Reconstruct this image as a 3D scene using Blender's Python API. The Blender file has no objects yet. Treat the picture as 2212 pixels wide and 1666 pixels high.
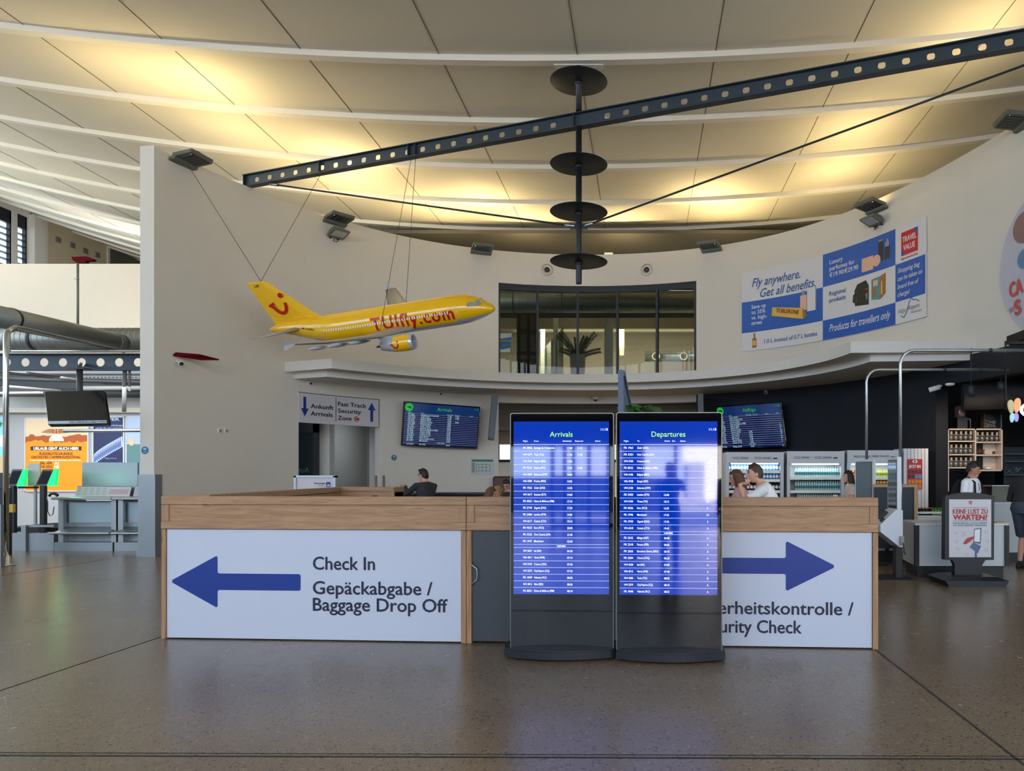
import bpy, bmesh, math, random
from mathutils import Vector, Matrix
PI = math.pi
random.seed(7)
SC = bpy.context.scene
COL = SC.collection
FPX, CX, HY, EYE = 1600.0, 1392.0, 1025.0, 1.5     # focal length in pixels, vanishing point, eye height

# ------------------------------------------------------------------ camera, sky, sun, exposure
cam = bpy.data.cameras.new('camera')
cam.sensor_fit = 'HORIZONTAL'; cam.sensor_width = 36.0
cam.lens = FPX / 2212 * 36.0
cam.shift_x = (1106 - CX) / 2212
cam.shift_y = (HY - 833) / 2212
cam.clip_end = 300
camo = bpy.data.objects.new('camera', cam); COL.objects.link(camo)
camo.location = (0, 0, EYE); camo.rotation_euler = (PI/2, 0, 0)
SC.camera = camo

w = bpy.data.worlds.new('sky'); SC.world = w; w.use_nodes = True
nt = w.node_tree; nt.nodes.clear()
o_ = nt.nodes.new('ShaderNodeOutputWorld'); bg = nt.nodes.new('ShaderNodeBackground')
tc = nt.nodes.new('ShaderNodeTexCoord'); sp = nt.nodes.new('ShaderNodeSeparateXYZ')
rp = nt.nodes.new('ShaderNodeValToRGB'); ns = nt.nodes.new('ShaderNodeTexNoise')
mx = nt.nodes.new('ShaderNodeMix'); mx.data_type = 'RGBA'
rp.color_ramp.elements[0].position = 0.0; rp.color_ramp.elements[0].color = (.62, .78, 1, 1)
rp.color_ramp.elements[1].position = .6; rp.color_ramp.elements[1].color = (.34, .56, 1, 1)
ns.inputs['Scale'].default_value = 3.0; ns.inputs['Detail'].default_value = 5
cr = nt.nodes.new('ShaderNodeValToRGB')
cr.color_ramp.elements[0].position = .42; cr.color_ramp.elements[1].position = .62
nt.links.new(tc.outputs['Generated'], sp.inputs[0]); nt.links.new(sp.outputs['Z'], rp.inputs[0])
nt.links.new(tc.outputs['Generated'], ns.inputs['Vector']); nt.links.new(ns.outputs['Fac'], cr.inputs[0])
nt.links.new(cr.outputs[0], mx.inputs[0]); nt.links.new(rp.outputs[0], mx.inputs[6]); mx.inputs[7].default_value = (.92, .95, 1, 1)
nt.links.new(mx.outputs[2], bg.inputs['Color']); bg.inputs['Strength'].default_value = 5.5
nt.links.new(bg.outputs[0], o_.inputs[0])

sun = bpy.data.lights.new('sun', 'SUN'); sun.energy = 40.0; sun.angle = .01; sun.color = (1, .95, .86)
suno = bpy.data.objects.new('sun', sun); COL.objects.link(suno)
suno.rotation_euler = (-math.radians(48), math.radians(8), 0)   # comes over the roof from behind the hall
suno.location = (0, 60, 60)

def area(name, loc, size, target, power, color, shape='RECTANGLE', spread=None, parent=None):
    l = bpy.data.lights.new(name, 'AREA'); l.energy = power; l.color = color; l.shape = shape
    l.size = size[0]; l.size_y = size[1]
    if spread: l.spread = spread
    o = bpy.data.objects.new(name, l); COL.objects.link(o); o.location = loc
    o.rotation_euler = (Vector(target) - Vector(loc)).to_track_quat('-Z', 'Y').to_euler()
    return o
# daylight portals over the open glass front (they only guide sky light)
for (x0, x1, z0, z1) in ((-27, 9.5, 3.3, 9.0), (-7.2, 5.5, .05, 2.3)):
    p_ = area('daylight_portal', ((x0+x1)/2, -8.85, (z0+z1)/2), (x1-x0, z1-z0), ((x0+x1)/2, 0, (z0+z1)/2), 1, (1, 1, 1))
    p_.data.cycles.is_portal = True
p_ = area('daylight_portal', (-26.9, 8.5, 7), (31, 7.8), (0, 8.5, 7), 1, (1, 1, 1)); p_.data.cycles.is_portal = True
p_ = area('daylight_portal', (11.2, -.5, 3.3), (16, 5.8), (0, -.5, 3.3), 1, (1, 1, 1)); p_.data.cycles.is_portal = True
# back-of-house lights (lamps of the upper gallery, the arrivals hall, the corridor and the check-in zone)
area('gallery_fill', (-1.0, 25.5, 6.9), (7, 1.2), (-1.0, 25.5, 0), 1300, (1, .86, .62))
area('gallery_wall_fill', (-1.0, 28.6, 6.9), (8, .5), (-1.0, 31, 5.2), 110, (1, .88, .66))
area('arrivals_fill', (-1.2, 25, 3.25), (5, 5), (-1.2, 25, 0), 420, (1, .97, .9))
area('corridor_fill', (-7.6, 21.6, 3.2), (.8, 2.0), (-7.6, 21.6, 0), 38, (.9, .96, 1))
area('check_in_light', (-14, 17.5, 3.75), (6, 2), (-14, 19.5, 0), 260, (.93, .97, 1))
area('check_in_uplight', (-19, 27, 8.2), (5, 1.5), (-20, 31, 11), 200, (1, .95, .86))
area('check_in_wall_light', (-15, 21.4, 5.0), (6, .3), (-15, 23.9, 7.0), 60, (1, .85, .6))

SC.view_settings.view_transform = 'Standard'; SC.view_settings.look = 'None'
SC.view_settings.gamma = 1.0; SC.view_settings.exposure = 0.0
SC.view_settings.use_curve_mapping = False
try:
    SC.cycles.use_denoising = True; SC.cycles.max_bounces = 8; SC.cycles.diffuse_bounces = 5
    SC.cycles.glossy_bounces = 4; SC.cycles.transparent_max_bounces = 12; SC.cycles.sample_clamp_indirect = 6
    SC.cycles.caustics_reflective = False; SC.cycles.caustics_refractive = False
except Exception: pass

# ------------------------------------------------------------------ mapping helpers
def P(px, py, Y):
    return Vector(((px-CX)*Y/FPX, Y, EYE-(py-HY)*Y/FPX))
WC = (-1.36, 12.57)
def RW(t):
    return 7.6876+.3295*math.cos(2*t)-.0918*math.sin(2*t)-.0289*math.cos(3*t)-.5437*math.sin(3*t)-.2526*math.cos(4*t)+.0193*math.sin(4*t)
def wpt(t, z, off=0.0):
    r = RW(t) - off
    return Vector((WC[0]+r*math.cos(t), WC[1]+r*math.sin(t), z))
def wtheta(px, off=0.0):
    """angle of the curved wall met by the sight line through column px"""
    k = (px-CX)/FPX; lo, hi = -.6, 3.2
    for _ in range(50):
        m = (lo+hi)/2; p = wpt(m, 0, off)
        if p.x - k*p.y > 0: lo = m
        else: hi = m
    return (lo+hi)/2
def wz(px, py, off=0.0):
    p = wpt(wtheta(px, off), 0, off); return EYE-(py-HY)*p.y/FPX
def WP(px, py, off=0.0):
    t = wtheta(px, off); p = wpt(t, 0, off); p.z = EYE-(py-HY)*p.y/FPX; return p

class Frame:
    """u right, v up, w towards the viewer, on a flat panel"""
    def __init__(s, o, u, v):
        s.o = Vector(o); s.u = Vector(u).normalized(); s.v = Vector(v).normalized(); s.w = s.u.cross(s.v)
    def __call__(s, x, y, z=0): return s.o + s.u*x + s.v*y + s.w*z
class WallFrame:
    """a frame bent onto the curved wall; u runs to the right, w into the hall"""
    def __init__(s, px, z0):
        s.t0 = wtheta(px); s.z0 = z0; s.tab = [(0.0, s.t0)]
        u, t = 0.0, s.t0; prev = wpt(t, 0)
        while u < 9 and t > -.7:
            t -= .01; q = wpt(t, 0); u += (q-prev).length; prev = q; s.tab.append((u, t))
        s.neg = [(0.0, s.t0)]; u, t = 0.0, s.t0; prev = wpt(t, 0)
        while u > -3 and t < 3.3:
            t += .01; q = wpt(t, 0); u -= (q-prev).length; prev = q; s.neg.append((u, t))
    def th(s, u):
        T = s.tab if u >= 0 else s.neg
        for a, b in zip(T, T[1:]):
            if min(a[0], b[0]) <= u <= max(a[0], b[0]):
                f = (u-a[0])/(b[0]-a[0]); return a[1]+f*(b[1]-a[1])
        return T[-1][1]
    def __call__(s, x, y, z=0): return wpt(s.th(x), s.z0+y, z)
def wall_flat(px, z, off=.02):
    """flat frame tangent to the wall at column px, origin at height z"""
    t = wtheta(px); a = wpt(t+.01, z, off); b = wpt(t-.01, z, off)
    return Frame(wpt(t, z, off), b-a, (0, 0, 1))

# ------------------------------------------------------------------ materials
def lin(c):
    c /= 255.0
    return c/12.92 if c <= .04045 else ((c+.055)/1.055)**2.4
def hexc(h): return (lin(int(h[0:2], 16)), lin(int(h[2:4], 16)), lin(int(h[4:6], 16)), 1)
MATS = {}
def M(name, col='808080', rough=.5, metal=0.0, spec=.5, var=0.0, scale=6.0, bump=0.0, emit=0.0, emitcol=None, coat=0.0, alpha=None, trans=0.0, stretch=None):
    m = bpy.data.materials.new(name); m.use_nodes = True; MATS[name] = m
    n = m.node_tree.nodes; l = m.node_tree.links; b = n['Principled BSDF']
    c = hexc(col) if isinstance(col, str) else (*col, 1)
    b.inputs['Base Color'].default_value = c; b.inputs['Roughness'].default_value = rough
    b.inputs['Metallic'].default_value = metal; b.inputs['Specular IOR Level'].default_value = spec
    b.inputs['Coat Weight'].default_value = coat; b.inputs['Coat Roughness'].default_value = .03
    b.inputs['Transmission Weight'].default_value = trans
    if emit:
        b.inputs['Emission Color'].default_value = hexc(emitcol) if emitcol else c
        b.inputs['Emission Strength'].default_value = emit
    if var or bump:
        t = n.new('ShaderNodeTexCoord'); no = n.new('ShaderNodeTexNoise'); no.inputs['Scale'].default_value = scale; no.inputs['Detail'].default_value = 6
        src = t.outputs['Object']
        if stretch:
            mp = n.new('ShaderNodeMapping'); mp.inputs['Scale'].default_value = stretch; l.new(src, mp.inputs[0]); src = mp.outputs[0]
        l.new(src, no.inputs['Vector'])
        if var:
            mxx = n.new('ShaderNodeMix'); mxx.data_type = 'RGBA'
            mxx.inputs[6].default_value = tuple(max(0, x*(1-var)) for x in c[:3])+(1,)
            mxx.inputs[7].default_value = tuple(min(1, x*(1+var)) for x in c[:3])+(1,)
            l.new(no.outputs['Fac'], mxx.inputs[0]); l.new(mxx.outputs[2], b.inputs['Base Color'])
        if bump:
            bm_ = n.new('ShaderNodeBump'); bm_.inputs['Strength'].default_value = bump; bm_.inputs['Distance'].default_value = .01
            l.new(no.outputs['Fac'], bm_.inputs['Height']); l.new(bm_.outputs[0], b.inputs['Normal'])
    return m
def mat_wood(name, axis, c1, c2):
    m = M(name, c1, .5); n = m.node_tree.nodes; l = m.node_tree.links; b = n['Principled BSDF']
    t = n.new('ShaderNodeTexCoord'); mp = n.new('ShaderNodeMapping'); l.new(t.outputs['Object'], mp.inputs[0])
    s = [22, 22, 22]; s[axis] = 1.6; mp.inputs['Scale'].default_value = s
    n1 = n.new('ShaderNodeTexNoise'); n1.inputs['Scale'].default_value = 1.4; n1.inputs['Detail'].default_value = 8; n1.inputs['Distortion'].default_value = 1.2
    l.new(mp.outputs[0], n1.inputs['Vector'])
    r = n.new('ShaderNodeValToRGB'); r.color_ramp.elements[0].position = .32; r.color_ramp.elements[1].position = .68
    r.color_ramp.elements[0].color = hexc(c2); r.color_ramp.elements[1].color = hexc(c1)
    l.new(n1.outputs['Fac'], r.inputs[0])
    mp2 = n.new('ShaderNodeMapping'); s2 = [7, 7, 7]; s2[axis] = 2.6; mp2.inputs['Scale'].default_value = s2; l.new(t.outputs['Object'], mp2.inputs[0])
    v = n.new('ShaderNodeTexVoronoi'); v.inputs['Scale'].default_value = 1.0; l.new(mp2.outputs[0], v.inputs['Vector'])
    r2 = n.new('ShaderNodeValToRGB'); r2.color_ramp.elements[0].position = .05; r2.color_ramp.elements[1].position = .14
    r2.color_ramp.elements[0].color = hexc('5a4030'); r2.color_ramp.elements[1].color = (1, 1, 1, 1)
    l.new(v.outputs['Distance'], r2.inputs[0])
    mm = n.new('ShaderNodeMix'); mm.data_type = 'RGBA'; mm.blend_type = 'MULTIPLY'; mm.inputs[0].default_value = .55
    l.new(r.outputs[0], mm.inputs[6]); l.new(r2.outputs[0], mm.inputs[7]); l.new(mm.outputs[2], b.inputs['Base Color'])
    return m
def mat_floor():
    m = M('floor_terrazzo', '6a6055', .3); n = m.node_tree.nodes; l = m.node_tree.links; b = n['Principled BSDF']
    t = n.new('ShaderNodeTexCoord')
    n1 = n.new('ShaderNodeTexNoise'); n1.inputs['Scale'].default_value = .7; n1.inputs['Detail'].default_value = 6; l.new(t.outputs['Object'], n1.inputs['Vector'])
    r = n.new('ShaderNodeValToRGB'); r.color_ramp.elements[0].position = .3; r.color_ramp.elements[1].position = .7
    r.color_ramp.elements[0].color = hexc('6b5a47'); r.color_ramp.elements[1].color = hexc('7b6954'); l.new(n1.outputs['Fac'], r.inputs[0])
    v = n.new('ShaderNodeTexVoronoi'); v.inputs['Scale'].default_value = 75; l.new(t.outputs['Object'], v.inputs['Vector'])
    sx = n.new('ShaderNodeSeparateColor'); l.new(v.outputs['Color'], sx.inputs[0])
    r2 = n.new('ShaderNodeValToRGB'); e = r2.color_ramp.elements
    e[0].position = 0; e[0].color = (.35, .35, .36, 1); e[1].position = 1; e[1].color = (1.25, 1.2, 1.12, 1)
    for p_, c_ in ((.05, (.5, .5, .5, 1)), (.06, (1, 1, 1, 1)), (.95, (1, 1, 1, 1)), (.96, (1.5, 1.45, 1.35, 1))):
        q = e.new(p_); q.color = c_
    l.new(sx.outputs[0], r2.inputs[0])
    v2 = n.new('ShaderNodeTexNoise'); v2.inputs['Scale'].default_value = 110; v2.inputs['Detail'].default_value = 3; l.new(t.outputs['Object'], v2.inputs['Vector'])
    r3 = n.new('ShaderNodeValToRGB'); r3.color_ramp.elements[0].position = .35; r3.color_ramp.elements[1].position = .65
    r3.color_ramp.elements[0].color = (.72, .72, .72, 1); r3.color_ramp.elements[1].color = (1.2, 1.2, 1.18, 1); l.new(v2.outputs['Fac'], r3.inputs[0])
    ma = n.new('ShaderNodeMix'); ma.data_type = 'RGBA'; ma.blend_type = 'MULTIPLY'; ma.inputs[0].default_value = 1
    mb_ = n.new('ShaderNodeMix'); mb_.data_type = 'RGBA'; mb_.blend_type = 'MULTIPLY'; mb_.inputs[0].default_value = 1
    l.new(r.outputs[0], ma.inputs[6]); l.new(r2.outputs[0], ma.inputs[7]); l.new(ma.outputs[2], mb_.inputs[6]); l.new(r3.outputs[0], mb_.inputs[7])
    l.new(mb_.outputs[2], b.inputs['Base Color'])
    mr = n.new('ShaderNodeMapRange'); mr.inputs[3].default_value = .22; mr.inputs[4].default_value = .30
    n4 = n.new('ShaderNodeTexNoise'); n4.inputs['Scale'].default_value = 5; n4.inputs['Detail'].default_value = 5; l.new(t.outputs['Object'], n4.inputs['Vector'])
    l.new(n4.outputs['Fac'], mr.inputs[0]); l.new(mr.outputs[0], b.inputs['Roughness'])
    bp = n.new('ShaderNodeBump'); bp.inputs['Strength'].default_value = .12; bp.inputs['Distance'].default_value = .004
    l.new(v2.outputs['Fac'], bp.inputs['Height']); l.new(bp.outputs[0], b.inputs['Normal'])
def mat_glass(name, tint, refl=.5, clear=.9):
    """thin pane: tinted see-through with a mirror-like reflection at the Fresnel rate"""
    m = bpy.data.materials.new(name); m.use_nodes = True; MATS[name] = m
    n = m.node_tree.nodes; l = m.node_tree.links; n.clear()
    o = n.new('ShaderNodeOutputMaterial'); mx_ = n.new('ShaderNodeMixShader'); tr = n.new('ShaderNodeBsdfTransparent'); gl = n.new('ShaderNodeBsdfGlossy')
    fr = n.new('ShaderNodeLayerWeight'); fr.inputs['Blend'].default_value = .5
    pw = n.new('ShaderNodeMath'); pw.operation = 'POWER'; pw.inputs[1].default_value = 5; l.new(fr.outputs['Facing'], pw.inputs[0])
    mu = n.new('ShaderNodeMath'); mu.operation = 'MULTIPLY_ADD'; mu.inputs[1].default_value = 1.6*refl; mu.inputs[2].default_value = .08*refl
    c = hexc(tint); tr.inputs[0].default_value = tuple(x*clear for x in c[:3])+(1,); gl.inputs['Roughness'].default_value = .01
    l.new(pw.outputs[0], mu.inputs[0]); l.new(mu.outputs[0], mx_.inputs[0]); l.new(tr.outputs[0], mx_.inputs[1]); l.new(gl.outputs[0], mx_.inputs[2]); l.new(mx_.outputs[0], o.inputs[0])
    return m

# ------------------------------------------------------------------ mesh builder
class MB:
    def __init__(s): s.v = []; s.f = []; s.m = []; s.sm = []
    def add(s, verts, faces, mat, smooth=False):
        k = len(s.v); s.v += [Vector(p) for p in verts]
        for f in faces: s.f.append(tuple(i+k for i in f)); s.m.append(mat); s.sm.append(smooth)
        return s
    def box(s, x0, x1, y0, y1, z0, z1, mat, F=None):
        c = [(x, y, z) for z in (z0, z1) for y in (y0, y1) for x in (x0, x1)]
        if F: c = [F(*p) for p in c]
        return s.add(c, [(0, 2, 3, 1), (4, 5, 7, 6), (0, 1, 5, 4), (2, 6, 7, 3), (0, 4, 6, 2), (1, 3, 7, 5)], mat)
    def bbox(s, x0, x1, y0, y1, z0, z1, mat, b=.01, F=None):
        """box with chamfered edges: three nested octagon-like rings in z"""
        b = min(b, (x1-x0)/2.01, (y1-y0)/2.01, (z1-z0)/2.01)
        def ring(i, z): return [(x0+i, y0+b, z), (x0+b, y0+i, z), (x1-b, y0+i, z), (x1-i, y0+b, z), (x1-i, y1-b, z), (x1-b, y1-i, z), (x0+b, y1-i, z), (x0+i, y1-b, z)]
        def ring2(z): return [(x0+b, y0+b, z)]*2+[(x1-b, y0+b, z)]*2+[(x1-b, y1-b, z)]*2+[(x0+b, y1-b, z)]*2
        R = [ring(0, z0+b), ring(0, z1-b)]
        lo = [(x0+b, y0+b, z0), (x1-b, y0+b, z0), (x1-b, y1-b, z0), (x0+b, y1-b, z0)]
        hi = [(p[0], p[1], z1) for p in lo]
        vs = R[0]+R[1]+lo+hi
        fs = [(i, (i+1) % 8, 8+(i+1) % 8, 8+i) for i in range(8)]
        A, B = 16, 20
        for base, q in ((0, A), (8, B)):
            c = lambda i: q+[0, 0, 1, 1, 2, 2, 3, 3][i]
            for i in range(8):
                j = (i+1) % 8
                fs.append((base+i, base+j, c(j), c(i)) if c(i) != c(j) else (base+i, base+j, c(i)))
            fs.append((q, q+1, q+2, q+3))
        if F: vs = [F(*p) for p in vs]
        return s.add(vs, fs, mat)
    def loft(s, rings, mat, closed=True, caps=True, smooth=True):
        n = len(rings[0]); vs = [p for r in rings for p in r]; fs = []
        for i in range(len(rings)-1):
            for j in range(n if closed else n-1):
                k = (j+1) % n; fs.append((i*n+j, i*n+k, (i+1)*n+k, (i+1)*n+j))
        s.add(vs, fs, mat, smooth)
        if caps and closed:
            s.add(rings[0], [tuple(range(n))[::-1]], mat); s.add(rings[-1], [tuple(range(n))], mat)
        return s
    def tube(s, pts, r, mat, n=10, caps=True, ry=None):
        pts = [Vector(p) for p in pts]; N = len(pts)
        rs = r if isinstance(r, (list, tuple)) else [r]*N
        rys = ry if isinstance(ry, (list, tuple)) else ([ry]*N if ry else rs)
        rings = []; ref = None
        for i in range(N):
            d = (pts[min(i+1, N-1)]-pts[max(i-1, 0)]).normalized()
            if ref is None:
                ref = Vector((0, 0, 1)) if abs(d.z) < .9 else Vector((0, 1, 0))
            a = d.cross(ref)
            if a.length < 1e-4: a = d.cross(Vector((1, 0, 0)))
            a.normalize(); b = a.cross(d).normalized(); ref = b
            rings.append([pts[i]+a*(rs[i]*math.cos(2*PI*k/n))+b*(rys[i]*math.sin(2*PI*k/n)) for k in range(n)])
        return s.loft(rings, mat, True, caps)
    def lathe(s, prof, c, mat, n=24, axis='z'):
        """prof: [(radius, height)]"""
        c = Vector(c); rings = []
        for r, h in prof:
            ring = []
            for k in range(n):
                a = 2*PI*k/n; x, y = max(r, 1e-4)*math.cos(a), max(r, 1e-4)*math.sin(a)
                ring.append(c+(Vector((x, y, h)) if axis == 'z' else Vector((x, h, y)) if axis == 'y' else Vector((h, x, y))))
            rings.append(ring)
        return s.loft(rings, mat)
    def prism(s, poly, w0, w1, mat, F, side=None):
        n = len(poly); a = [F(x, y, w0) for x, y in poly]; b = [F(x, y, w1) for x, y in poly]
        s.add(a, [tuple(range(n))[::-1]], mat); s.add(b, [tuple(range(n))], mat)
        return s.add(a+b, [(i, (i+1) % n, n+(i+1) % n, n+i) for i in range(n)], side or mat)
    def ball(s, c, r, mat, n=12, m=8, F=None):
        rx, ry, rz = r if isinstance(r, (tuple, list)) else (r, r, r); c = Vector(c); rings = []
        for i in range(m+1):
            t = -PI/2+PI*i/m; q = max(math.cos(t), .02)
            ring = [Vector((rx*q*math.cos(2*PI*k/n), ry*q*math.sin(2*PI*k/n), rz*math.sin(t))) for k in range(n)]
            rings.append([c+(F @ p if F else p) for p in ring])
        return s.loft(rings, mat)
    def grid(s, nu, nv, fn, mat, smooth=False):
        vs = [fn(i/nu, j/nv) for j in range(nv+1) for i in range(nu+1)]
        return s.add(vs, [(j*(nu+1)+i, j*(nu+1)+i+1, (j+1)*(nu+1)+i+1, (j+1)*(nu+1)+i) for j in range(nv) for i in range(nu)], mat, smooth)
    def slab(s, F, x0, x1, y0, y1, w0, w1, mat, nu=1, side=None):
        """panel on a frame, divided along u so it can bend"""
        sd = side or mat
        def g(w): return lambda a, b: F(x0+(x1-x0)*a, y0+(y1-y0)*b, w)
        s.grid(nu, 1, g(w1), mat); s.grid(nu, 1, g(w0), sd)
        s.grid(nu, 1, lambda a, b: F(x0+(x1-x0)*a, y1, w0+(w1-w0)*b), sd); s.grid(nu, 1, lambda a, b: F(x0+(x1-x0)*a, y0, w0+(w1-w0)*b), sd)
        s.grid(1, 1, lambda a, b: F(x0, y0+(y1-y0)*a, w0+(w1-w0)*b), sd); s.grid(1, 1, lambda a, b: F(x1, y0+(y1-y0)*a, w0+(w1-w0)*b), sd)
        return s
    def rect(s, F, x0, x1, y0, y1, wv, mat, nu=1):
        return s.grid(nu, 1, lambda a, b: F(x0+(x1-x0)*a, y0+(y1-y0)*b, wv), mat)
    def text(s, F, txt, x, y, h, mat, wv=.004, width=None, bold=0.0, shear=0.0, align='L', rot=0.0, cut=False, sp=1.0, xs=1.0, strong=0.0):
        """lettering with cap height h, baseline at (x, y); width fixes its length"""
        if bold > .012 and not cut: strong = bold*1.5; bold = 0.0
        vs, fs, (mnx, mxx) = glyphs(txt, bold, shear, cut, sp)
        k = h/.7; kx = k*xs if not width else width/max(1e-6, mxx-mnx)
        ox = x-mnx*kx if align == 'L' else x-(mnx+mxx)/2*kx if align == 'C' else x-mxx*kx
        ca, sa = math.cos(rot), math.sin(rot)
        out = []
        for a, b in vs:
            dx, dy = ox+a*kx-x, b*k
            out.append(F(x+dx*ca-dy*sa, y+dx*sa+dy*ca, wv))
        if strong:
            for q_, (dx, dy) in enumerate(((1, 0), (-1, 0), (0, 1), (0, -1))): s.text(F, txt, x+dx*strong*h, y+dy*strong*h*.8, h, mat, wv-.00045*(q_+1), width, bold, shear, align, rot, cut, sp, xs)
        return s.add(out, fs, mat)
_G = {}
def glyphs(txt, bold=0.0, shear=0.0, cut=False, sp=1.0):
    key = (txt, bold, shear, cut, sp)
    if key in _G: return _G[key]
    c = bpy.data.curves.new('lettering', 'FONT'); c.body = txt; c.size = 1.0; c.offset = bold; c.shear = shear; c.resolution_u = 3; c.space_character = sp
    o = bpy.data.objects.new('lettering', c); COL.objects.link(o)
    dg = bpy.context.evaluated_depsgraph_get(); me = bpy.data.meshes.new_from_object(o.evaluated_get(dg))
    if cut:                                             # cross cuts so that big letters can follow a curved skin
        b = bmesh.new(); b.from_mesh(me)
        for i in range(-3, 10): bmesh.ops.bisect_plane(b, geom=b.verts[:]+b.edges[:]+b.faces[:], plane_co=(0, i*.1, 0), plane_no=(0, 1, 0))
        b.to_mesh(me); b.free()
    vs = [(v.co.x, v.co.y) for v in me.vertices]; fs = [tuple(p.vertices) for p in me.polygons]
    xs = [v[0] for v in vs] or [0, 1]
    bpy.data.objects.remove(o); bpy.data.curves.remove(c); bpy.data.meshes.remove(me)
    _G[key] = (vs, fs, (min(xs), max(xs))); return _G[key]

WL = {}
def wloc(o):
    v = Vector((0, 0, 0))
    while o: v = v+Vector(o.location); o = o.parent
    return v
def tag(o, label=None, cat=None, group=None, kind=None):
    if label: o['label'] = label
    if cat: o['category'] = cat
    if group: o['group'] = group
    if kind: o['kind'] = kind
    return o
def thing(name, loc, label, cat, group=None):
    o = bpy.data.objects.new(name, None); COL.objects.link(o); o.location = loc; o.empty_display_size = .1
    return tag(o, label, cat, group)
def build(name, mb, parent=None, label=None, cat=None, group=None, kind=None, normals=True, at=None):
    me = bpy.data.meshes.new(name); base = wloc(parent) if parent else None
    if base is None:
        if at is None:
            xs = [p.x for p in mb.v]; ys = [p.y for p in mb.v]; zs = [p.z for p in mb.v]
            at = Vector(((min(xs)+max(xs))/2, (min(ys)+max(ys))/2, min(zs)))
        base = Vector(at)
    me.from_pydata([p-base for p in mb.v], [], mb.f)
    names = []
    for m in mb.m:
        if m not in names: names.append(m)
    for m in names: me.materials.append(MATS[m])
    idx = {m: i for i, m in enumerate(names)}
    me.polygons.foreach_set('material_index', [idx[m] for m in mb.m])
    me.polygons.foreach_set('use_smooth', mb.sm)
    if normals:
        b = bmesh.new(); b.from_mesh(me); bmesh.ops.remove_doubles(b, verts=b.verts, dist=1e-5); bmesh.ops.recalc_face_normals(b, faces=b.faces); b.to_mesh(me); b.free()
    me.update()
    o = bpy.data.objects.new(name, me); COL.objects.link(o)
    if parent: o.parent = parent
    else: o.location = base
    return tag(o, label, cat, group, kind)
def dup(root, loc, rotz=None, label=None, group=None):
    r = root.copy(); COL.objects.link(r); r.location = loc
    if rotz is not None: r.rotation_euler = (0, 0, rotz)
    if label: r['label'] = label
    if group: r['group'] = group
    for ch in root.children:
        c = ch.copy(); COL.objects.link(c); c.parent = r
        for g in ch.children:
            d = g.copy(); COL.objects.link(d); d.parent = c
    return r
def rrect(x0, x1, y0, y1, r, n=4):
    out = []
    for cx, cy, a0 in ((x1-r, y0+r, -90), (x1-r, y1-r, 0), (x0+r, y1-r, 90), (x0+r, y0+r, 180)):
        for i in range(n+1):
            a = math.radians(a0+90*i/n); out.append((cx+r*math.cos(a), cy+r*math.sin(a)))
    return out
def ell(cx, cy, rx, ry, n=24, a0=0, a1=360):
    return [(cx+rx*math.cos(math.radians(a0+(a1-a0)*i/n)), cy+ry*math.sin(math.radians(a0+(a1-a0)*i/n))) for i in range(n+(0 if a1-a0 == 360 else 1))]
def flatpoly(mb, F, poly, wv, mat):
    return mb.add([F(x, y, wv) for x, y in poly], [tuple(range(len(poly)))], mat)
def stroke(mb, F, pts, wd, wv, mat):
    """a line of width wd drawn on a frame, mitred at its corners"""
    n = len(pts); L_, R_ = [], []; loop = n > 3 and math.hypot(pts[0][0]-pts[-1][0], pts[0][1]-pts[-1][1]) < 1e-6
    def dirn(p, q):
        dx, dy = q[0]-p[0], q[1]-p[1]; d = math.hypot(dx, dy) or 1; return dx/d, dy/d
    for i in range(n):
        a = dirn(pts[i-1], pts[i]) if i > 0 else (dirn(pts[-2], pts[-1]) if loop else None)
        b = dirn(pts[i], pts[i+1]) if i < n-1 else (dirn(pts[0], pts[1]) if loop else None)
        a = a or b; b = b or a
        nx, ny = -(a[1]+b[1]), a[0]+b[0]; d = math.hypot(nx, ny)
        if d < 1e-6: nx, ny, d = -a[1], a[0], 1
        nx, ny = nx/d, ny/d; c = max(.5, nx*-a[1]+ny*a[0]); k = wd/2/c
        L_.append((pts[i][0]+nx*k, pts[i][1]+ny*k)); R_.append((pts[i][0]-nx*k, pts[i][1]-ny*k))
    mb.add([F(x, y, wv) for x, y in L_+R_], [(i, i+1, n+i+1, n+i) for i in range(n-1)], mat)

# ------------------------------------------------------------------ the palette
mat_floor()
M('wall_paint', 'd8d4cb', .85, var=.03, scale=2.5, bump=.03, spec=.2)
M('ceiling_paint', 'dcd7cb', .9, var=.03, scale=1.2, spec=.1)
M('rib_paint', 'e6e3dc', .8, spec=.2)
M('joint_dark', '6a6358', .9, spec=.1)
M('ledge_paint', 'dbd8d2', .8, var=.02, spec=.2)
M('white_paint', 'e4e4e2', .6, var=.02)
M('grey_paint', '9a9a98', .7, var=.03)
M('navy_paint', '0c121d', .7, var=.08, scale=3)
M('black_paint', '16171a', .5, var=.05)
M('soft_black', '0c0d10', .45)
M('dark_room', '2a2a2b', .8)
M('steel_blue', '263a4e', .45, var=.06)
M('beam_paint', '25333f', .5, var=.08)
M('post_paint', '141c22', .5, var=.08)
M('steel', 'a9adb0', .32, metal=.9, var=.05, stretch=(1, 1, 20))
M('brushed', '9ea4a9', .42, metal=.75, var=.04, stretch=(20, 20, 1))
M('chrome', 'd5d8da', .12, metal=1)
M('galvanised', '8a9092', .45, metal=.7, var=.1, scale=8)
M('gloss_black', '04050a', .03, spec=.6, coat=.15)
M('bezel', '0a0b0e', .05, spec=.6)
M('base_black', '12151b', .38, var=.1, scale=30)
M('edge_metal', '77776c', .35, metal=.9)
M('panel_white', 'c3cad9', .38, var=.015, scale=3)
M('arrow_blue', '0d3386', .45)
M('letter_navy', '171d33', .5)
M('door_grey', '3b3f44', .45, var=.06)
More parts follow.
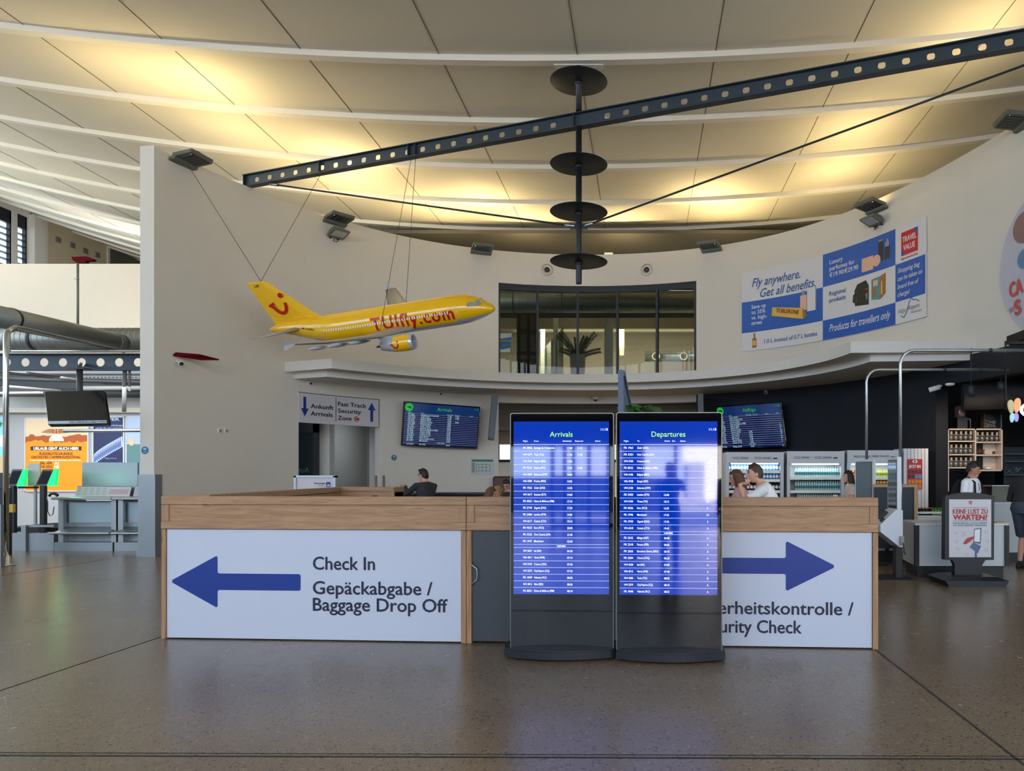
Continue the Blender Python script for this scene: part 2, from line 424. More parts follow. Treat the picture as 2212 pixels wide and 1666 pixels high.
mat_wood('oak', 0, 'b08a66', '94704e'); mat_wood('oak_upright', 2, 'b08a66', '94704e')
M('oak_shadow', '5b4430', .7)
M('yellow_gloss', 'efb908', .14, spec=.6, coat=.6)
M('plane_grey', 'a9adb4', .3, coat=.3)
M('wing_top', '9d978a', .35, coat=.3)
M('plane_silver', 'c3c9d4', .22, metal=.3, coat=.4)
M('logo_red', 'b8120f', .35)
M('glass_dark', '3a4045', .15)
M('wire', '3a352c', .5, metal=.4)
M('lamp_grey', '5d615c', .5, var=.05)
M('lamp_dark', '23262c', .5)
M('lamp_glass', 'aeb0a8', .1)
M('warm_emit', 'ffd68a', .5, emit=6.0)
M('white_emit', 'ffffff', .5, emit=3.0)
M('strip_emit', 'f4f7ff', .5, emit=1.6)
M('sign_white', 'c9c6cc', .6)
M('ink', '2a2b33', .6)
M('screen_blue', (.0, .03, .36), .05, spec=.8, emit=.45, coat=1.0)
M('screen_dim', '0a1030', .08, spec=.5, emit=.55, emitcol='0b1a4e')
M('screen_head', '14306a', .08, spec=.5, emit=.55, emitcol='15305e')
M('screen_line', 'c8d4f5', .3, emit=.6, emitcol='c4d0ff')
M('screen_text', 'ffffff', .3, emit=.7, emitcol='f4f6ff')
M('screen_text2', 'a8d0d8', .3, emit=.5, emitcol='a8c8cc')
M('screen_line2', '8a94b8', .3, emit=.25, emitcol='a0a8c8')
M('screen_green', '8fe060', .3, emit=.8, emitcol='9be85a')
M('screen_green2', '20b030', .3, emit=.55, emitcol='22b53a')
M('screen_off', '0c1119', .12, spec=.5)
mat_glass('pane', 'e9eeea', .5, .96)
mat_glass('pane_tint', 'd0d5d0', .28, .9)
mat_glass('pane_green', '8fb0a4', .5, .5)
M('skin', 'd8a48e', .55, var=.04, scale=20); M('skin_tan', 'b98468', .55, var=.04, scale=20)
M('hair_brown', '4a3122', .6, var=.25, scale=40, stretch=(6, 6, 1)); M('hair_dark', '221a16', .6, var=.2, scale=40)
M('hair_blond', 'a07a48', .6, var=.25, scale=40, stretch=(6, 6, 1)); M('hair_auburn', '5d3824', .55, var=.3, scale=30, stretch=(6, 6, 1))
M('shirt_white', 'f1f1f3', .85, var=.02, bump=.15, scale=12); M('suit_grey', '2d3136', .85, var=.06)
M('pink_cloth', 'cf9fae', .85, var=.04); M('cloth_black', '17181c', .9, var=.1); M('denim', '3b4453', .9, var=.08)
M('cream_cloth', 'cfc0ae', .85, var=.04); M('jacket_dark', '222228', .85, var=.1); M('eye_dark', '1b1512', .3); M('lip', 'a0605a', .5)
M('shoe', '1d1c1e', .7); M('shoe_white', 'cfcfcf', .7)
M('leather_brown', '4a2f28', .5, var=.1); M('bag_pattern', '7a3a5a', .8, var=.9, scale=60)
M('plant_green', '2f4a22', .5, var=.25, scale=12); M('plant_pale', '5d8048', .5, var=.25); M('planter_grey', '8c8f94', .55)

# ================================================================== THE SETTING
def S(name, mb, kind='structure', parent=None): return build(name, mb, parent, kind=kind if not parent else None)
# floor with its joints
mb = MB(); mb.box(-27.3, 11.3, -9, 48, -.3, 0, 'floor_terrazzo'); floor = S('floor', mb)
def floor_line(a, b, wd=.018):
    a, b = Vector((*a, 0)), Vector((*b, 0)); d = (b-a).normalized(); n = Vector((-d.y, d.x, 0))*wd/2
    mb.add([a+n+Vector((0, 0, .0015)), a-n+Vector((0, 0, .0015)), b-n+Vector((0, 0, .0015)), b+n+Vector((0, 0, .0015))], [(0, 1, 2, 3)], 'joint_floor')
M('joint_floor', '2c2925', .7)
mb = MB()
floor_line((-9, 4.005), (9, 3.83)); floor_line((-9, 4.045), (9, 3.87), .008)
floor_line((-4.52, -8.9), (-4.45, 9.5)); floor_line((1.88, -8.9), (2.0, 10.3))
floor_line((-14.5, 14.3), (-11.5, 17.8), .02); floor_line((-9.5, -8.9), (-9.5, 13)); floor_line((6.8, -8.9), (6.8, 11))
floor_line((-26, -2.0), (9, -2.2))
build('floor_joints', mb, floor)
# ceiling: a hanging roof that sags across the hall, cross ribs, panel joints along the hall
def zc(x): return EYE+7.14+.007*(x+2)**2
mb = MB(); NX = 48
mb.grid(NX, 1, lambda a, b: Vector((-27+38.5*a, -9+57*b, zc(-27+38.5*a))), 'ceiling_paint', True)
mb.grid(NX, 1, lambda a, b: Vector((-27+38.5*a, -9+57*b, zc(-27+38.5*a)+.25)), 'ceiling_paint', True)
ceiling = build('ceiling', mb, kind='structure', normals=False)
for k in range(-9, 16):
    y = 12.6+2.23*k; mb = MB()
    secs = []
    for i in range(NX+1):
        x = -27+38.5*i/NX; z = zc(x)
        secs.append([(x, y, z+.02), (x, y, z-.10), (x, y+.17, z-.10), (x, y+.17, z+.02)])
    mb.loft(secs, 'rib_paint', smooth=False); build('rib', mb, ceiling)
for n in range(-5, 11):
    x = -1.14-2.356*n
    if -26.9 < x < 11.3:
        mb = MB(); mb.box(x-.0055, x+.0055, -9, 48, zc(x)-.006, zc(x)+.01, 'joint_dark'); build('panel_joint', mb, ceiling)
# outer walls
M('facade_dark', '30343a', .5)
mb = MB(); mb.box(-27.3, 11.5, 48, 48.3, 0, 13.5, 'wall_paint'); S('wall_rear', mb)
mb = MB(); mb.box(11.3, 11.6, 7.5, 48, 0, 10, 'wall_paint'); mb.box(11.3, 11.6, -9, 7.5, 6.2, 10, 'wall_paint'); mb.box(11.3, 11.6, -9, 7.5, 0, .35, 'wall_paint'); S('wall_east', mb)
mb = MB()  # unseen east windows, added to bring cool daylight onto the curved wall
for k in range(9): mb.box(11.36, 11.5, -9+2.04*k, -8.9+2.04*k, .35, 6.2, 'facade_dark')
for z in (.35, 2.3, 4.2, 6.1): mb.box(11.36, 11.5, -9, 7.5, z, z+.1, 'facade_dark')
added_eastw = S('window_20', mb)
m3 = MB(); m3.box(11.42, 11.43, -9, 7.5, .35, 6.2, 'pane'); build('pane', m3, added_eastw)
mb = MB()                                           # left wall: three tall clerestory windows, and five unseen ones added for daylight
wins = [(-7, -1), (-.6, 5.4), (5.8, 11.8), (12.2, 18.2), (18.6, 24.6), (28.0, 29.9), (30.1, 31.64), (31.9, 32.44)]
zs0, zs1 = 7.0, 11.0
ZW = lambda i: 3.0 if i < 5 else zs0
mb.box(-27.3, -27, -9, 48, 0, 3.0, 'white_paint'); mb.box(-27.3, -27, 24.6, 48, 3.0, zs0, 'white_paint'); ys = [-9]+[v for a in wins for v in a]+[48]
for a, b in zip(ys[::2], ys[1::2]): mb.box(-27.3, -27, a, b, 3.0 if b < 20 else zs0, 13.2, 'white_paint')
for a, b in wins: mb.box(-27.3, -27, a, b, 12.75, 13.2, 'white_paint')
S('wall_left', mb)
M('frame_dark', '101923', .5)
for i, (a, b) in enumerate(wins):
    mb = MB(); g = .07; lo = ZW(i)
    mb.box(-27.2, -27.05, a, a+g, lo, 12.75, 'frame_dark'); mb.box(-27.2, -27.05, b-g, b, lo, 12.75, 'frame_dark')
    mb.box(-27.2, -27.05, a, b, 12.2, 12.75, 'frame_dark'); mb.box(-27.2, -27.05, a, b, 9.75, 9.87, 'frame_dark')
    wdw = S('window_%d' % (i+7), mb)
    for k in range(8 if i > 4 else 0):
        m2 = MB(); z = 10.1+.26*k; m2.box(-27.22, -27.02, a+g, b-g, z, z+.03, 'frame_dark'); build('louvre_slat', m2, wdw)
    m3 = MB(); m3.box(-27.14, -27.13, a+g, b-g, lo, 12.2, 'pane'); build('pane', m3, wdw)
# pale pier and vent wall seen beyond the partition
mb = MB(); mb.box(-27, -26.75, 32.5, 33.1, 0, 12.9, 'white_paint'); mb.box(-27, -26.85, 33.1, 33.35, 0, 12.9, 'white_paint'); S('trim_4', mb)
M('cream_paint', 'd6cdb2', .8, var=.03)
mb = MB(); mb.box(-27, -26.97, 33.35, 37.2, 0, 13.0, 'cream_paint'); mb.box(-27, -26.9, 37.15, 37.3, 0, 13, 'white_paint'); S('vent_wall', mb)
def left_pt(px, py): Y = 26.97*FPX/(CX-px); return Y, EYE-(py-HY)*Y/FPX
for i, (vx, vy) in enumerate(((125, 518), (156, 530), (184, 542), (210, 551))):
    y, z = left_pt(vx, vy); mb = MB()
    mb.box(-26.97, -26.93, y-.16, y+.16, z-.13, z+.13, 'grey_paint')
    for k in range(4): mb.box(-26.93, -26.92, y-.12, y+.12, z-.1+.055*k, z-.1+.055*k+.025, 'joint_dark')
    build('wall_vent', mb, label='small square grey wall vent, '+['first from the left', 'second from the left', 'third from the left', 'rightmost and lowest'][i]+' of four by the ceiling', cat='vent', group='wall vents')
M('dim_glass', '6f7468', .15)
mb = MB(); mb.box(-27, -26.96, 37.3, 40.5, 6.5, 12.95, 'dim_glass'); S('window_6', mb)

# --- the curved wall
T_END, T_R = 3.02, -.40
tA, tB = wtheta(645), wtheta(820); tC, tD = wtheta(1077), wtheta(1504); tE = wtheta(2022)
ZS, ZT = 3.73, 7.5
Z_DOOR = wz(730, 855); Z_OPEN = wz(1290, 872); Z_CAFE = wz(2100, 822); Z_W1 = wz(1290, 618); Z_W0 = 3.98
TH = .28
def wallseg(mb, ta, tb, z0, z1, mat):
    n = max(2, int(abs(tb-ta)/.03)); secs = []
    for i in range(n+1):
        t = ta+(tb-ta)*i/n
        secs.append([wpt(t, z0), wpt(t, z1), wpt(t, z1, -TH), wpt(t, z0, -TH)])
    mb.loft(secs, mat, smooth=False)
mb = MB()
wallseg(mb, T_END, tC, ZS, ZT, 'wall_paint'); wallseg(mb, tC, tD, Z_W1, ZT, 'wall_paint'); wallseg(mb, tC, tD, ZS, Z_W0, 'wall_paint'); wallseg(mb, tD, T_R, ZS, ZT, 'wall_paint')
wallseg(mb, T_END, tA, 0, ZS, 'wall_paint'); wallseg(mb, tA, tB, Z_DOOR, ZS, 'wall_paint'); wallseg(mb, tB, tC, 0, ZS, 'wall_paint'); wallseg(mb, tC, tD, Z_OPEN, ZS, 'wall_paint')
wall_back = S('wall_back', mb)
mb = MB(); wallseg(mb, tD, tE, 0, ZS-.001, 'navy_paint'); wallseg(mb, tE, T_R, Z_CAFE, ZS-.001, 'navy_paint'); S('wall_right', mb)
# steel cladding round the free end of the wall, and a dark skirting
e = wpt(T_END, 0); eo = wpt(T_END, 0, -TH); ux = (e-eo).normalized(); F = Frame(eo, ux, (0, 0, 1))
Lw = (e-eo).length; F.w = Vector((ux.y, -ux.x, 0))
if F.w.y > 0: F.w = -F.w
mb = MB(); mb.box(-.03, Lw+.03, 0, 1.5, .0, .012, 'brushed', F); mb.box(-.03, -.015, 0, 1.5, -.5, 0, 'brushed', F); mb.box(Lw+.015, Lw+.03, 0, 1.5, -.16, 0, 'brushed', F)
mb.box(-.05, Lw+.05, 0, .12, .012, .03, 'brushed', F); S('trim_2', mb)
M('skirting', '4a4a4c', .5)
mb = MB(); n = 24; t1 = T_END-.02
for i in range(n):
    a, b = t1+(tA-t1)*i/n, t1+(tA-t1)*(i+1)/n
    mb.add([wpt(a, 0, .0), wpt(b, 0, .0), wpt(b, 0, .02), wpt(a, 0, .02), wpt(a, .13, .0), wpt(b, .13, .0), wpt(b, .13, .02), wpt(a, .13, .02)], [(0, 1, 2, 3), (4, 5, 6, 7), (3, 2, 6, 7), (0, 1, 5, 4), (0, 3, 7, 4), (1, 2, 6, 5)], 'skirting')
S('baseboard_left', mb)
# --- the ledge: a stepped canopy that follows the wall
LEDGE = [0.0169, 0.1651, 0.1002, 0.1331, 5.6121]
def ledge_pt(t, z, back=0.0):
    u = t-1.5; r = 0
    for c_ in LEDGE: r = r*u+c_
    r += back
    return Vector((WC[0]+r*math.cos(t), WC[1]+r*math.sin(t), z))
tl0, tl1 = 2.605, .217; tw0, tw1 = wtheta(615), wtheta(2108)
def ledge(mb, z0, z1, back, f0, f1, mat):
    secs = []; n = 60
    for i in range(n+1):
        f = f0+(f1-f0)*i/n; t = tl0+(tl1-tl0)*f; tw = tw0+(tw1-tw0)*f
        o1 = ledge_pt(t, 0, back); wq = wpt(tw, 0, .001)
        secs.append([Vector((o1.x, o1.y, z0)), Vector((o1.x, o1.y, z1)), Vector((wq.x, wq.y, z1)), Vector((wq.x, wq.y, z0))])
    mb.loft(secs, mat, smooth=False)
mb = MB(); ledge(mb, 3.75, 3.96, 0, 0, 1, 'ledge_paint'); ledge(mb, 3.62, 3.75, .45, .012, .992, 'ledge_paint'); S('trim_1', mb)
# --- window in the curved wall: frame, four mullions, five panes
mb = MB()
def winbar(mb, ta, tb, z0, z1, off0, off1, mat, n=20):
    secs = []
    for i in range(n+1):
        t = ta+(tb-ta)*i/n; secs.append([wpt(t, z0, off0), wpt(t, z1, off0), wpt(t, z1, off1), wpt(t, z0, off1)])
    mb.loft(secs, mat, smooth=False)
winbar(mb, tC, tD, Z_W1-.16, Z_W1, -.06, -.16, 'frame_dark'); winbar(mb, tC, tD, Z_W0, Z_W0+.06, -.06, -.16, 'frame_dark')
for p_ in (1077, 1502): t = wtheta(p_); s_ = .0035 if p_ == 1077 else -.0035; winbar(mb, t, t-s_*2, Z_W0, Z_W1, -.06, -.16, 'frame_dark', 1)
win = S('window_1', mb)
mul = [wtheta(p_, -.1) for p_ in (1161, 1248, 1334, 1420)]
for t in mul:
    m2 = MB(); winbar(m2, t+.004, t-.004, Z_W0, Z_W1-.1, -.02, -.16, 'frame_dark', 1); build('mullion', m2, win)
ts = [tC]+mul+[tD]
for a, b in zip(ts, ts[1:]):
    m2 = MB(); winbar(m2, a-.004, b+.004, Z_W0+.05, Z_W1-.15, -.10, -.11, 'pane_tint', 6); build('pane', m2, win)
# --- gallery behind the window: floor slab, back wall with columns, soffit
mb = MB(); mb.box(-9, 8.5, 20.6, 32, 3.5, 3.7, 'grey_paint'); S('gallery_floor', mb)
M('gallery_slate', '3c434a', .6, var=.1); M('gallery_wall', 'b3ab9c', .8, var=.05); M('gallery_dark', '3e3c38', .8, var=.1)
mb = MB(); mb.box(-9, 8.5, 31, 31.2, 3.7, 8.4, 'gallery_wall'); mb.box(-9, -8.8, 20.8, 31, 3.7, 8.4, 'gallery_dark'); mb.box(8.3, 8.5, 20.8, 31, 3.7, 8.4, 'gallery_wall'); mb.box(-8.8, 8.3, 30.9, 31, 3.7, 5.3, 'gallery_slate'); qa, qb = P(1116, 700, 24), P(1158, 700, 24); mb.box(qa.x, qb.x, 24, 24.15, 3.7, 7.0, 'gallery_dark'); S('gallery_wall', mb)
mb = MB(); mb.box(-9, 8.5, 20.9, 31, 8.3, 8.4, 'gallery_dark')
for yy in (23.6, 25.4, 27.2, 29): mb.box(-9, 8.3, yy, yy+.25, 7.1, 7.45, 'gallery_wall')
mb.box(-8.8, 8.3, 24.6, 24.75, 6.35, 7.1, 'gallery_wall')
S('gallery_ceiling', mb)
mb = MB(); c = P(1315, 700, 22.8); mb.box(c.x-.13, c.x+.13, 22.7, 22.95, 3.7, 8.3, 'white_paint'); S('trim_5', mb)
# --- arrivals hall behind the centre opening
mb = MB(); mb.box(-7.5, 6.5, 31, 31.2, 0, 2.1, 'white_paint'); mb.box(-7.5, 6.5, 31, 31.2, 2.75, 3.5, 'gallery_wall')
mb.box(-7.5, -7.3, 20.2, 31, 0, 3.5, 'white_paint'); mb.box(6.3, 6.5, 20.4, 31, 0, 3.5, 'white_paint'); S('arrivals_wall', mb)
mb = MB()
for k in range(14): x = -7.2+k; mb.box(x, x+.12, 31, 31.15, 2.1, 2.75, 'frame_dark')
mb.box(-7.3, 6.3, 30.9, 31.15, 2.02, 2.12, 'frame_dark'); wdo = S('window_5', mb)
M('daylit_pane', 'eef4ff', .3, emit=1.6); m2 = MB(); m2.box(-7.3, 6.3, 31.16, 31.19, 2.1, 2.75, 'daylit_pane'); build('pane', m2, wdo)
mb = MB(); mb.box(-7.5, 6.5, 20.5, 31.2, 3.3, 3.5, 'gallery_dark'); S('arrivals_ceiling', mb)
# --- corridor behind the "Ankunft" doorway
mb = MB(); q = wpt(tB, 0, -TH); q2 = wpt(tA, 0, -TH)
mb.box(q.x+.02, q.x+.2, q.y, 24.0, 0, 3.3, 'grey_paint'); mb.box(-9.0, q.x+.2, 24.0, 24.2, 0, 3.3, 'grey_paint'); mb.box(-9.2, -9.0, 17.2, 24.2, 0, 3.3, 'grey_paint')
S('corridor_wall', mb)
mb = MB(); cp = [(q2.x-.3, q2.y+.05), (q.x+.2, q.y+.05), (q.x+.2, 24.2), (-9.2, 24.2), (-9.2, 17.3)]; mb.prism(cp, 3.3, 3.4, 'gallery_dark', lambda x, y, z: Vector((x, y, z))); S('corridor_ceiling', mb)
a, b = P(690, 1000, 18.9), P(712, 1000, 18.9); mb = MB(); mb.box(a.x, b.x, 18.9, 19.2, 0, 3.3, 'white_paint'); S('trim_6', mb)
a, b = P(640, 1000, 18.7), P(688, 1000, 18.7)
mb = MB(); mb.box(b.x-.12, b.x, 18.65, 18.75, 0, 3.0, 'soft_black'); mb.box(a.x, b.x, 18.65, 18.75, 2.55, 3.2, 'soft_black'); dr = S('door_1', mb)
M('teal_glass', '27383a', .12)
m2 = MB(); m2.box(a.x, b.x-.12, 18.68, 18.70, 0, 2.55, 'teal_glass'); build('pane', m2, dr)
m3 = MB(); Fm = Frame((b.x-.16, 18.66, 1.5), (-1, 0, 0), (0, 0, 1)); M('etched', '6f8a88', .6)
m3.text(Fm, 'Ausga', 0.05, .05, .13, 'etched', -.012, width=.42); m3.text(Fm, 'Exit', .12, -.13, .1, 'etched', -.012); build('lettering', m3, dr, normals=False)
# --- cafe room behind the right-hand opening
M('cafe_black', '14151a', .7, var=.1)
mb = MB(); mb.box(5.95, 6.1, 14.9, 18.4, 0, 3.9, 'cafe_black'); mb.box(6.0, 11.3, 18.2, 18.4, 0, 3.9, 'cafe_black'); S('cafe_wall', mb)
mb = MB(); mb.box(6.3, 11.3, 10.5, 18.3, 3.75, 3.9, 'cafe_black'); S('cafe_ceiling', mb)
# --- check-in zone: tall white partition, poster wall, soffit band
mb = MB(); a, b = P(-200, 570, 24), P(420, 570, 24); mb.box(a.x, b.x, 24, 24.25, 0, b.z, 'wall_paint'); S('partition_wall', mb)
M('poster_wall', 'b9bcc0', .7, var=.03)
mb = MB(); a, b = P(-160, 857, 21.6), P(420, 857, 21.6); mb.box(a.x, b.x, 21.05, 21.85, 0, a.z, 'poster_wall')
a2, b2 = P(-160, 903, 21.2), P(420, 884, 21.2); mb.box(a2.x, b2.x, 20.75, 21.05, a2.z+.12, b2.z, 'wall_paint'); S('poster_wall', mb)
# --- glass front behind the camera: header band, posts, panes
mb = MB(); mb.box(-27, 11.3, -9.25, -8.95, 2.3, 3.3, 'facade_dark')
xs = [-26.9+1.75*i for i in range(22)]
for x in xs: mb.box(x-.05, x+.05, -9.2, -9.0, 3.3, zc(x), 'facade_dark')
mb.box(-27, -7.2, -9.2, -9.0, 0, 2.3, 'wall_paint'); mb.box(5.5, 11.3, -9.2, -9.0, 0, 2.3, 'wall_paint')
for z in (5.2, 7.1): mb.box(-27, 11.3, -9.15, -9.05, z, z+.06, 'facade_dark')
S('wall_front', mb)
fx = [-26.5, -24, -21.5, -19, -16.5, -14, -11.5, -9, -7, -5.2, -3.35, -3.0, -2.75, -2.3, -1.75, -1.45, -.75, .18, 1.9, 3.6, 5.4, 7.2, 9]
mb = MB()
for x in fx:
  if -7.3 < x < 5.6: mb.box(x-.05, x+.05, -9.15, -9.02, 0, 2.3, 'facade_dark')
mb.box(-1.35, -.75, -9.4, -8.9, 0, 2.3, 'navy_paint')
mb.box(-3.35, -1.45, -9.12, -9.05, 1.36, 1.46, 'facade_dark'); mb.box(-3.35, -1.45, -9.12, -9.05, 0, .1, 'facade_dark'); S('door_2', mb)
# outside: paving, corrugated fence, sign totem, orange building
M('paving', 'a9a49c', .85, var=.08); M('fence_metal', '9aa0a6', .5, metal=.2); M('sunlit_white', 'e8e6e0', .7); M('orange_wood', 'b06a38', .7, var=.3, scale=4, stretch=(8, 1, .3))
mb = MB(); mb.box(-60, 60, -90, -9, -.3, -.02, 'paving'); S('ground', mb)
mb = MB(); n = 160
top = [Vector((-12+12.2*i/n, -17+(.05 if i % 4 < 2 else -.05), 1.4)) for i in range(n+1)]; bot = [Vector((p.x, p.y, 0)) for p in top]
mb.add(top+bot, [(i, i+1, n+2+i, n+1+i) for i in range(n)], 'fence_metal')
build('fence', mb, label='low corrugated grey metal fence outside the glass front, reflected in the arrivals screen', cat='fence', normals=False)
t_ = thing('sign_totem', (1.35, -22, 0), 'tall white direction sign outside the entrance, reflected in the departures screen', 'sign')
mb = MB(); mb.box(.43, 2.3, -22.15, -22, .3, 3.3, 'sunlit_white'); build('board', mb, t_)
mb = MB(); mb.box(.8, .9, -22.15, -22.05, 0, .3, 'grey_paint'); mb.box(1.85, 1.95, -22.15, -22.05, 0, .3, 'grey_paint'); build('post', mb, t_)
mb = MB(); F = Frame((.43, -21.995, .3), (1, 0, 0), (0, 0, 1)); F.w = Vector((0, 1, 0))
mb.rect(F, .0, 1.0, 0, 1.75, .002, 'grey_paint'); mb.rect(F, .55, 1.0, 2.72, 3.0, .004, 'logo_red')
for k in range(6): mb.rect(F, .08, .25, .15+.25*k, .32+.25*k, .004, 'arrow_blue')
build('print', mb, t_, normals=False)
mb = MB(); mb.box(3.0, 9, -40, -33, 0, 5.5, 'orange_wood'); mb.box(2.8, 9.2, -40.2, -32.8, 5.5, 5.8, 'sunlit_white'); mb.box(2.99, 9, -33, -32.95, 0, 1.5, 'sunlit_white')
build('building', mb, label='orange timber-clad building across the forecourt, reflected in the departures screen', cat='building')

# ================================================================== WOODEN COUNTERS
CB0, CB1 = Vector((-4.40, 6.765, 0)), Vector((2.0, 6.35, 0))
cu = (CB1-CB0).normalized(); CL = (CB1-CB0).length
cw = Vector((cu.y, -cu.x, 0))
CF = Frame(CB0, cu, (0, 0, 1))                         # u along the counter front, v up, w towards the viewer
def pxu(px):                                            # where a sight line column meets the counter front
    k = (px-CX)/FPX; return (k*CB0.y-CB0.x)/(cu.x-k*cu.y)
def pzv(px, py): u = pxu(px); return EYE-(py-HY)*(CB0.y+cu.y*u)/FPX
H_C = 1.30
def wood_top(o, F, u0, u1, z0=1.06, z1=H_C, rail=.075, proud=.022):
    """framed oak band: top rail, bottom rail, two stiles, recessed board"""
    m = MB(); m.slab(F, u0+.05, u1-.05, z0, z1-rail+.01, -.02, .008, 'oak'); build('band_board', m, o)
    m = MB(); m.bbox(u0, u1, z1-rail, z1, -.10, proud, 'oak', .004, F); build('top_rail', m, o)
    m = MB(); m.bbox(u0, u1, z0-rail*.75, z0+.012, -.05, proud+.004, 'oak', .004, F); build('bottom_rail', m, o)
    for a in (u0, u1-.07):
        m = MB(); m.bbox(a, a+.07, z0+.012, z1-rail, -.06, proud-.002, 'oak_upright', .004, F); build('stile', m, o)
def counter(u0, u1, label, side_l, side_r):
    o = thing('info_counter', CF((u0+u1)/2, 0, -.2), label, 'counter', 'row of oak framed counters')
    m = MB(); m.box(u0+.01, u1-.01, .012, 1.22, -.45, -.025, 'oak_shadow', CF); build('carcass', m, o)
    wood_top(o, CF, u0, u1)
    for a, on in ((u0, side_l), (u1-side_r, side_r)):
        m = MB(); m.bbox(a, a+on, .0, 1.0, -.45 if on > .04 else -.05, .02, 'oak_upright', .004, CF); build('side_post', m, o)
    return o
def arrow(u0, u1, v, head_h, shaft_h, head_l, right):
    """arrow outline with softened corners"""
    if right: s = lambda x: u1-x
    else: s = lambda x: u0+x
    L = u1-u0; hh, sh = head_h/2, shaft_h/2; r = .012
    pts = [(0, -.012), (0, .012), (head_l-r, hh), (head_l, hh-r), (head_l, sh+r), (head_l+r, sh), (L-r, sh), (L, sh-r), (L, -sh+r), (L-r, -sh), (head_l+r, -sh), (head_l, -sh-r), (head_l, -hh+r), (head_l-r, -hh)]
    pts = [(s(x), v+y) for x, y in pts]
    return pts if right is False else pts[::-1]
uL = pxu(1008)
cL = counter(0, uL, 'long oak framed counter with white front, left arrow and check in lettering', .04, .045)
m = MB(); m.slab(CF, .045, uL-.05, .012, 1.0, -.024, .004, 'panel_white'); pan = build('front_panel', m, cL)
def counter_text(pan, items, mat='letter_navy'):
    m = MB()
    for txt, x0, x1, base, h in items:
        xm = (x0+x1)/2; m.text(CF, txt, pxu(x0), pzv(xm, base), h, mat, .0065, width=pxu(x1)-pxu(x0), bold=.018)
    build('lettering', m, pan, normals=False)
sc_ = 6.68/FPX
m = MB(); pts = arrow(pxu(373), pxu(650), pzv(500, 1257), 112*sc_, 36*sc_, 103*sc_, False)
m.prism(pts, .0045, .006, 'arrow_blue', CF); build('arrow', m, pan)
counter_text(pan, [('Check In', 677, 810, 1231, 28*sc_), ('Gepäckabgabe /', 677, 934, 1284.5, 28*sc_), ('Baggage Drop Off', 677, 967, 1321, 28*sc_)])
u2 = CL-2.82
cM = counter(uL+.004, u2-.004, 'narrow oak framed counter section with dark grey door', .045, .045)
m = MB(); m.slab(CF, uL+.05, u2-.055, .02, 1.0, -.02, .0, 'door_grey'); dr = build('door', m, cM)
m = MB(); hz = pzv(1020, 1240)
m.tube([CF(uL+.055, hz-.10, .0), CF(uL+.055, hz-.085, .03), CF(uL+.10, hz-.05, .03), CF(uL+.105, hz, .03), CF(uL+.10, hz+.05, .03), CF(uL+.055, hz+.085, .03), CF(uL+.055, hz+.10, .0)], .006, 'steel', 8)
build('handle', m, dr)
cR = counter(u2, CL, 'oak framed counter with white front, right arrow and security check lettering', .045, .045)
m = MB(); m.slab(CF, u2+.05, CL-.05, .012, 1.0, -.024, .004, 'panel_white'); pan = build('front_panel', m, cR)
m = MB(); pts = arrow(pxu(1801)-280*sc_, pxu(1801), pzv(1700, 1223), 102*sc_, 33*sc_, 98*sc_, True)
m.prism(pts, .0045, .006, 'arrow_blue', CF); build('arrow', m, pan)
m = MB()
m.text(CF, 'Sicherheitskontrolle /', pxu(1843), pzv(1700, 1327.5), 26.5*sc_, 'letter_navy', .0065, width=pxu(1843)-pxu(1562-76), bold=.018, align='R')
m.text(CF, 'Security Check', pxu(1731), pzv(1660, 1367.5), 26.5*sc_, 'letter_navy', .0065, width=pxu(1731)-pxu(1562-57), bold=.018, align='R')
build('lettering', m, pan, normals=False)
# back of the counter ring: left wing and its return
SF = Frame((-4.28, 7.26, 0), (-.56, 5.1, 0), (0, 0, 1)); Ls = 4.3     # w points to the right (into the ring)
SF.w = Vector((SF.u.y, -SF.u.x, 0))
o = thing('counter_wing', (-4.6, 9.4, 0), 'oak counter wing running back from the left counter, low power sockets inside', 'counter')
for i in range(3):
    a, b = Ls*i/3+.005, Ls*(i+1)/3-.005
    m = MB(); m.box(a, b, .0, 1.22, -.12, -.02, 'oak_shadow', SF); build('carcass', m, o)
    m = MB(); m.bbox(a, b, 1.225, H_C, -.13, .02, 'oak', .004, SF); build('top_rail', m, o)
    m = MB(); m.bbox(a, b, .2, 1.22, -.02, .006, 'oak', .004, SF); build('inner_board', m, o)
    m = MB(); m.bbox(b-.07, b, .2, 1.22, -.02, .018, 'oak_upright', .004, SF); build('stile', m, o)
for u in (2.6,):
    m = MB(); m.box(u, u+.14, 1.02, 1.10, .006, .02, 'soft_black', SF); build('socket', m, o)
BF = Frame((-4.86, 11.6, 0), (1, .0, 0), (0, 0, 1))
o = thing('counter_return', (-4.3, 11.8, 0), 'short oak counter return closing the back of the counter ring, black socket in it', 'counter')
m = MB(); m.box(0, .95, 0, 1.22, -.42, -.02, 'oak_shadow', BF); build('carcass', m, o)
m = MB(); m.bbox(0, .95, 1.235, H_C, -.44, .02, 'oak', .004, BF); build('top_rail', m, o)
for a, b in ((0, .34), (.34, .95)):
    m = MB(); m.bbox(a, b, .2, 1.235, -.02, .008, 'oak', .004, BF); build('inner_board', m, o)
m = MB(); m.bbox(.89, .95, .0, 1.235, -.44, .018, 'oak_upright', .004, BF); build('end_post', m, o)
m = MB(); m.box(.60, .69, 1.06, 1.17, .008, .02, 'soft_black', BF); build('socket', m, o)

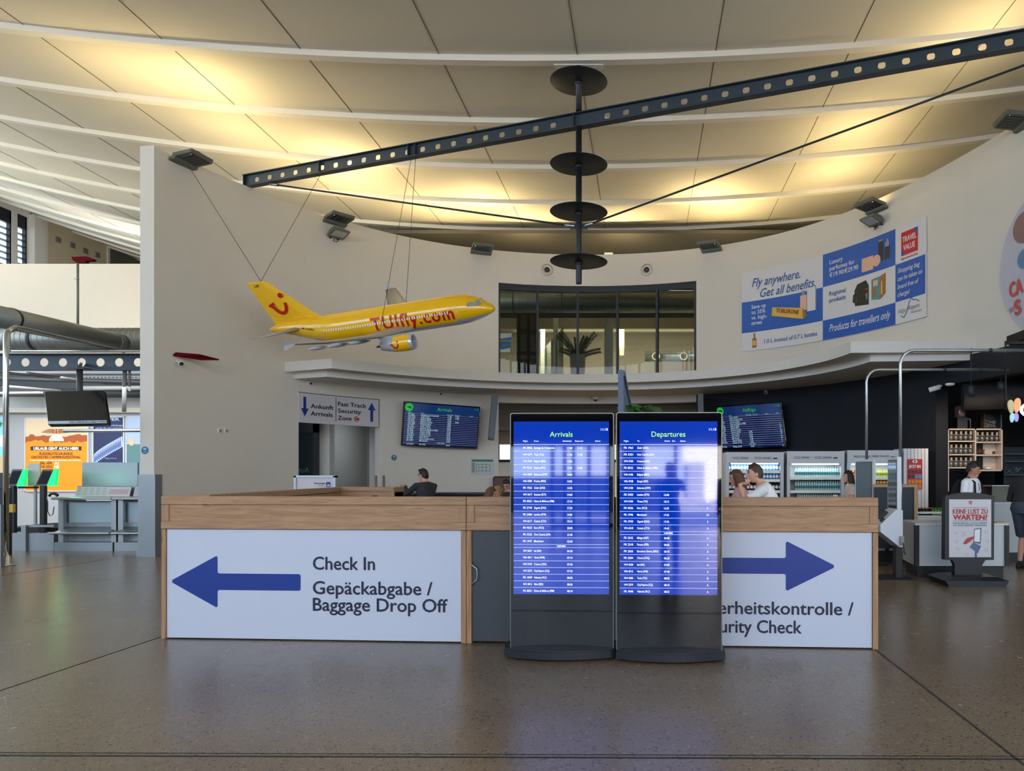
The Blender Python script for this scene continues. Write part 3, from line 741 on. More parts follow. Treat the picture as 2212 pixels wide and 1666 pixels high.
# ================================================================== FLIGHT KIOSKS
ARR = [('FR 2806', 'Santiago de Compostela', '11:40', '11:55'), ('W4 4279', 'Tuzla (TZL)', '11:45', '11:30'), ('W6 4105', 'Belgrad (BEG)', '12:55', ''), ('FR 9220', 'Paphos (PFO)', '13:45', '14:00'),
       ('W4 3099', 'Bukarest (OTP)', '14:05', ''), ('W6 4789', 'Pristina (PRN)', '14:05', ''), ('FR 1962', 'Zadar (ZAD)', '14:35', ''), ('W4 3617', 'Suceava (SCV)', '14:40', ''), ('FR 8551', 'Palma de Mallorca (PMI)', '17:10', ''),
       ('FR 2749', 'Zagreb (ZAG)', '17:20', ''), ('FR 2404', 'London (STN)', '19:05', ''), ('W4 6517', 'Catania (CTA)', '19:10', ''), ('FR 9025', 'Rom (FCO)', '20:05', ''), ('FR 3322', 'Gran Canaria (LPA)', '21:45', ''), ('FR 1947', 'Manchester', '22:00', ''),
       None, ('W4 3637', 'Iasi (IAS)', '06:30', ''), ('W6 4511', 'Varna (VAR)', '07:10', ''), ('W4 3759', 'Craiova (CRA)', '07:35', ''), ('W4 3373', 'Cluj-Napoca (CLJ)', '07:35', ''), ('FR 1849', 'Valencia (VLC)', '08:00', ''), ('W4 3813', 'Sibiu (SBZ)', '08:05', ''), ('FR 8551', 'Palma de Mallorca (PMI)', '08:10', '')]
DEP = [('FR 1963', 'Zadar (ZAD)', '', ''), ('FR 3321', 'Gran Canaria (LPA)', '', ''), ('W4 3760', 'Craiova (CRA)', '', ''), ('FR 8552', 'Palma de Mallorca (PMI)', '', ''), ('W6 4106', 'Belgrad (BEG)', '', '4'), ('W6 4728', 'Skopje (SKP)', '', '23'),
       ('W4 3100', 'Bukarest (OTP)', '', '4'), ('FR 2405', 'London (STN)', '15:00', '24'), ('W4 5104', 'Tirana (TIA)', '15:15', '25'), ('FR 9026', 'Rom (FCO)', '16:25', '6'), ('FR 1946', 'Manchester', '17:35', '25'), ('FR 2750', 'Zagreb (ZAG)', '17:45', '2'), ('W4 6518', 'Catania (CTA)', '19:45', '4'),
       None, ('FR 2542', 'Malaga (AGP)', '06:00', 'A'), ('FR 2318', 'Pescara (PSR)', '06:05', 'A'), ('FR 2656', 'Barcelona Girona (GRO)', '06:10', 'A'), ('FR 5284', 'Chania (CHQ)', '06:20', 'A'), ('W4 3638', 'Iasi (IAS)', '07:00', 'A'), ('W6 4512', 'Varna (VAR)', '07:40', 'A'), ('W4 4280', 'Tuzla (TZL)', '08:05', 'B'), ('W4 3374', 'Cluj-Napoca (CLJ)', '08:10', 'A'), ('FR 1848', 'Valencia (VLC)', '08:25', 'A')]
def kiosk(xl, xr, yl, yr, Yl, Yr, scr, rows, title, dep, label, fl=-.045, fr=.012):
    """xl..xr pixel columns of the slab; Yl, Yr the depth of its left and right edges"""
    a, b = P(xl, 1000, Yl), P(xr, 1000, Yr); W = (Vector((b.x, b.y, 0))-Vector((a.x, a.y, 0))).length
    F = Frame((a.x, a.y, 0), (b.x-a.x, b.y-a.y, 0), (0, 0, 1))
    o = thing('flight_info_kiosk', F(W/2, 0, -.1), label, 'kiosk')
    z0, z1 = .075, 2.0
    m = MB(); m.prism(rrect(.0, W, z0, z1, .015), -.10, -.012, 'base_black', F); build('housing', m, o)
    m = MB()
    outer = rrect(0, W, z0, z1, .018); inner = rrect(.006, W-.006, z0+.006, z1-.006, .014); n = len(outer)
    vs = [F(x, y, -.012) for x, y in outer]+[F(x, y, .003) for x, y in outer]+[F(x, y, .003) for x, y in inner]+[F(x, y, -.012) for x, y in inner]
    m.add(vs, [(r*n+i, r*n+(i+1) % n, ((r+1) % 4)*n+(i+1) % n, ((r+1) % 4)*n+i) for r in range(4) for i in range(n)], 'edge_metal'); build('trim_frame', m, o)
    m = MB(); m.prism(rrect(.005, W-.005, z0+.005, z1-.005, .014), -.012, .0, 'gloss_black', F); g = build('glass_front', m, o)
    sx0, sx1 = scr[0]*W, scr[1]*W; sz0, sz1 = scr[2], scr[3]; sw, sh = sx1-sx0, sz1-sz0
    m = MB(); m.rect(F, sx0, sx1, sz0, sz1, .0012, 'screen_blue'); sc = build('screen', m, o)
    m = MB(); ln = MB()
    m.text(F, title, sx0+sw*.5, sz1-sh*.088, .042, 'screen_green', .0035, align='C')
    m.text(F, '11:18', sx1-.01, sz1-sh*.053, .020, 'screen_text', .0035, align='R')
    c1, c2, c3 = (.10, .215, .59) if not dep else (.045, .18, .455)
    heads = ((c1, 'Flight'), (c2, 'From' if not dep else 'To'), (.515 if not dep else .46, 'Scheduled' if not dep else 'Sched'), (.645 if not dep else .54, 'Expected' if not dep else 'Ext'), (.855 if not dep else .62, 'Status'))
    for hx, ht in heads: m.text(F, ht, sx0+sw*hx, sz1-sh*.117, .0125, 'screen_text', .0035)
    top = sz1-sh*.133; half = .45; k = 23-1+half; rh = (top-sz0)/k; y = top
    stroke(ln, F, [(sx0, top), (sx1, top)], .004, .0025, 'screen_line')
    for r in rows:
        if r is None:
            m.text(F, '13.07.2025', sx0+sw*.5, y-rh*half*.75, .0115, 'screen_text', .0035, align='C', bold=.02); y -= rh*half
        else:
            b_ = y-rh*.64; h = .0165
            m.text(F, r[0], sx0+sw*c1, b_, h, 'screen_text', .0035, bold=.006, width=.093*sw); m.text(F, r[1], sx0+sw*c2, b_, h, 'screen_text', .0035, bold=.006, xs=.72)
            if r[2]: m.text(F, r[2], sx0+sw*c3, b_-.002, h, 'screen_text', .0035, bold=.006, xs=.85, align='C' if not dep else 'L')
            if r[3]: m.text(F, r[3], sx0+sw*(.695 if not dep else .90), b_-.002, h, 'screen_text', .0035, bold=.006, xs=.85, align='C')
            y -= rh
        if y > sz0+.01: stroke(ln, F, [(sx0, y), (sx1, y)], .0027, .0025, 'screen_line')
    build('row_line', ln, sc, normals=False, kind=None); build('lettering', m, sc, normals=False)
    m = MB()                                            # bowed foot
    poly = [(fl, -.30), (fl, .02)]+[(fl+(W+fr-fl)*i/14, .02+.11*math.sin(PI*i/14)**.8) for i in range(1, 14)]+[(W+fr, .02), (W+fr, -.30)]
    G = lambda x, y, w: F(x, w, y)
    m.prism(poly, .018, .075, 'base_black', G); inn = [(W/2+(x-W/2)*.985, y-.008 if y > 0 else y) for x, y in poly]; m.prism(inn, .075, .088, 'base_black', G); build('foot', m, o)
    for xx in (.06, W-.06):
        m = MB(); m.lathe([(.025, 0), (.025, .018)], F(xx, 0, -.02), 'soft_black', 12); build('glide', m, o)
    return o
kiosk(1102, 1326, 0, 0, 6.04, 6.02, (.034, .954, .524, 1.93), ARR, 'Arrivals', False, 'tall black digital kiosk listing arrivals on a blue screen, left of the pair')
kiosk(1331, 1560, 0, 0, 5.97, 5.95, (.033, .955, .53, 1.926), DEP, 'Departures', True, 'tall black digital kiosk listing departures on a blue screen, right of the pair', -.002, .024)
m = MB(); a = P(1106, 1395, 6.15); m.tube([a+Vector((0, 0, .06)), a+Vector((-.05, 0, .02)), a+Vector((-.06, .05, -.02)), a+Vector((-.02, .15, -.06)), a+Vector((.05, .18, -.045))], .006, 'soft_black', 6)
build('power_cable', m, label='thin black power cable looping behind the foot of the arrivals kiosk', cat='cable')

# ================================================================== ROOF BEAM, POST WITH DISCS, STAY RODS
B0, B1 = Vector((-8.36, 15.5, 7.5)), Vector((6.95, 9.84, 7.5)); bu = (B1-B0).normalized(); BL = (B1-B0).length
bF = Frame(B0, bu, (0, 0, 1))
o = thing('roof_beam', (B0+B1)/2, 'dark steel beam with a row of small holes crossing under the ceiling', 'beam')
m = MB(); m.box(0, BL, 0, .014, -.075, .075, 'beam_paint', bF); build('bottom_flange', m, o)
m = MB(); m.box(0, BL, .235, .25, -.075, .075, 'beam_paint', bF); build('top_flange', m, o)
m = MB(); step = .0235*14.62; n0 = .0229*14.62; holes = [n0+step*i for i in range(-0, 60) if i not in (21, 22) and n0+step*i < BL-.1]
x = 0.0; hw, hh, ch = .055, .048, .022; z0, z1, zm = .014, .235, .125
for hx in holes:
    a, b = hx-hw-.02, hx+hw+.02
    m.box(x, a, z0, z1, -.005, .005, 'beam_paint', bF)
    oc = [(hx+hw-ch, zm-hh), (hx+hw, zm-hh+ch), (hx+hw, zm+hh-ch), (hx+hw-ch, zm+hh), (hx-hw+ch, zm+hh), (hx-hw, zm+hh-ch), (hx-hw, zm-hh+ch), (hx-hw+ch, zm-hh)]
    ou = [(b, z0), (b, z0), (b, z1), (b, z1), (a, z1), (a, z1), (a, z0), (a, z0)]
    for w_ in (-.005, .005):
        vs = [bF(p[0], p[1], w_) for p in oc]+[bF(p[0], p[1], w_) for p in ou]; fs = []
        for i in range(8):
            j = (i+1) % 8; fs.append((i, j, 8+j, 8+i) if ou[i] != ou[j] else (i, j, 8+i))
        m.add(vs, fs, 'beam_paint')
    vs = [bF(p[0], p[1], w_) for w_ in (-.005, .005) for p in oc]; m.add(vs, [(i, (i+1) % 8, 8+(i+1) % 8, 8+i) for i in range(8)], 'beam_paint')
    x = b
m.box(x, BL, z0, z1, -.005, .005, 'beam_paint', bF); build('web', m, o)
for u in (.02, 2.02, 4.16, 4.32, 7.62):
    m = MB(); m.box(u, u+.012, .014, .235, .005, .07, 'beam_paint', bF); build('stiffener', m, o)
px_, py_ = -1.13, 12.76
o = thing('disc_post', (px_, py_, 4.78), 'dark vertical steel post carrying four round discs, hung from the ceiling', 'post')
m = MB(); m.lathe([(.045, 4.78), (.052, 4.80), (.052, 7.49)], (px_, py_, 0), 'post_paint', 20); m.lathe([(.052, 7.76), (.052, 8.52), (.045, 8.55)], (px_, py_, 0), 'post_paint', 20); build('shaft', m, o)
for z in (8.27, 6.84, 6.02, 5.165):
    m = MB(); m.lathe([(.053, z-.004), (.49, z-.004), (.495, z), (.49, z+.004), (.053, z+.004)], (px_, py_, 0), 'post_paint', 48)
    d = build('disc', m, o); m = MB(); m.lathe([(.052, z-.06), (.066, z-.05), (.066, z-.005)], (px_, py_, 0), 'post_paint', 16); build('collar', m, d)
m = MB(); m.box(px_-.42, px_+.42, py_-.06, py_+.06, 8.525, 8.54, 'rib_paint'); build('ceiling_bracket', m, o)
m = MB(); m.box(px_-.15, px_+.15, py_-.01, py_+.01, 5.72, 5.82, 'post_paint'); build('rod_lug', m, o)
for (p, q, lab) in ((bF(.75, -.03, 0), Vector((px_-.1, py_, 5.78)), 'thin dark stay rod from the left end of the beam to the disc post'), (Vector((px_+.1, py_, 5.78)), bF(BL-.75, -.03, 0), 'thin dark stay rod from the disc post up to the right')):
    t_ = thing('stay_rod', p, lab, 'rod', 'stay rods of the roof beam')
    m = MB(); m.tube([p, q], .018, 'post_paint', 8); build('rod', m, t_)
    for e_, d_ in ((p, (q-p).normalized()), (q, (p-q).normalized())):
        m = MB(); m.tube([e_-d_*.04, e_+d_*.16], .03, 'steel', 8); build('fork_end', m, t_)

# ================================================================== MODEL AIRCRAFT
PL, PS = Vector((-4.975, 14.2, 4.445)), 4.67/46.66
pm = (Matrix.Rotation(-.142, 3, 'Z') @ Matrix.Rotation(-.113, 3, 'Y') @ Matrix.Rotation(.455, 3, 'X'))
def A(x, y, z): return PL + pm @ Vector(((22-x)*PS, -y*PS, z*PS))     # x metres behind the nose, y to the near wing, z up
o = thing('model_aircraft', PL, 'large yellow model passenger jet hanging on wires before the curved wall', 'model plane')
# fuselage: superposed rings, grey belly
st = [(0, .05, -.75), (.35, .55, -.72), (1.0, 1.0, -.62), (2.2, 1.6, -.42), (3.6, 2.15, -.2), (5.2, 2.6, -.05), (7.2, 2.82, 0), (10, 2.82, 0), (14, 2.82, 0), (18, 2.82, 0), (22, 2.82, 0), (26, 2.82, 0), (30, 2.82, 0), (32.5, 2.75, .1), (35, 2.5, .38), (38, 1.98, .85), (41, 1.35, 1.3), (43.5, .8, 1.55), (45, .42, 1.65), (45.5, .08, 1.68)]
NR = 36; rings = [[A(x, r*math.sin(2*PI*k/NR), zc_+r*math.cos(2*PI*k/NR)) for k in range(NR)] for x, r, zc_ in st]
m = MB(); vs = [p for r in rings for p in r]
for i in range(len(rings)-1):
    for j in range(NR):
        k = (j+1) % NR; x, r, zc_ = st[i]; ang = 2*PI*(j+.5)/NR
        zrel = zc_+r*math.cos(ang); lim = -1.75+(.55 if x < 6 else 0)-max(0, x-24)*.35
        m.add([rings[i][j], rings[i][k], rings[i+1][k], rings[i+1][j]], [(0, 1, 2, 3)], 'plane_silver' if zrel < lim else 'yellow_gloss', True)
fus = build('fuselage', m, o)
def fus_r(x):
    for a, b in zip(st, st[1:]):
        if a[0] <= x <= b[0]:
            f = (x-a[0])/(b[0]-a[0]); return a[1]+f*(b[1]-a[1]), a[2]+f*(b[2]-a[2])
    return st[-1][1], st[-1][2]
class FusF:                                              # u rearward->forward along the near flank, v up around the skin
    def __call__(s, u, v, w=0):
        x = 44-u; r, z0 = fus_r(x); a = v/max(r, .3); r += w
        return A(x, r*math.cos(a), z0+r*math.sin(a))
FF = FusF()
M('cabin_light', 'e9eef2', .2, spec=.6); M('door_line', 'd9c89a', .4); M('cockpit_glass', '8f979c', .08)
for i in range(51):
    x = 33.1-i*.495
    m = MB(); flatpoly(m, FF, ell(44-x, .25, .13, .27, 10), .075, 'cabin_light'); build('cabin_window', m, fus, normals=False)
m = MB()
for (x, v0, v1, hw_) in ((34.2, -1.0, 1.1, .65), (7.1, -1.0, 1.15, .7)):
    q = [(44-x-hw_, v0), (44-x+hw_, v0), (44-x+hw_, v1), (44-x-hw_, v1), (44-x-hw_, v0)]; q = [(a[0]+(b[0]-a[0])*t/4, a[1]+(b[1]-a[1])*t/4) for a, b in zip(q, q[1:]) for t in range(4)]+[q[-1]]
    stroke(m, FF, q, .09, .035, 'door_line')
build('door_outline', m, fus, normals=False)
m = MB(); m.text(FF, 'TUIfly.com', 44-23.6, -1.05, 2.4, 'logo_red', .05, width=16.4, bold=.026, cut=True, sp=1.14); build('lettering', m, fus, normals=False)
m = MB(); m.text(FF, 'D-AHLA', 44-36.9, .2, .42, 'ink', .05, width=1.7, bold=.02); build('registration', m, fus, normals=False)
m = MB()
for c_, z in (('soft_black', .38), ('logo_red', .24), ('yellow_gloss', .10)): m.rect(FF, 44-37.8, 44-37.2, z+.1, z+.24, .05, c_)
build('flag', m, fus, normals=False)
for s_ in (1, -1):
    m = MB(); r1 = lambda x, a: A(x, s_*(fus_r(x)[0]+.14)*math.cos(a), fus_r(x)[1]+(fus_r(x)[0]+.14)*math.sin(a))
    m.add([r1(3.0, .42), r1(4.6, .36), r1(4.4, .68), r1(3.4, .78)], [(0, 1, 2, 3)], 'cockpit_glass'); m.add([r1(1.9, .75), r1(2.85, .45), r1(3.25, .82), r1(2.6, 1.2)], [(0, 1, 2, 3)], 'cockpit_glass'); build('cockpit_window', m, fus, normals=False)
def foil(le, chord, z, y, tk):
    """an aerofoil ring: le = x of leading edge, chord, at span y, height z"""
    up = [(0, 0), (.06, .5), (.25, .95), (.5, .8), (.8, .35), (1, .03)]; lo = [(.8, -.2), (.5, -.42), (.25, -.5), (.06, -.32)]
    return [A(le+chord*a, y, z+tk*b) for a, b in up+lo]
for s_ in (1, -1):
    secs = [(15.2, 11.0, -1.9, 1.5, 1.0), (16.0, 9.6, -1.75, 2.9, .95), (19.3, 5.8, -1.05, 8.5, .62), (24.0, 3.9, .75, 16, .4), (27.6, 2.5, 2.5, 21.6, .22)]
    m = MB(); m.loft([foil(a, b, z, s_*y, t) for a, b, z, y, t in secs], 'wing_top'); wg = build('wing', m, o, label='grey wing')
    m = MB()
    m.add([A(27.8, s_*21.6, 2.5), A(29.9, s_*21.7, 2.5), A(30.5, s_*22.0, 3.5), A(29.9, s_*22.0, 3.55), A(30.2, s_*21.8, 1.7), A(29.6, s_*21.8, 1.8)], [(0, 1, 2, 3), (0, 1, 4, 5)], 'plane_grey'); build('wing_fence', m, wg, normals=False)
    for (fx_, fy, fz, fl) in ((22.5, 6.8, -1.75, 5.4), (24.4, 11.2, -.8, 4.6), (26.2, 15.4, .1, 3.8)):
        m = MB(); rr = [(0, .05), (.2, .35), (.5, .45), (.8, .3), (1, .04)]
        m.loft([[A(fx_+fl*a, s_*fy+.6*r*math.cos(2*PI*k/10), fz-.15+.8*r*math.sin(2*PI*k/10)) for k in range(10)] for a, r in rr], 'plane_grey'); build('flap_fairing', m, wg)
    # engine
    en = MB(); pr = [(0, 1.1), (.05, 1.32), (.4, 1.45), (1.6, 1.52), (3.6, 1.42)]
    ering = lambda x, r, n_=24: [A(x, s_*7.9+r*math.sin(2*PI*k/n_), -3.0+r*math.cos(2*PI*k/n_)) for k in range(n_)]
    en.loft([ering(14.0+a, r) for a, r in pr], 'yellow_gloss', caps=False); e_ = build('engine', en, o)
    m = MB(); m.loft([ering(14.0, 1.1), ering(13.92, 1.25), ering(14.0, 1.38), ering(14.5, 1.47)], 'plane_silver', caps=False); m.loft([ering(14.0, 1.1), ering(14.6, .98), ering(15.4, .98)], 'plane_grey', caps=False); build('inlet_lip', m, e_, normals=False)
    m = MB(); m.loft([ering(15.3, 1.0), ering(15.35, .25)], 'lamp_dark', caps=True); m.loft([ering(14.7, .03, 10), ering(15.3, .3, 10)], 'lamp_dark'); build('fan', m, e_)
    m = MB(); m.loft([ering(17.6, 1.42), ering(18.6, 1.2), ering(20.3, .8), ering(20.4, .5)], 'plane_grey'); m.loft([ering(20.3, .38, 12), ering(21.4, .08, 12)], 'lamp_dark'); build('exhaust_cone', m, e_)
    m = MB(); m.add([A(15.4, s_*7.7, -1.5), A(20.5, s_*7.7, -1.2), A(20.0, s_*7.7, -2.3), A(15.2, s_*7.7, -1.8), A(15.4, s_*8.1, -1.5), A(20.5, s_*8.1, -1.2), A(20.0, s_*8.1, -2.3), A(15.2, s_*8.1, -1.8)], [(0, 1, 2, 3), (4, 5, 6, 7), (0, 1, 5, 4), (1, 2, 6, 5), (2, 3, 7, 6), (3, 0, 4, 7)], 'plane_grey'); build('pylon', m, e_)
    if s_ == 1:
        m = MB(); EF = lambda u, v, w=0: A(17.0-u, 7.9+(1.5+w)*math.cos(v/1.5), -3.0+(1.5+w)*math.sin(v/1.5))
        sm = [(-.75, .35), (-.55, .12), (-.3, -.25), (.05, -.4), (.35, -.25), (.5, .1), (.5, .3)]
        stroke(m, EF, sm, .22, .03, 'logo_red'); stroke(m, EF, [(-.95, .34), (-.5, .42)], .16, .03, 'logo_red'); flatpoly(m, EF, ell(.45, .72, .17, .17, 12), .03, 'logo_red'); build('logo', m, e_, normals=False)
    # tailplane
    m = MB(); m.loft([foil(37.2, 5.6, 1.1, s_*.6, .5), foil(42.6, 2.2, 1.75, s_*8.1, .18)], 'wing_top'); build('tailplane', m, o, label='grey tailplane')
m = MB()                                                 # fin with dorsal fillet
def fin(x0, c_, z, t): return [A(x0, 0, z), A(x0+c_*.25, t, z), A(x0+c_*.6, t*.8, z), A(x0+c_, .03, z), A(x0+c_*.6, -t*.8, z), A(x0+c_*.25, -t, z)]
m.loft([fin(31.6, 12.4, 2.2, .2), fin(34.6, 9.4, 3.0, .45), fin(36.2, 8.2, 4.4, .45), fin(42.6, 3.9, 10.6, .22), fin(42.9, 3.5, 10.75, .1)], 'yellow_gloss', smooth=False); fn = build('tail_fin', m, o)
m = MB()
def TF(u, v, w=0): return A(44-u, .5+w, v)
sm = [(1.05, 6.1), (1.5, 5.5), (2.0, 4.8), (2.75, 4.35), (3.5, 4.65), (3.85, 5.4), (3.9, 6.3)]
sm2 = [(sm[max(0, i-1)], sm[i], sm[min(6, i+1)]) for i in range(7)]
cur = []
for i in range(6):
    for t in range(5):
        f = t/5; cur.append((sm[i][0]+(sm[i+1][0]-sm[i][0])*f, sm[i][1]+(sm[i+1][1]-sm[i][1])*f))
cur = cur+[sm[-1]]
for _ in range(3): cur = [cur[0]]+[((a[0]+b[0]+c[0])/3, (a[1]+b[1]+c[1])/3) for a, b, c in zip(cur, cur[1:], cur[2:])]+[cur[-1]]
stroke(m, TF, cur, .62, .05, 'logo_red'); stroke(m, TF, [(.5, 6.0), (1.7, 6.45)], .5, .052, 'logo_red'); flatpoly(m, TF, ell(3.45, 7.75, .5, .5, 18), .05, 'logo_red'); build('logo', m, fn, normals=False)
m = MB(); m.text(TF, 'LA', -1.0, 9.85, .5, 'ink', -.15, width=.9, bold=.02); build('registration', m, fn, normals=False)
# hanging wires
tail_top, wing_near, wing_far = A(43.6, 0, 10.75), A(25.0, 9.0, -.3), A(21, -4.0, 2.2)
w1 = wpt(wtheta(398), wz(398, 360), .1)
for i, (p, q, lab) in enumerate(((tail_top, w1, 'thin wire from the tail fin of the model plane up to the left wall'), (tail_top, bF(2.02, .0, 0), 'thin wire from the tail fin of the model plane up to the beam'),
        (A(21.6, 4.5, -1.28), bF(4.2, .0, 0), 'thin wire from the near flank of the model plane up to the beam'), (A(17.6, -1.6, 2.3), bF(4.3, 0, 0), 'thin wire from the back of the model plane up to the beam'))):
    m = MB(); m.tube([p, q], .0045, 'wire', 6); build('hanging_wire', m, label=lab, cat='wire', group='wires of the model plane')

# ================================================================== THINGS ON THE CURVED WALL
M('banner_blue', '0f55b4', .4); M('banner_white', 'd8d8dc', .4); M('banner_ink', '2a5597', .5); M('banner_red', 'c4202c', .5); M('choc_gold', 'd9b24a', .4); M('choc_text', '8a2a1c', .5); M('peach', 'e3b49a', .5); M('perfume_dark', '1a2230', .3); M('print_black', '27241f', .6); M('print_teal', '5f8a8c', .6); M('print_brown', '9a6a35', .5); M('print_grey', '8f9296', .5)
WBz = wz(1604, 760); BW = WallFrame(1604, WBz); bh = wz(1604, 591)-WBz
def u_at(fr, px):
    t = wtheta(px); T = fr.tab
    for a, b in zip(T, T[1:]):
        if b[1] <= t <= a[1]: return a[0]+(b[0]-a[0])*(a[1]-t)/(a[1]-b[1])
    return 0
ub = [0, u_at(BW, 1780), u_at(BW, 1938), u_at(BW, 2003)]
o = thing('wall_banner', WP(1800, 660, .05), 'large curved blue and white duty free banner on the upper right wall', 'banner')
m = MB(); m.slab(BW, 0, ub[3], 0, bh, .015, .045, 'banner_white', 24); pn = build('panel', m, o)
m = MB(); r1, r2 = bh*(1-.378), bh*(1-.77)
m.rect(BW, 0, ub[1], r2, r1, .048, 'banner_blue', 12); m.rect(BW, ub[1], ub[2], r1, bh, .048, 'banner_blue', 8); m.rect(BW, ub[1], ub[2], 0, r2, .048, 'banner_blue', 8); m.rect(BW, ub[2], ub[3], r2, r1, .048, 'banner_blue', 4)
build('blue_field', m, pn, normals=False)
def bt(m, txt, x0, x1, fy, h, mat, shear=0, bold=.01):
    """x0, x1 as pixel columns, fy fraction of the banner height from its foot, h cap height in pixels of the left edge"""
    u0, u1 = u_at(BW, x0), u_at(BW, x1); m.text(BW, txt, u0, bh*fy, h*bh/169, mat, .052, width=u1-u0, bold=bold, shear=shear)
m = MB()
bt(m, 'Fly anywhere.', 1626, 1731, .80, 18, 'banner_ink', .32); bt(m, 'Get all benefits.', 1644, 1764, .655, 18, 'banner_ink', .32)
for i, s_ in enumerate(('Save up', 'to 35%', 'vs. high-', 'street')): bt(m, s_, 1625, (1656, 1655, 1659, 1648)[i], .525-.068*i, 8, 'banner_white', bold=.02)
bt(m, '1.0 L instead of 0.7 L bottles', 1653, 1768, .07, 8.5, 'banner_ink', bold=.012)
for i, s_ in enumerate(('Luxury', 'perfumes for', '€19.90/€29.90')): bt(m, s_, 1795, (1823, 1849, 1857)[i], .865-.075*i, 8.5, 'banner_white', bold=.02)
for i, s_ in enumerate(('Regional', 'products')): bt(m, s_, 1794, 1830, .50-.077*i, 8.5, 'banner_ink', bold=.012)
bt(m, 'Products for travellers only', 1794, 1928, .085, 14, 'banner_white', .32, .012)
for i, s_ in enumerate(('Shopping bag', 'can be taken on', 'board free of', 'charge!')): bt(m, s_, 1943, (1992, 1997, 1989, 1970)[i], .525-.082*i, 8, 'banner_white', .32)
build('lettering', m, pn, normals=False)
m = MB(); U = lambda px: u_at(BW, px); R_ = lambda x0, x1, f0, f1, mt, w_=.053: m.rect(BW, U(x0), U(x1), bh*f0, bh*f1, w_, mt, 3)
Q = lambda pts, mt, w_=.053: flatpoly(m, BW, [(U(a), bh*b) for a, b in pts], w_, mt)
def pic(nm): build(nm, m, pn, normals=False)
Q([(1670, .505), (1737, .43), (1746, .33), (1738, .295), (1669, .40)], 'choc_gold'); Q([(1737, .43), (1746, .33), (1738, .295), (1734, .33)], 'print_brown', .054)
m.text(BW, 'TOBLERONE', U(1679), bh*.435, bh*.048, 'choc_text', .072, width=U(1729)-U(1679), bold=.03, rot=-.22); pic('chocolate_picture'); m = MB()
R_(1731, 1745, .40, .58, 'peach'); R_(1734, 1741, .575, .635, 'print_grey'); R_(1746, 1766, .375, .655, 'banner_white', .054); R_(1764, 1766, .375, .655, 'print_grey', .055); pic('perfume_picture'); m = MB()
R_(1627, 1636, .03, .15, 'print_brown'); R_(1629.5, 1633.5, .15, .215, 'print_brown'); R_(1628, 1635, .06, .12, 'choc_gold', .054); pic('bottle_picture'); m = MB()
R_(1865, 1890, .66, .81, 'peach'); flatpoly(m, BW, ell(U(1897), bh*.74, U(1906)-U(1897), bh*.062, 18), .055, 'peach'); R_(1901, 1912, .72, .93, 'perfume_dark'); R_(1902, 1911, .93, .945, 'print_grey'); R_(1915, 1926, .72, .87, 'perfume_dark'); R_(1916, 1925, .85, .90, 'print_grey', .055); R_(1919, 1923, .90, .93, 'print_grey', .055); pic('cosmetics_picture'); m = MB()
Q([(1850, .31), (1880, .29), (1880, .50), (1874, .565), (1855, .545), (1849, .48)], 'print_black'); Q([(1845, .36), (1850, .34), (1851, .45), (1846, .44)], 'print_black'); R_(1853, 1863, .35, .42, 'print_grey', .054); R_(1867, 1877, .35, .42, 'print_grey', .054); R_(1852, 1878, .46, .47, 'print_brown', .054); pic('rucksack_picture'); m = MB()
Q([(1886, .33), (1905, .31), (1905, .56), (1886, .55)], 'print_teal'); Q([(1905, .31), (1917, .36), (1917, .58), (1905, .56)], 'print_brown'); R_(1888, 1896, .36, .44, 'print_brown', .054); R_(1890, 1900, .47, .53, 'peach', .054); R_(1907, 1910, .36, .50, 'choc_gold', .055); pic('carton_picture'); m = MB()
R_(1951, 1987, .69, .93, 'banner_red'); Q([(1977, .93), (1987, .93), (1987, .86)], 'banner_blue', .055); Q([(1951, .69), (1951, .75), (1960, .69)], 'banner_blue', .055)
m.text(BW, 'TRAVEL', U(1954), bh*.825, bh*.055, 'banner_white', .057, width=U(1984)-U(1954), bold=.03); m.text(BW, 'VALUE', U(1956), bh*.74, bh*.055, 'banner_white', .057, width=U(1981)-U(1956), bold=.03)
m.text(BW, 'Buy more for less', U(1951), bh*.648, bh*.024, 'banner_red', .055, width=U(1987)-U(1951), bold=.02); pic('shop_logo'); m = MB()
m.text(BW, 'Allgäu', U(1944), bh*.105, bh*.043, 'print_grey', .055, width=U(1962)-U(1944)); m.text(BW, 'Airport', U(1965), bh*.115, bh*.043, 'print_grey', .055, width=U(1991)-U(1965), bold=.015); m.text(BW, 'Memmingen', U(1972), bh*.07, bh*.025, 'print_grey', .055, width=U(1996)-U(1972))
stroke(m, BW, [(U(1950), bh*.075), (U(1957), bh*.05), (U(1963), bh*.10), (U(1968), bh*.19), (U(1973), bh*.23), (U(1977), bh*.205), (U(1983), bh*.20), (U(1991), bh*.17)], bh*.008, .055, 'banner_ink'); pic('airport_logo')
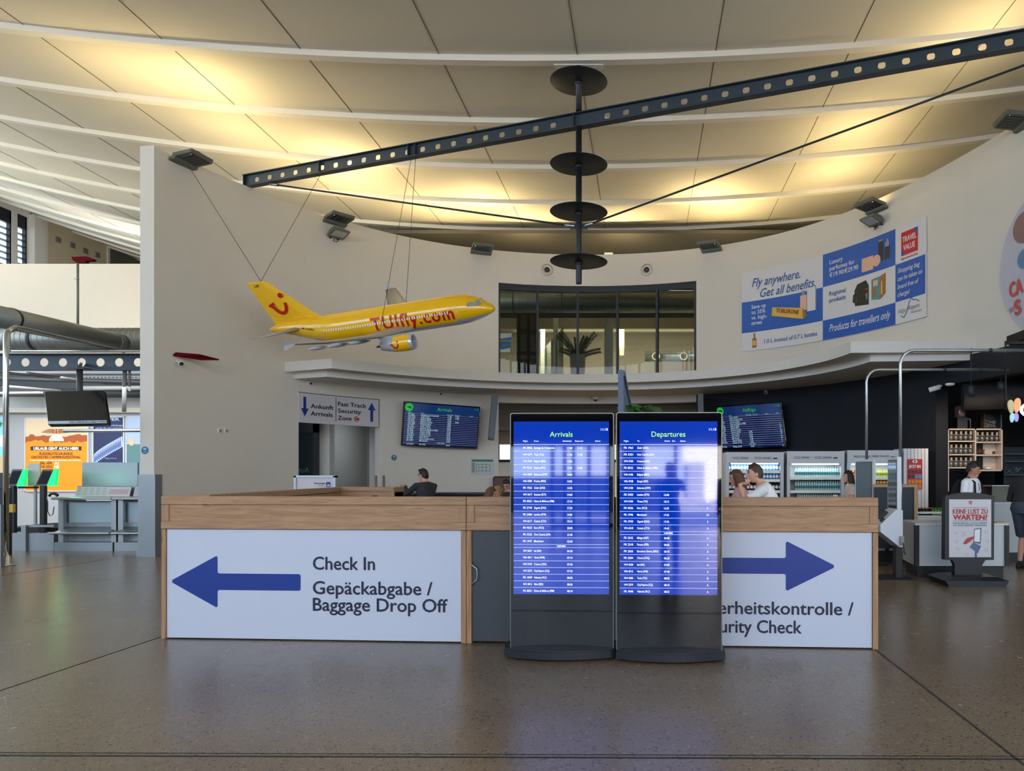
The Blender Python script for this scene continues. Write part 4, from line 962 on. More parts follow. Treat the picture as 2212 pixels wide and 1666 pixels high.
# oval clinic-style sign at the right edge
M('oval_print', 'b9bccb', .5); M('oval_brown', '8a6a68', .6); M('oval_blue', '5f86ad', .6); M('oval_red', 'c75450', .5)
zo = wz(2166, 590); OF = WallFrame(2166, zo)
ox = 1.15; o = thing('oval_sign', OF(ox, 0, .05), 'pale oval sign with red letters cut by the right edge of the photo', 'sign')
e_ = ell(ox, -.02, 1.15, 1.22, 40)
m = MB(); n = len(e_); pr_ = lambda q, k: (ox+(e_[k % n][0]-ox)*q, -.02+(e_[k % n][1]+.02)*q)
m.grid(n, 10, lambda a, b: OF(*pr_(max(.01, b), round(a*n)), .05), 'oval_print'); m.add([OF(x, y, .05) for x, y in e_]+[OF(x, y, .01) for x, y in e_], [(i, (i+1) % n, n+(i+1) % n, n+i) for i in range(n)], 'print_grey'); bd = build('board', m, o)
m = MB()
uo = lambda px: u_at(OF, px); zv = lambda px, py: wz(px, py)-zo
flatpoly(m, OF, ell(uo(2196)+.27, zv(2206, 497), .27, .26, 20), .066, 'oval_brown'); flatpoly(m, OF, ell(uo(2205)+.18, zv(2212, 562), .18, .17, 20), .06, 'oval_blue')
m.text(OF, 'CA', uo(2190), zv(2192, 643), .25, 'oval_red', .062, width=uo(2217)-uo(2190), bold=.05, rot=.12); m.text(OF, 'S', uo(2201), zv(2203, 681), .25, 'oval_red', .062, width=uo(2213)-uo(2201), bold=.05, rot=.12)
m.text(OF, 'RESPEKT', uo(2189), zv(2189, 677), .085, 'oval_red', .06, width=uo(2214)-uo(2189), rot=.22)
build('print', m, bd, normals=False)
# "Ankunft" panel over the doorway
SFm = WallFrame(645, Z_DOOR); us = [(u_at(SFm, p_)) for p_ in (645, 726, 817)]
zb = wz(730, 918); hb = Z_DOOR-zb; SFm = WallFrame(645, zb)
o = thing('arrivals_sign', SFm(us[2]/2, 0, .05), 'grey white sign over the doorway reading Ankunft Arrivals and Fast Track Security Zone', 'sign')
m = MB(); m.slab(SFm, .0, us[2], .0, hb-.02, -.05, .02, 'sign_white', 10); bd = build('board', m, o)
m = MB(); ur = lambda x: u_at(SFm, x)
def st(txt, x0, x1, f, h, mat='letter_navy', bold=.026): m.text(SFm, txt, ur(x0), hb*f, hb*h, mat, .028, width=ur(x1)-ur(x0), bold=bold)
st('Ankunft', 670, 719, .50, .14); st('Arrivals', 670, 717, .255, .14)
st('Fast Track', 729, 790, .65, .14); st('Security', 729, 779, .42, .14); st('Zone', 729, 758, .17, .14)
flatpoly(m, SFm, ell(ur(769.5), hb*.235, hb*.095, hb*.095, 20), .024, 'logo_red'); st('C', 766.5, 773, .165, .14, 'sign_white')
stroke(m, SFm, [(ur(724.5), hb*.1), (ur(724.5), hb*.92)], .015, .024, 'ink')
build('lettering', m, bd, normals=False)
m = MB()
def varrow(xc, f0, f1, down):
    c, w1_, w2_ = ur(xc), ur(xc+3)-ur(xc), ur(xc+8.3)-ur(xc); y0, y1 = hb*f0, hb*f1; hd = hb*.27
    pts = [(c-w1_, y1), (c-w1_, y0+hd), (c-w2_, y0+hd), (c, y0), (c+w2_, y0+hd), (c+w1_, y0+hd), (c+w1_, y1)]
    if not down: pts = [(x, y0+y1-y) for x, y in pts]
    m.add([SFm(x, y, .025) for x, y in pts], [(0, 1, 5, 6), (2, 3, 4)], 'arrow_blue')
varrow(657, .2, .85, True); varrow(802, .17, .85, False); build('arrow', m, bd, normals=False)
# wall monitors
def monitor(c4, rows, title, dep, label):
    """c4: the four corners (top left, top right, bottom right, bottom left)"""
    TLp, TRp, BRp, BLp = c4
    F = Frame(BLp, BRp-BLp, TLp-BLp); W, Hh = (BRp-BLp).length, (TLp-BLp).length
    F.w = F.u.cross(F.v).normalized()
    o = thing('wall_monitor', F(W/2, 0, -.06), label, 'monitor', 'tilted flight monitors on the wall')
    m = MB(); m.bbox(0, W, 0, Hh, -.09, .0, 'bezel', .015, F); b_ = build('casing', m, o)
    m = MB(); m.rect(F, .03, W-.03, .03, Hh*.74, .004, 'screen_dim'); m.rect(F, .03, W-.03, Hh*.74, Hh-.03, .004, 'screen_head'); sc = build('screen', m, o, normals=False)
    m = MB(); flatpoly(m, F, ell(.13, Hh-.135, .1, .1, 20), .008, 'screen_green2'); flatpoly(m, F, [(.07, Hh-.13), (.19, Hh-.17), (.2, Hh-.15), (.1, Hh-.11)], .011, 'bezel'); flatpoly(m, F, [(.11, Hh-.14), (.15, Hh-.14), (.19, Hh-.10), (.17, Hh-.1)], .011, 'bezel'); build('symbol', m, sc, normals=False)
    m = MB(); ln = MB()
    m.text(F, title, W*.52, Hh*.835, .085, 'screen_green2', .009, align='C'); m.text(F, '11:18', W-.05, Hh*.91, .04, 'screen_green2', .009, align='R')
    hs = ((.06, 'Flight'), (.22, 'From'), (.56, 'Scheduled'), (.66, 'Expected'), (.86, 'Status')) if not dep else ((.02, 'Flug'), (.2, 'Nach'), (.46, 'Planmäßig'), (.57, 'Erwartet'), (.75, 'Status'), (.91, 'Gate'))
    for a, t_ in hs: m.text(F, t_, W*a, Hh*.752, .026, 'screen_text2', .009)
    n = 17 if not dep else 15; rh = Hh*.71/n; y = Hh*.74
    for r in rows[:n]:
        stroke(ln, F, [(.03, y), (W-.03, y)], .008, .007, 'screen_line2')
        if r is None: m.text(F, '13.07.2025', W*.5, y-rh*.75, .032, 'screen_text2', .009, align='C')
        else:
            m.text(F, r[0], W*(.06 if not dep else .02), y-rh*.85, .038, 'screen_text2', .009, xs=.85, bold=.01); m.text(F, r[1], W*(.22 if not dep else .2), y-rh*.85, .038, 'screen_text2', .009, xs=.85, bold=.01)
            if r[2]: m.text(F, r[2], W*(.57 if not dep else .5), y-rh*.85, .038, 'screen_text2', .009, xs=.85, bold=.01, align='L' if not dep else 'C')
            if r[3]: m.text(F, r[3], W*(.67 if not dep else .94), y-rh*.85, .038, 'screen_text2', .009, xs=.85, bold=.01)
        y -= rh
    build('row_line', ln, sc, normals=False); build('lettering', m, sc, normals=False)
    c = F(W/2, Hh/2, -.09); tq = math.atan2(c.y-WC[1], c.x-WC[0]); q = wpt(tq, c.z, -.01); m = MB(); d = (q-c); m.tube([c, c+d*.97], .05, 'bezel', 8); build('wall_bracket', m, o)
def mon_c4(xl, xr, tl, tr, br, bl, offt, offb):
    return [WP(xl[0], tl, offt), WP(xr[0], tr, offt), WP(xr[1], br, offb), WP(xl[1], bl, offb)]
monitor(mon_c4((873, 867), (1037, 1031), 867, 878, 970, 963, .40, .22), ARR, 'Arrivals', False, 'wide wall monitor titled Arrivals left of the centre opening')
monitor(mon_c4((1545, 1558), (1695, 1700), 878, 871, 967, 971, .38, .22), DEP, 'Abflüge', True, 'wide wall monitor titled Abflüge on the navy wall, partly behind the departures kiosk')
def edge_monitor(p4, lab, dp):
    m = MB(); a = [Vector(p) for p in p4]; b = [p+Vector((dp, 1.1, 0)) for p in a]
    m.add(a+b, [(0, 1, 2, 3), (4, 5, 6, 7), (0, 1, 5, 4), (1, 2, 6, 5), (2, 3, 7, 6), (3, 0, 4, 7)], 'edge_grey')
    o = build('edge_monitor', m, label=lab, cat='monitor')
M('edge_grey', '4e565a', .5)
edge_monitor([P(1063, 851, 18.3), P(1077, 853, 18.3), P(1068, 948, 18.25), P(1055, 946, 18.25)], 'narrow dark grey back of a tilted monitor at the left edge of the opening', -.25)
edge_monitor([P(1507, 852, 18.4), P(1519, 850, 18.4), P(1521, 945, 18.35), P(1509, 947, 18.35)], 'narrow grey edge of a tilted monitor behind the departures kiosk, at the navy wall', .12)
# floodlights on the rim: uplights tilted at the ceiling, and glare lamps below
def uplight(px, py, lab, tilt=.25, power=170):
    t = wtheta(px); b = wpt(t, wz(px, py), 0)
    inw = (Vector((WC[0], WC[1], 0))-Vector((b.x, b.y, 0))).normalized(); side = Vector((0, 0, 1)).cross(inw)
    F = lambda x, y, z: b+side*x+inw*(y*math.cos(tilt)+z*math.sin(tilt))+Vector((0, 0, -y*math.sin(tilt)*.0+z*math.cos(tilt)+y*.12))
    o = thing('uplight', b+inw*.02, lab, 'lamp', 'uplights on the wall rim')
    m = MB(); m.prism(rrect(-.27, .27, .06, .50, .03), -.05, .02, 'lamp_grey', F); m.box(-.27, .27, .02, .16, -.10, -.05, 'lamp_grey', F); build('body', m, o)
    m = MB(); m.box(-.2, .2, .2, .47, -.06, -.05, 'lamp_dark', F)
    for k in range(5): m.box(-.2+.09*k, -.19+.09*k, .2, .47, -.068, -.06, 'lamp_grey', F)
    build('cooling_fins', m, o)
    m = MB(); m.box(-.22, .22, .1, .45, .02, .024, 'warm_emit', F); build('diffuser', m, o)
    m = MB(); m.box(-.03, .03, -.0, .08, -.08, .0, 'lamp_dark', F); build('bracket', m, o)
    top = F(0, .28, .06); tgt = top+inw*.75+Vector((0, 0, 1))
    l = area('uplight_lamp', top, (.42, .3), tgt, power, (1.0, .76, .36)); l.parent = o; l.matrix_parent_inverse = Matrix.Translation(-wloc(o)); l.data.spread = math.radians(165)
UP = 50
uplight(390, 347, 'grey uplight on the wall rim nearest the free wall end, at far left', power=UP)
uplight(720, 478, 'grey uplight on the wall rim above the tail of the model plane', power=UP)
uplight(1038, 543, 'small grey uplight on the wall rim above the nose of the model plane', power=UP)
uplight(1539, 538, 'small grey uplight on the wall rim right of the disc post', power=UP)
uplight(1899, 450, 'grey uplight on the wall rim above the blue banner', power=UP)
uplight(2222, 262, 'grey uplight on the wall rim cut by the right edge of the photo', power=UP)
for px_u in (345, 560, 760, 960, 1140, 1340, 1560, 1780):
    t = wtheta(px_u); q = wpt(t, 7.35, -TH-.3); q2 = wpt(t, 8.6, -TH-1.0); area('rear_uplight_lamp', q, (.42, .3), q2, 50 if px_u > 600 else 34, (1.0, .76, .36))
for yq in (9.0, 17.0):                                  # unseen uplights added on the long left wall for warm ambient light
    o = thing('uplight', (-26.8, yq, 8.2), 'unseen grey uplight added on the long left wall', 'lamp', 'added uplights of the left wall')
    m = MB(); m.bbox(-27, -26.45, yq-.27, yq+.27, 8.2, 8.27, 'lamp_grey', .02); build('body', m, o); m = MB(); m.box(-26.9, -26.5, yq-.22, yq+.22, 8.27, 8.275, 'warm_emit'); build('diffuser', m, o)
    area('uplight_lamp', (-26.7, yq, 8.3), (.4, .4), (-24.5, yq, 10.5), 900, (1.0, .8, .5))
def flood(px, py, lab, mir=1):
    t = wtheta(px); b = wpt(t, wz(px, py), 0); inw = (Vector((WC[0], WC[1], 0))-Vector((b.x, b.y, 0))).normalized(); side = Vector((0, 0, 1)).cross(inw)
    F = lambda x, y, z: b+side*x+inw*(y*.9-z*.25)+Vector((0, 0, z*.9+y*.28))
    o = thing('floodlight', b, lab, 'lamp', 'floodlights below the uplights')
    m = MB(); m.loft([[F(-.19, .08, -.07), F(.19, .08, -.07), F(.19, .42, -.07), F(-.19, .42, -.07)], [F(-.2, .08, -.03), F(.2, .08, -.03), F(.2, .44, -.03), F(-.2, .44, -.03)], [F(-.12, .1, .12), F(.12, .1, .12), F(.12, .3, .1), F(-.12, .3, .1)]], 'lamp_grey', smooth=False); build('housing', m, o)
    m = MB(); m.box(-.15, .15, .16, .40, -.078, -.07, 'lamp_glass', F); build('glass', m, o)
    m = MB(); m.tube([F(-.1, 0, -.05), F(-.1, .09, -.06)], .018, 'lamp_dark', 6); m.tube([F(.1, 0, -.05), F(.1, .09, -.06)], .018, 'lamp_dark', 6); m.tube([F(0, .05, -.08), F(-.06, .07, -.16), F(0, .1, -.19), F(.06, .08, -.15), F(.02, .1, -.08)], .008, 'lamp_dark', 6); build('bracket', m, o)
flood(720, 512, 'angular grey floodlight below the rim above the tail of the model plane')
flood(1900, 484, 'angular grey floodlight below the rim, just above the blue banner')
for px, lab in ((1182, 'left of the disc post'), (1397, 'right of the disc post')):
    t = wtheta(px); q = wpt(t, wz(px, 583), 0); n_ = (Vector((WC[0], WC[1], 0))-Vector((q.x, q.y, 0))).normalized(); F = Frame(q, Vector((0, 0, 1)).cross(n_)*1, (0, 0, 1)); F.w = n_
    o = thing('air_nozzle', q, 'round metal air nozzle high on the wall, '+lab, 'vent', 'round air nozzles')
    rg = lambda r, w_, n=28: [F(r*math.cos(2*PI*k/n), r*math.sin(2*PI*k/n), w_) for k in range(n)]
    m = MB(); m.loft([rg(.155, 0), rg(.155, .03), rg(.145, .04), rg(.075, .015)], 'nozzle', caps=False) if 'nozzle' in MATS else None
    if not m.v: M('nozzle', 'b5ae9f', .35, metal=.5); m.loft([rg(.155, 0), rg(.155, .03), rg(.145, .04), rg(.075, .015)], 'nozzle', caps=False)
    build('ring', m, o, normals=False)
    m = MB(); m.loft([rg(.078, .006), rg(.01, .006)], 'soft_black', caps=False); build('throat', m, o, normals=False)
# two lamps standing on the ledge below the banner
for px, py, r_, lab in ((1704, 769, .0, 'left of the two small dark floodlights standing on the ledge below the banner'), (1738, 766, .45, 'right of the two small dark floodlights standing on the ledge below the banner')):
    t = wtheta(px); q = wpt(t, 3.96, .35); ca, sa = math.cos(r_), math.sin(r_); F = Frame(q, (ca, -.5, 0), (0, 0, 1)); u_ = F.u; F.v = (Vector((0, 0, 1))*ca+u_*sa*.0+Vector((0, .3*sa, 0))).normalized()
    o = thing('ledge_lamp', q, lab, 'lamp', 'lamps on the ledge'); m = MB(); m.bbox(-.12, .12, .08, .30, -.06, .06, 'lamp_dark', .015, F); build('body', m, o)
    m = MB(); m.box(-.14, -.125, 0, .2, -.02, .02, 'lamp_dark', F); m.box(.125, .14, 0, .2, -.02, .02, 'lamp_dark', F); m.box(-.14, .14, 0, .012, -.02, .02, 'lamp_dark', F); build('bracket', m, o)
# small wall things
M('sticker_blue', '1f6f9c', .5); M('sticker_white', 'e8eef2', .5)
def wifi(F, r, lab):
    o = thing('wifi_sticker', F(0, -r, 0), lab, 'sticker'); m = MB(); m.prism(ell(0, 0, r, r, 24), .0, .004, 'sticker_blue', F); b_ = build('disc', m, o)
    m = MB()
    for q in (.25, .45, .65): stroke(m, F, ell(0, -r*.1, r*q, r*q, 8, 40, 140), r*.1, .006, 'sticker_white')
    m.text(F, 'WLAN', 0, -r*.5, r*.2, 'sticker_white', .006, align='C', bold=.03); build('print', m, b_, normals=False)
Fe = Frame(F.o, F.u, F.v)
e = wpt(T_END, 0); eo = wpt(T_END, 0, -TH); ux = (e-eo).normalized(); FE = Frame(eo, ux, (0, 0, 1)); FE.w = Vector((ux.y, -ux.x, 0)); FE.w = -FE.w if FE.w.y > 0 else FE.w
zz = EYE-(973-HY)*13.5/FPX; FE.o = FE(.10, zz, .002); wifi(FE, .07, 'round blue WLAN sticker on the free end of the white wall')
wifi(wall_flat(851, wz(851, 989), .003), .07, 'round blue WLAN sticker on the wall below the arrivals monitor')
for i, px in enumerate((474, 488)):
    F = wall_flat(px, wz(px, 931)-.04, .0); m = MB(); m.bbox(-.042, .042, 0, .085, 0, .02, 'white_paint', .006, F); m.box(-.028, .028, .014, .07, .02, .026, 'grey_paint', F)
    build('wall_switch', m, label=('left' if i == 0 else 'right')+' one of two small square wall switches side by side', cat='switch', group='wall switches')
M('maroon', '5c0a18', .85, spec=.1)
F = wall_flat(392, wz(392, 772), .0); o = thing('wing_ornament', F(0, 0, .1), 'small dark red wing-shaped fixture on the left curved wall', 'ornament')
m = MB()
sh = [(-.21, .02, .05), (-.16, .06, .05), (.0, .03, .45), (.26, -.03, .62), (.27, -.04, .62), (.06, -.06, .40), (-.2, -.0, .03)]
m.add([F(a, b+.008, c) for a, b, c in sh]+[F(a, b-.008, c) for a, b, c in sh], [tuple(range(7)), tuple(range(7, 14))]+[(i, (i+1) % 7, 7+(i+1) % 7, 7+i) for i in range(7)], 'maroon'); build('blade', m, o)
m = MB(); m.tube([F(-.12, .02, 0), F(-.12, .03, .09)], .02, 'lamp_dark', 6); build('mount', m, o)
def bullet_cam(F, lab, s=1.0):
    o = thing('security_camera', F(0, 0, 0), lab, 'camera'); m = MB(); m.tube([F(0, 0, 0), F(0, 0, .03*s), F(0, -.03*s, .08*s)], .018*s, 'white_paint', 8); build('arm', m, o)
    m = MB(); m.tube([F(.03*s, -.02*s, .06*s), F(-.06*s, -.07*s, .2*s)], .04*s, 'white_paint', 10); m.tube([F(-.055*s, -.068*s, .195*s), F(-.063*s, -.072*s, .21*s)], .036*s, 'soft_black', 10); build('barrel', m, o)
bullet_cam(wall_flat(380, wz(380, 780), 0), 'small white security camera under the red wing ornament')
for px, py, lab in ((668, 828, 'left of the arrivals sign'), (950, 851, 'above the arrivals monitor'), (1655, 848, 'above the Abflüge monitor')):
    F = wall_flat(px, wz(px, py), 0); m = MB(); m.prism(ell(0, 0, .045, .045, 14), 0, .03, 'white_paint', F); m.prism(ell(.01, -.01, .025, .025, 10), .03, .055, 'lamp_dark', F)
    build('wall_sensor', m, label='tiny round white sensor on the wall under the ledge, '+lab, cat='sensor', group='wall sensors')
q = wpt(wtheta(1287), 3.56, .12); o = thing('dome_camera', q, 'white dome security camera under the ledge above the centre opening', 'camera')
m = MB(); m.lathe([(.03, .05), (.085, .05), (.09, .0), (.07, -.03)], q, 'white_paint', 20); build('cap', m, o); m = MB(); m.ball(q+Vector((0, 0, -.035)), (.05, .05, .045), 'soft_black'); build('dome', m, o)
m = MB(); m.box(q.x-.03, q.x+.03, q.y+.02, q.y+.13, q.z+.02, q.z+.05, 'white_paint'); build('arm', m, o)
F = wall_flat(1289, wz(1289, 866), 0); m = MB(); m.prism(ell(0, 0, .03, .03, 14), 0, .03, 'white_paint', F); build('wall_sensor', m, label='tiny round white sensor below the dome camera', cat='sensor', group='wall sensors')
F = wall_flat(1042, wz(1042, 1026), .002); o = thing('escape_plan', F(0, 0, 0), 'small framed escape plan with a green bar beside the centre opening', 'plan')
M('plan_paper', 'b9c4c4', .4); M('plan_green', '1f7a5a', .5)
m = MB(); m.box(-.3, .3, 0, .42, 0, .012, 'plan_paper', F); b_ = build('board', m, o)
m = MB(); m.rect(F, -.28, .28, .35, .405, .014, 'plan_green'); m.rect(F, -.28, -.2, .06, .33, .014, 'print_grey')
for a in ([(-.16, .08), (-.16, .28), (.2, .28), (.2, .1), (-.16, .1)], [(0, .08), (0, .31)], [(-.1, .2), (.15, .2)], [(-.1, .1), (-.1, .28)], [(.1, .1), (.1, .28)]): stroke(m, F, a, .008, .015, 'ink')
build('print', m, b_, normals=False)
# desk screen with the airport name in front of the doorway, steel posts
a, b = P(638, 1060, 12.5), P(723, 1028, 12.5); o = thing('airport_board', ((a.x+b.x)/2, 12.6, 0), 'white framed board with the airport name behind the oak counters', 'board')
m = MB(); m.box(a.x, b.x, 12.5, 12.56, .35, b.z, 'sign_white'); fr = build('panel', m, o)
m = MB(); m.box(a.x-.02, b.x+.02, 12.48, 12.58, b.z-.03, b.z+.005, 'steel'); m.box(a.x-.02, a.x+.02, 12.48, 12.58, 0, b.z, 'steel'); m.box(b.x-.02, b.x+.02, 12.48, 12.58, 0, b.z, 'steel'); build('frame', m, o)
F = Frame((a.x, 12.495, b.z), (1, 0, 0), (0, 0, 1)); k = 12.5/FPX
m = MB(); m.text(F, 'Memmingen', 41*k, -18*k, 4*k, 'arrow_blue', .002, width=24*k, bold=.015); m.text(F, 'Airport', 51*k, -23*k, 3.5*k, 'print_grey', .002, width=14*k); m.rect(F, 67*k, 76*k, -24*k, -13.5*k, .002, 'arrow_blue'); flatpoly(m, F, [(68*k, -22*k), (71*k, -18*k), (72.5*k, -20*k), (74*k, -17.5*k), (75.5*k, -22*k)], .004, 'sign_white'); build('print', m, fr, normals=False)
for i, px in enumerate((812, 822)):
    q = P(px, 1030, 16.5); m = MB(); m.lathe([(.12, 0), (.12, .015), (.03, .03), (.03, 1.47), (.0, 1.48)], (q.x, 16.5+.2*i, 0), 'steel', 14); build('steel_bollard', m, label='thin steel bollard in front of the corridor, '+('left' if i == 0 else 'right')+' of two', cat='bollard', group='steel bollards')
# slatted divider with a plant, rising behind the kiosks
o = thing('slatted_divider', (-.25, 10, 0), 'tall blue grey slatted divider rising behind the gap of the kiosks', 'divider')
M('divider_blue', '46586e', .5)
m = MB(); m.box(-.285, -.225, 8.0, 8.06, 0, 2.63, 'divider_blue'); m.box(-.27, -.21, 11.94, 12.0, 0, 2.63, 'divider_blue'); m.box(-.28, -.21, 8.06, 11.94, 2.57, 2.63, 'divider_blue'); m.box(-.28, -.21, 8.06, 11.94, .05, .12, 'divider_blue'); build('frame', m, o)
for k in range(26): m = MB(); y = 8.18+.145*k; m.box(-.26, -.23, y, y+.06, .12, 2.57, 'divider_blue'); build('slat', m, o)
def leaf_blob(m, c, n, rad, L, mat, up=.3, droop=.5, seed=1):
    r = random.Random(seed)
    for _ in range(n):
        a = r.uniform(0, 2*PI); d = Vector((math.cos(a), math.sin(a), r.uniform(-.2, 1)*up+.2)); p = Vector(c)+Vector((r.uniform(-rad, rad), r.uniform(-rad, rad), r.uniform(0, rad*.5)))
        s = Vector((-math.sin(a), math.cos(a), 0))*L*.09; l_ = L*r.uniform(.6, 1.1)
        p1 = p+d*l_*.55; p2 = p+d*l_+Vector((0, 0, -droop*l_*.5))
        m.add([p-s*.5, p+s*.5, p1+s*1.2, p2, p1-s*1.2], [(0, 1, 2, 3, 4)], mat)
o = thing('planter', (-.06, 9.25, 0), 'planter with pale green grassy plant showing above the departures kiosk', 'plant')
m = MB(); m.bbox(-.19, .06, 8.9, 9.6, 0, 2.22, 'planter_grey', .02); build('box', m, o)
m = MB(); leaf_blob(m, (-.06, 9.1, 2.22), 120, .10, .26, 'plant_pale', .5, .6, 3); build('foliage', m, o, normals=False)
# gallery: tall planter with palm, glass balustrade, ducts, posters
g = P(1248, 760, 21.8); o = thing('potted_plant', (g.x, 21.8, 3.7), 'dark green potted palm in a tall grey pot behind the gallery window', 'plant')
m = MB(); m.loft([[(g.x+s*r_, 21.8+t_*r_, z) for s, t_ in ((-1, -1), (1, -1), (1, 1), (-1, 1))] for r_, z in ((.15, 3.7), (.22, 5.02), (.2, 5.02), (.19, 4.95))], 'planter_grey', smooth=False); build('pot', m, o)
rr = random.Random(5)
for k in range(9):
    a = k*2*PI/9+.3; le = .72*(.7+.4*rr.random()); tip = Vector((math.cos(a)*.48, math.sin(a)*.3, 1)) if k % 3 else Vector((math.cos(a)*.7, math.sin(a)*.3, .45))
    m = MB(); b0 = Vector((g.x+.06*math.cos(a), 21.8+.06*math.sin(a), 4.95)); pts = [b0+tip*le*f+Vector((math.cos(a)*.15*f*f, 0, -.1*f*f)) for f in (0, .25, .5, .75, 1)]
    m.tube(pts, [.014, .012, .01, .007, .003], 'plant_green', 5)
    for f in range(3, 20):
        f_ = f/20; i = min(3, int(f_*4)); p = pts[i]+(pts[i+1]-pts[i])*(f_*4-i); d = (pts[i+1]-pts[i]).normalized()
        sd = Vector((-d.z, 0, d.x)).normalized()
        for s_ in (1, -1): m.add([p, p+sd*s_*.05+d*.02+Vector((0, -.02, 0)), p+sd*s_*.10+d*.06, p+sd*s_*.04+d*.06], [(0, 1, 2, 3)], 'plant_green')
    build('frond', m, o, normals=False)
m = MB(); m.tube([(-8.7, 21.6, 6.55), (8.2, 21.6, 6.55)], .34, 'galvanised', 24)
o = thing('gallery_duct', (0, 21.6, 6.2), 'large round metal duct along the top of the gallery window', 'duct'); build('pipe', m, o)
for k in range(12): m = MB(); x = -8+1.4*k; m.lathe([(.35, -.02), (.352, 0), (.35, .02)], (x, 21.6, 6.55), 'galvanised', 24, 'x'); build('seam', m, o)
m = MB(); m.box(-8.7, 8.2, 21.1, 21.22, 5.98, 6.1, 'gallery_dark'); build('pipe_rail', m, label='dark horizontal rail under the duct behind the gallery window', cat='rail')
o = thing('low_duct', (2, 29.5, 4.1), 'lower round duct with two ring outlets at the bottom right of the gallery window', 'duct')
a, b = P(1393, 770, 28.5), P(1520, 770, 28.5); m = MB(); m.tube([(a.x, 28.5, a.z), (b.x+2.5, 28.5, a.z)], .2, 'galvanised', 20); build('pipe', m, o)
for px in (1417, 1477):
    q = P(px, 770, 28.2); m = MB(); F = Frame(q, (1, 0, 0), (0, 0, 1)); rg = lambda r, w_, n=24: [F(r*math.cos(2*PI*k/n), r*math.sin(2*PI*k/n), w_) for k in range(n)]
    m.loft([rg(.17, 0), rg(.165, .05), rg(.12, .05), rg(.09, .0)], 'nozzle', caps=False); m.loft([rg(.09, .0), rg(.005, .0)], 'soft_black', caps=False); build('ring_outlet', m, o, normals=False)
o = thing('balustrade', (0, 24.2, 3.7), 'glass balustrade with steel handrail behind the gallery window', 'railing')
m = MB(); m.tube([(-2.5, 24.2, 4.72), (1.1, 24.2, 4.72)], .025, 'steel', 8); build('handrail', m, o)
for x in (-2.4, -1.2, 0, 1.05): m = MB(); m.tube([(x, 24.2, 3.7), (x, 24.2, 4.72)], .018, 'steel', 8); build('post', m, o)
m = MB(); m.box(-2.4, 1.05, 24.19, 24.2, 3.78, 4.62, 'pane_green'); build('pane', m, o)
M('poster_blue', '2f6fc0', .4, emit=.5); M('poster_pale', 'dbe4d8', .4, emit=.5)
for i, (x0, x1, y0, y1, mt, lab) in enumerate(((1060, 1105, 660, 674, 'poster_blue', 'upper small blue poster at the left end of the gallery window'), (1060, 1105, 720, 735, 'poster_pale', 'pale poster with a blue wave at the left end of the gallery window'), (1060, 1102, 739, 761, 'poster_blue', 'lower blue poster at the left end of the gallery window'))):
    a, b = P(x0, y1, 22.3), P(x1, y0, 22.3); F = Frame((a.x, 22.3, a.z), (1, 0, 0), (0, 0, 1)); W, Hh = b.x-a.x, b.z-a.z
    o = thing('gallery_poster', ((a.x+b.x)/2, 22.3, a.z), lab, 'poster', 'gallery posters'); m = MB(); m.box(0, W, 0, Hh, -.03, 0, mt, F); b_ = build('panel', m, o)
    m = MB(); flatpoly(m, F, [(0, 0), (W, 0), (W, Hh*.45), (W*.6, Hh*.25), (0, Hh*.1)], .004, 'poster_blue' if i == 1 else 'poster_pale')
    if i == 2: m.text(F, 'GO', W*.6, Hh*.5, Hh*.3, 'banner_white', .005, bold=.02)
    build('print', m, b_, normals=False)
for px in (1183, 1200, 1216): pass
o = thing('glass_partition', (-2.9, 23, 3.7), 'tall glass partition with pale posts inside the gallery window', 'partition')
for px, Y in ((1172, 26), (1200, 24)): q = P(px, 700, Y); m = MB(); m.box(q.x-.07, q.x+.07, Y, Y+.14, 3.7, 7.2, 'white_paint'); build('post', m, o)
q0, q1 = P(1170, 700, 27), P(1217, 700, 22.6); m = MB(); m.add([(q0.x, 27, 3.7), (q1.x, 22.6, 3.7), (q1.x, 22.6, 6.0), (q0.x, 27, 6.0)], [(0, 1, 2, 3)], 'pane_green'); build('pane', m, o, normals=False)
q = P(1165, 664, 22.5); m = MB(); m.tube([(q.x, 22.5, q.z), P(1223, 664, 22.4)], .06, 'grey_paint', 10); build('head_rail', m, o)
q = P(1343, 715, 26); o = thing('pendant_tube', (q.x, 26, 4.7), 'glowing upright tube lamp behind the gallery window', 'lamp'); m = MB(); m.lathe([(.07, -.65), (.09, -.3), (.09, .3), (.04, .5)], (q.x, 26, q.z-.2), 'warm_emit', 14); build('tube', m, o); m = MB(); m.tube([(q.x, 26, q.z+.3), (q.x, 26, 7.2)], .008, 'wire', 6); build('cord', m, o)
# seat backs and desk seen low in the arrivals opening
o = thing('service_desk', (-4.4, 16.3, 0), 'dark low service desk along the wall behind the seated man in a suit', 'desk')
a, b = P(850, 1066, 15.6), P(1060, 1066, 16.4)
m = MB(); m.box(a.x, b.x, 15.9, 16.6, 0, 1.07, 'cloth_black'); build('body', m, o); m = MB(); m.box(a.x, b.x, 15.88, 16.62, 1.07, 1.1, 'soft_black'); build('top', m, o)
q = P(1087, 1045, 19.5); m = MB(); m.bbox(q.x-.28, q.x+.25, 19.5, 19.66, .5, 1.45, 'leather_brown', .04); m.bbox(q.x-.28, q.x+.25, 19.0, 19.5, .4, .55, 'leather_brown', .04); m.bbox(q.x-.2, q.x+.2, 19.1, 19.5, 0, .4, 'soft_black', .01); build('lounge_chair', m, label='brown leather high back chair in the centre opening', cat='chair')

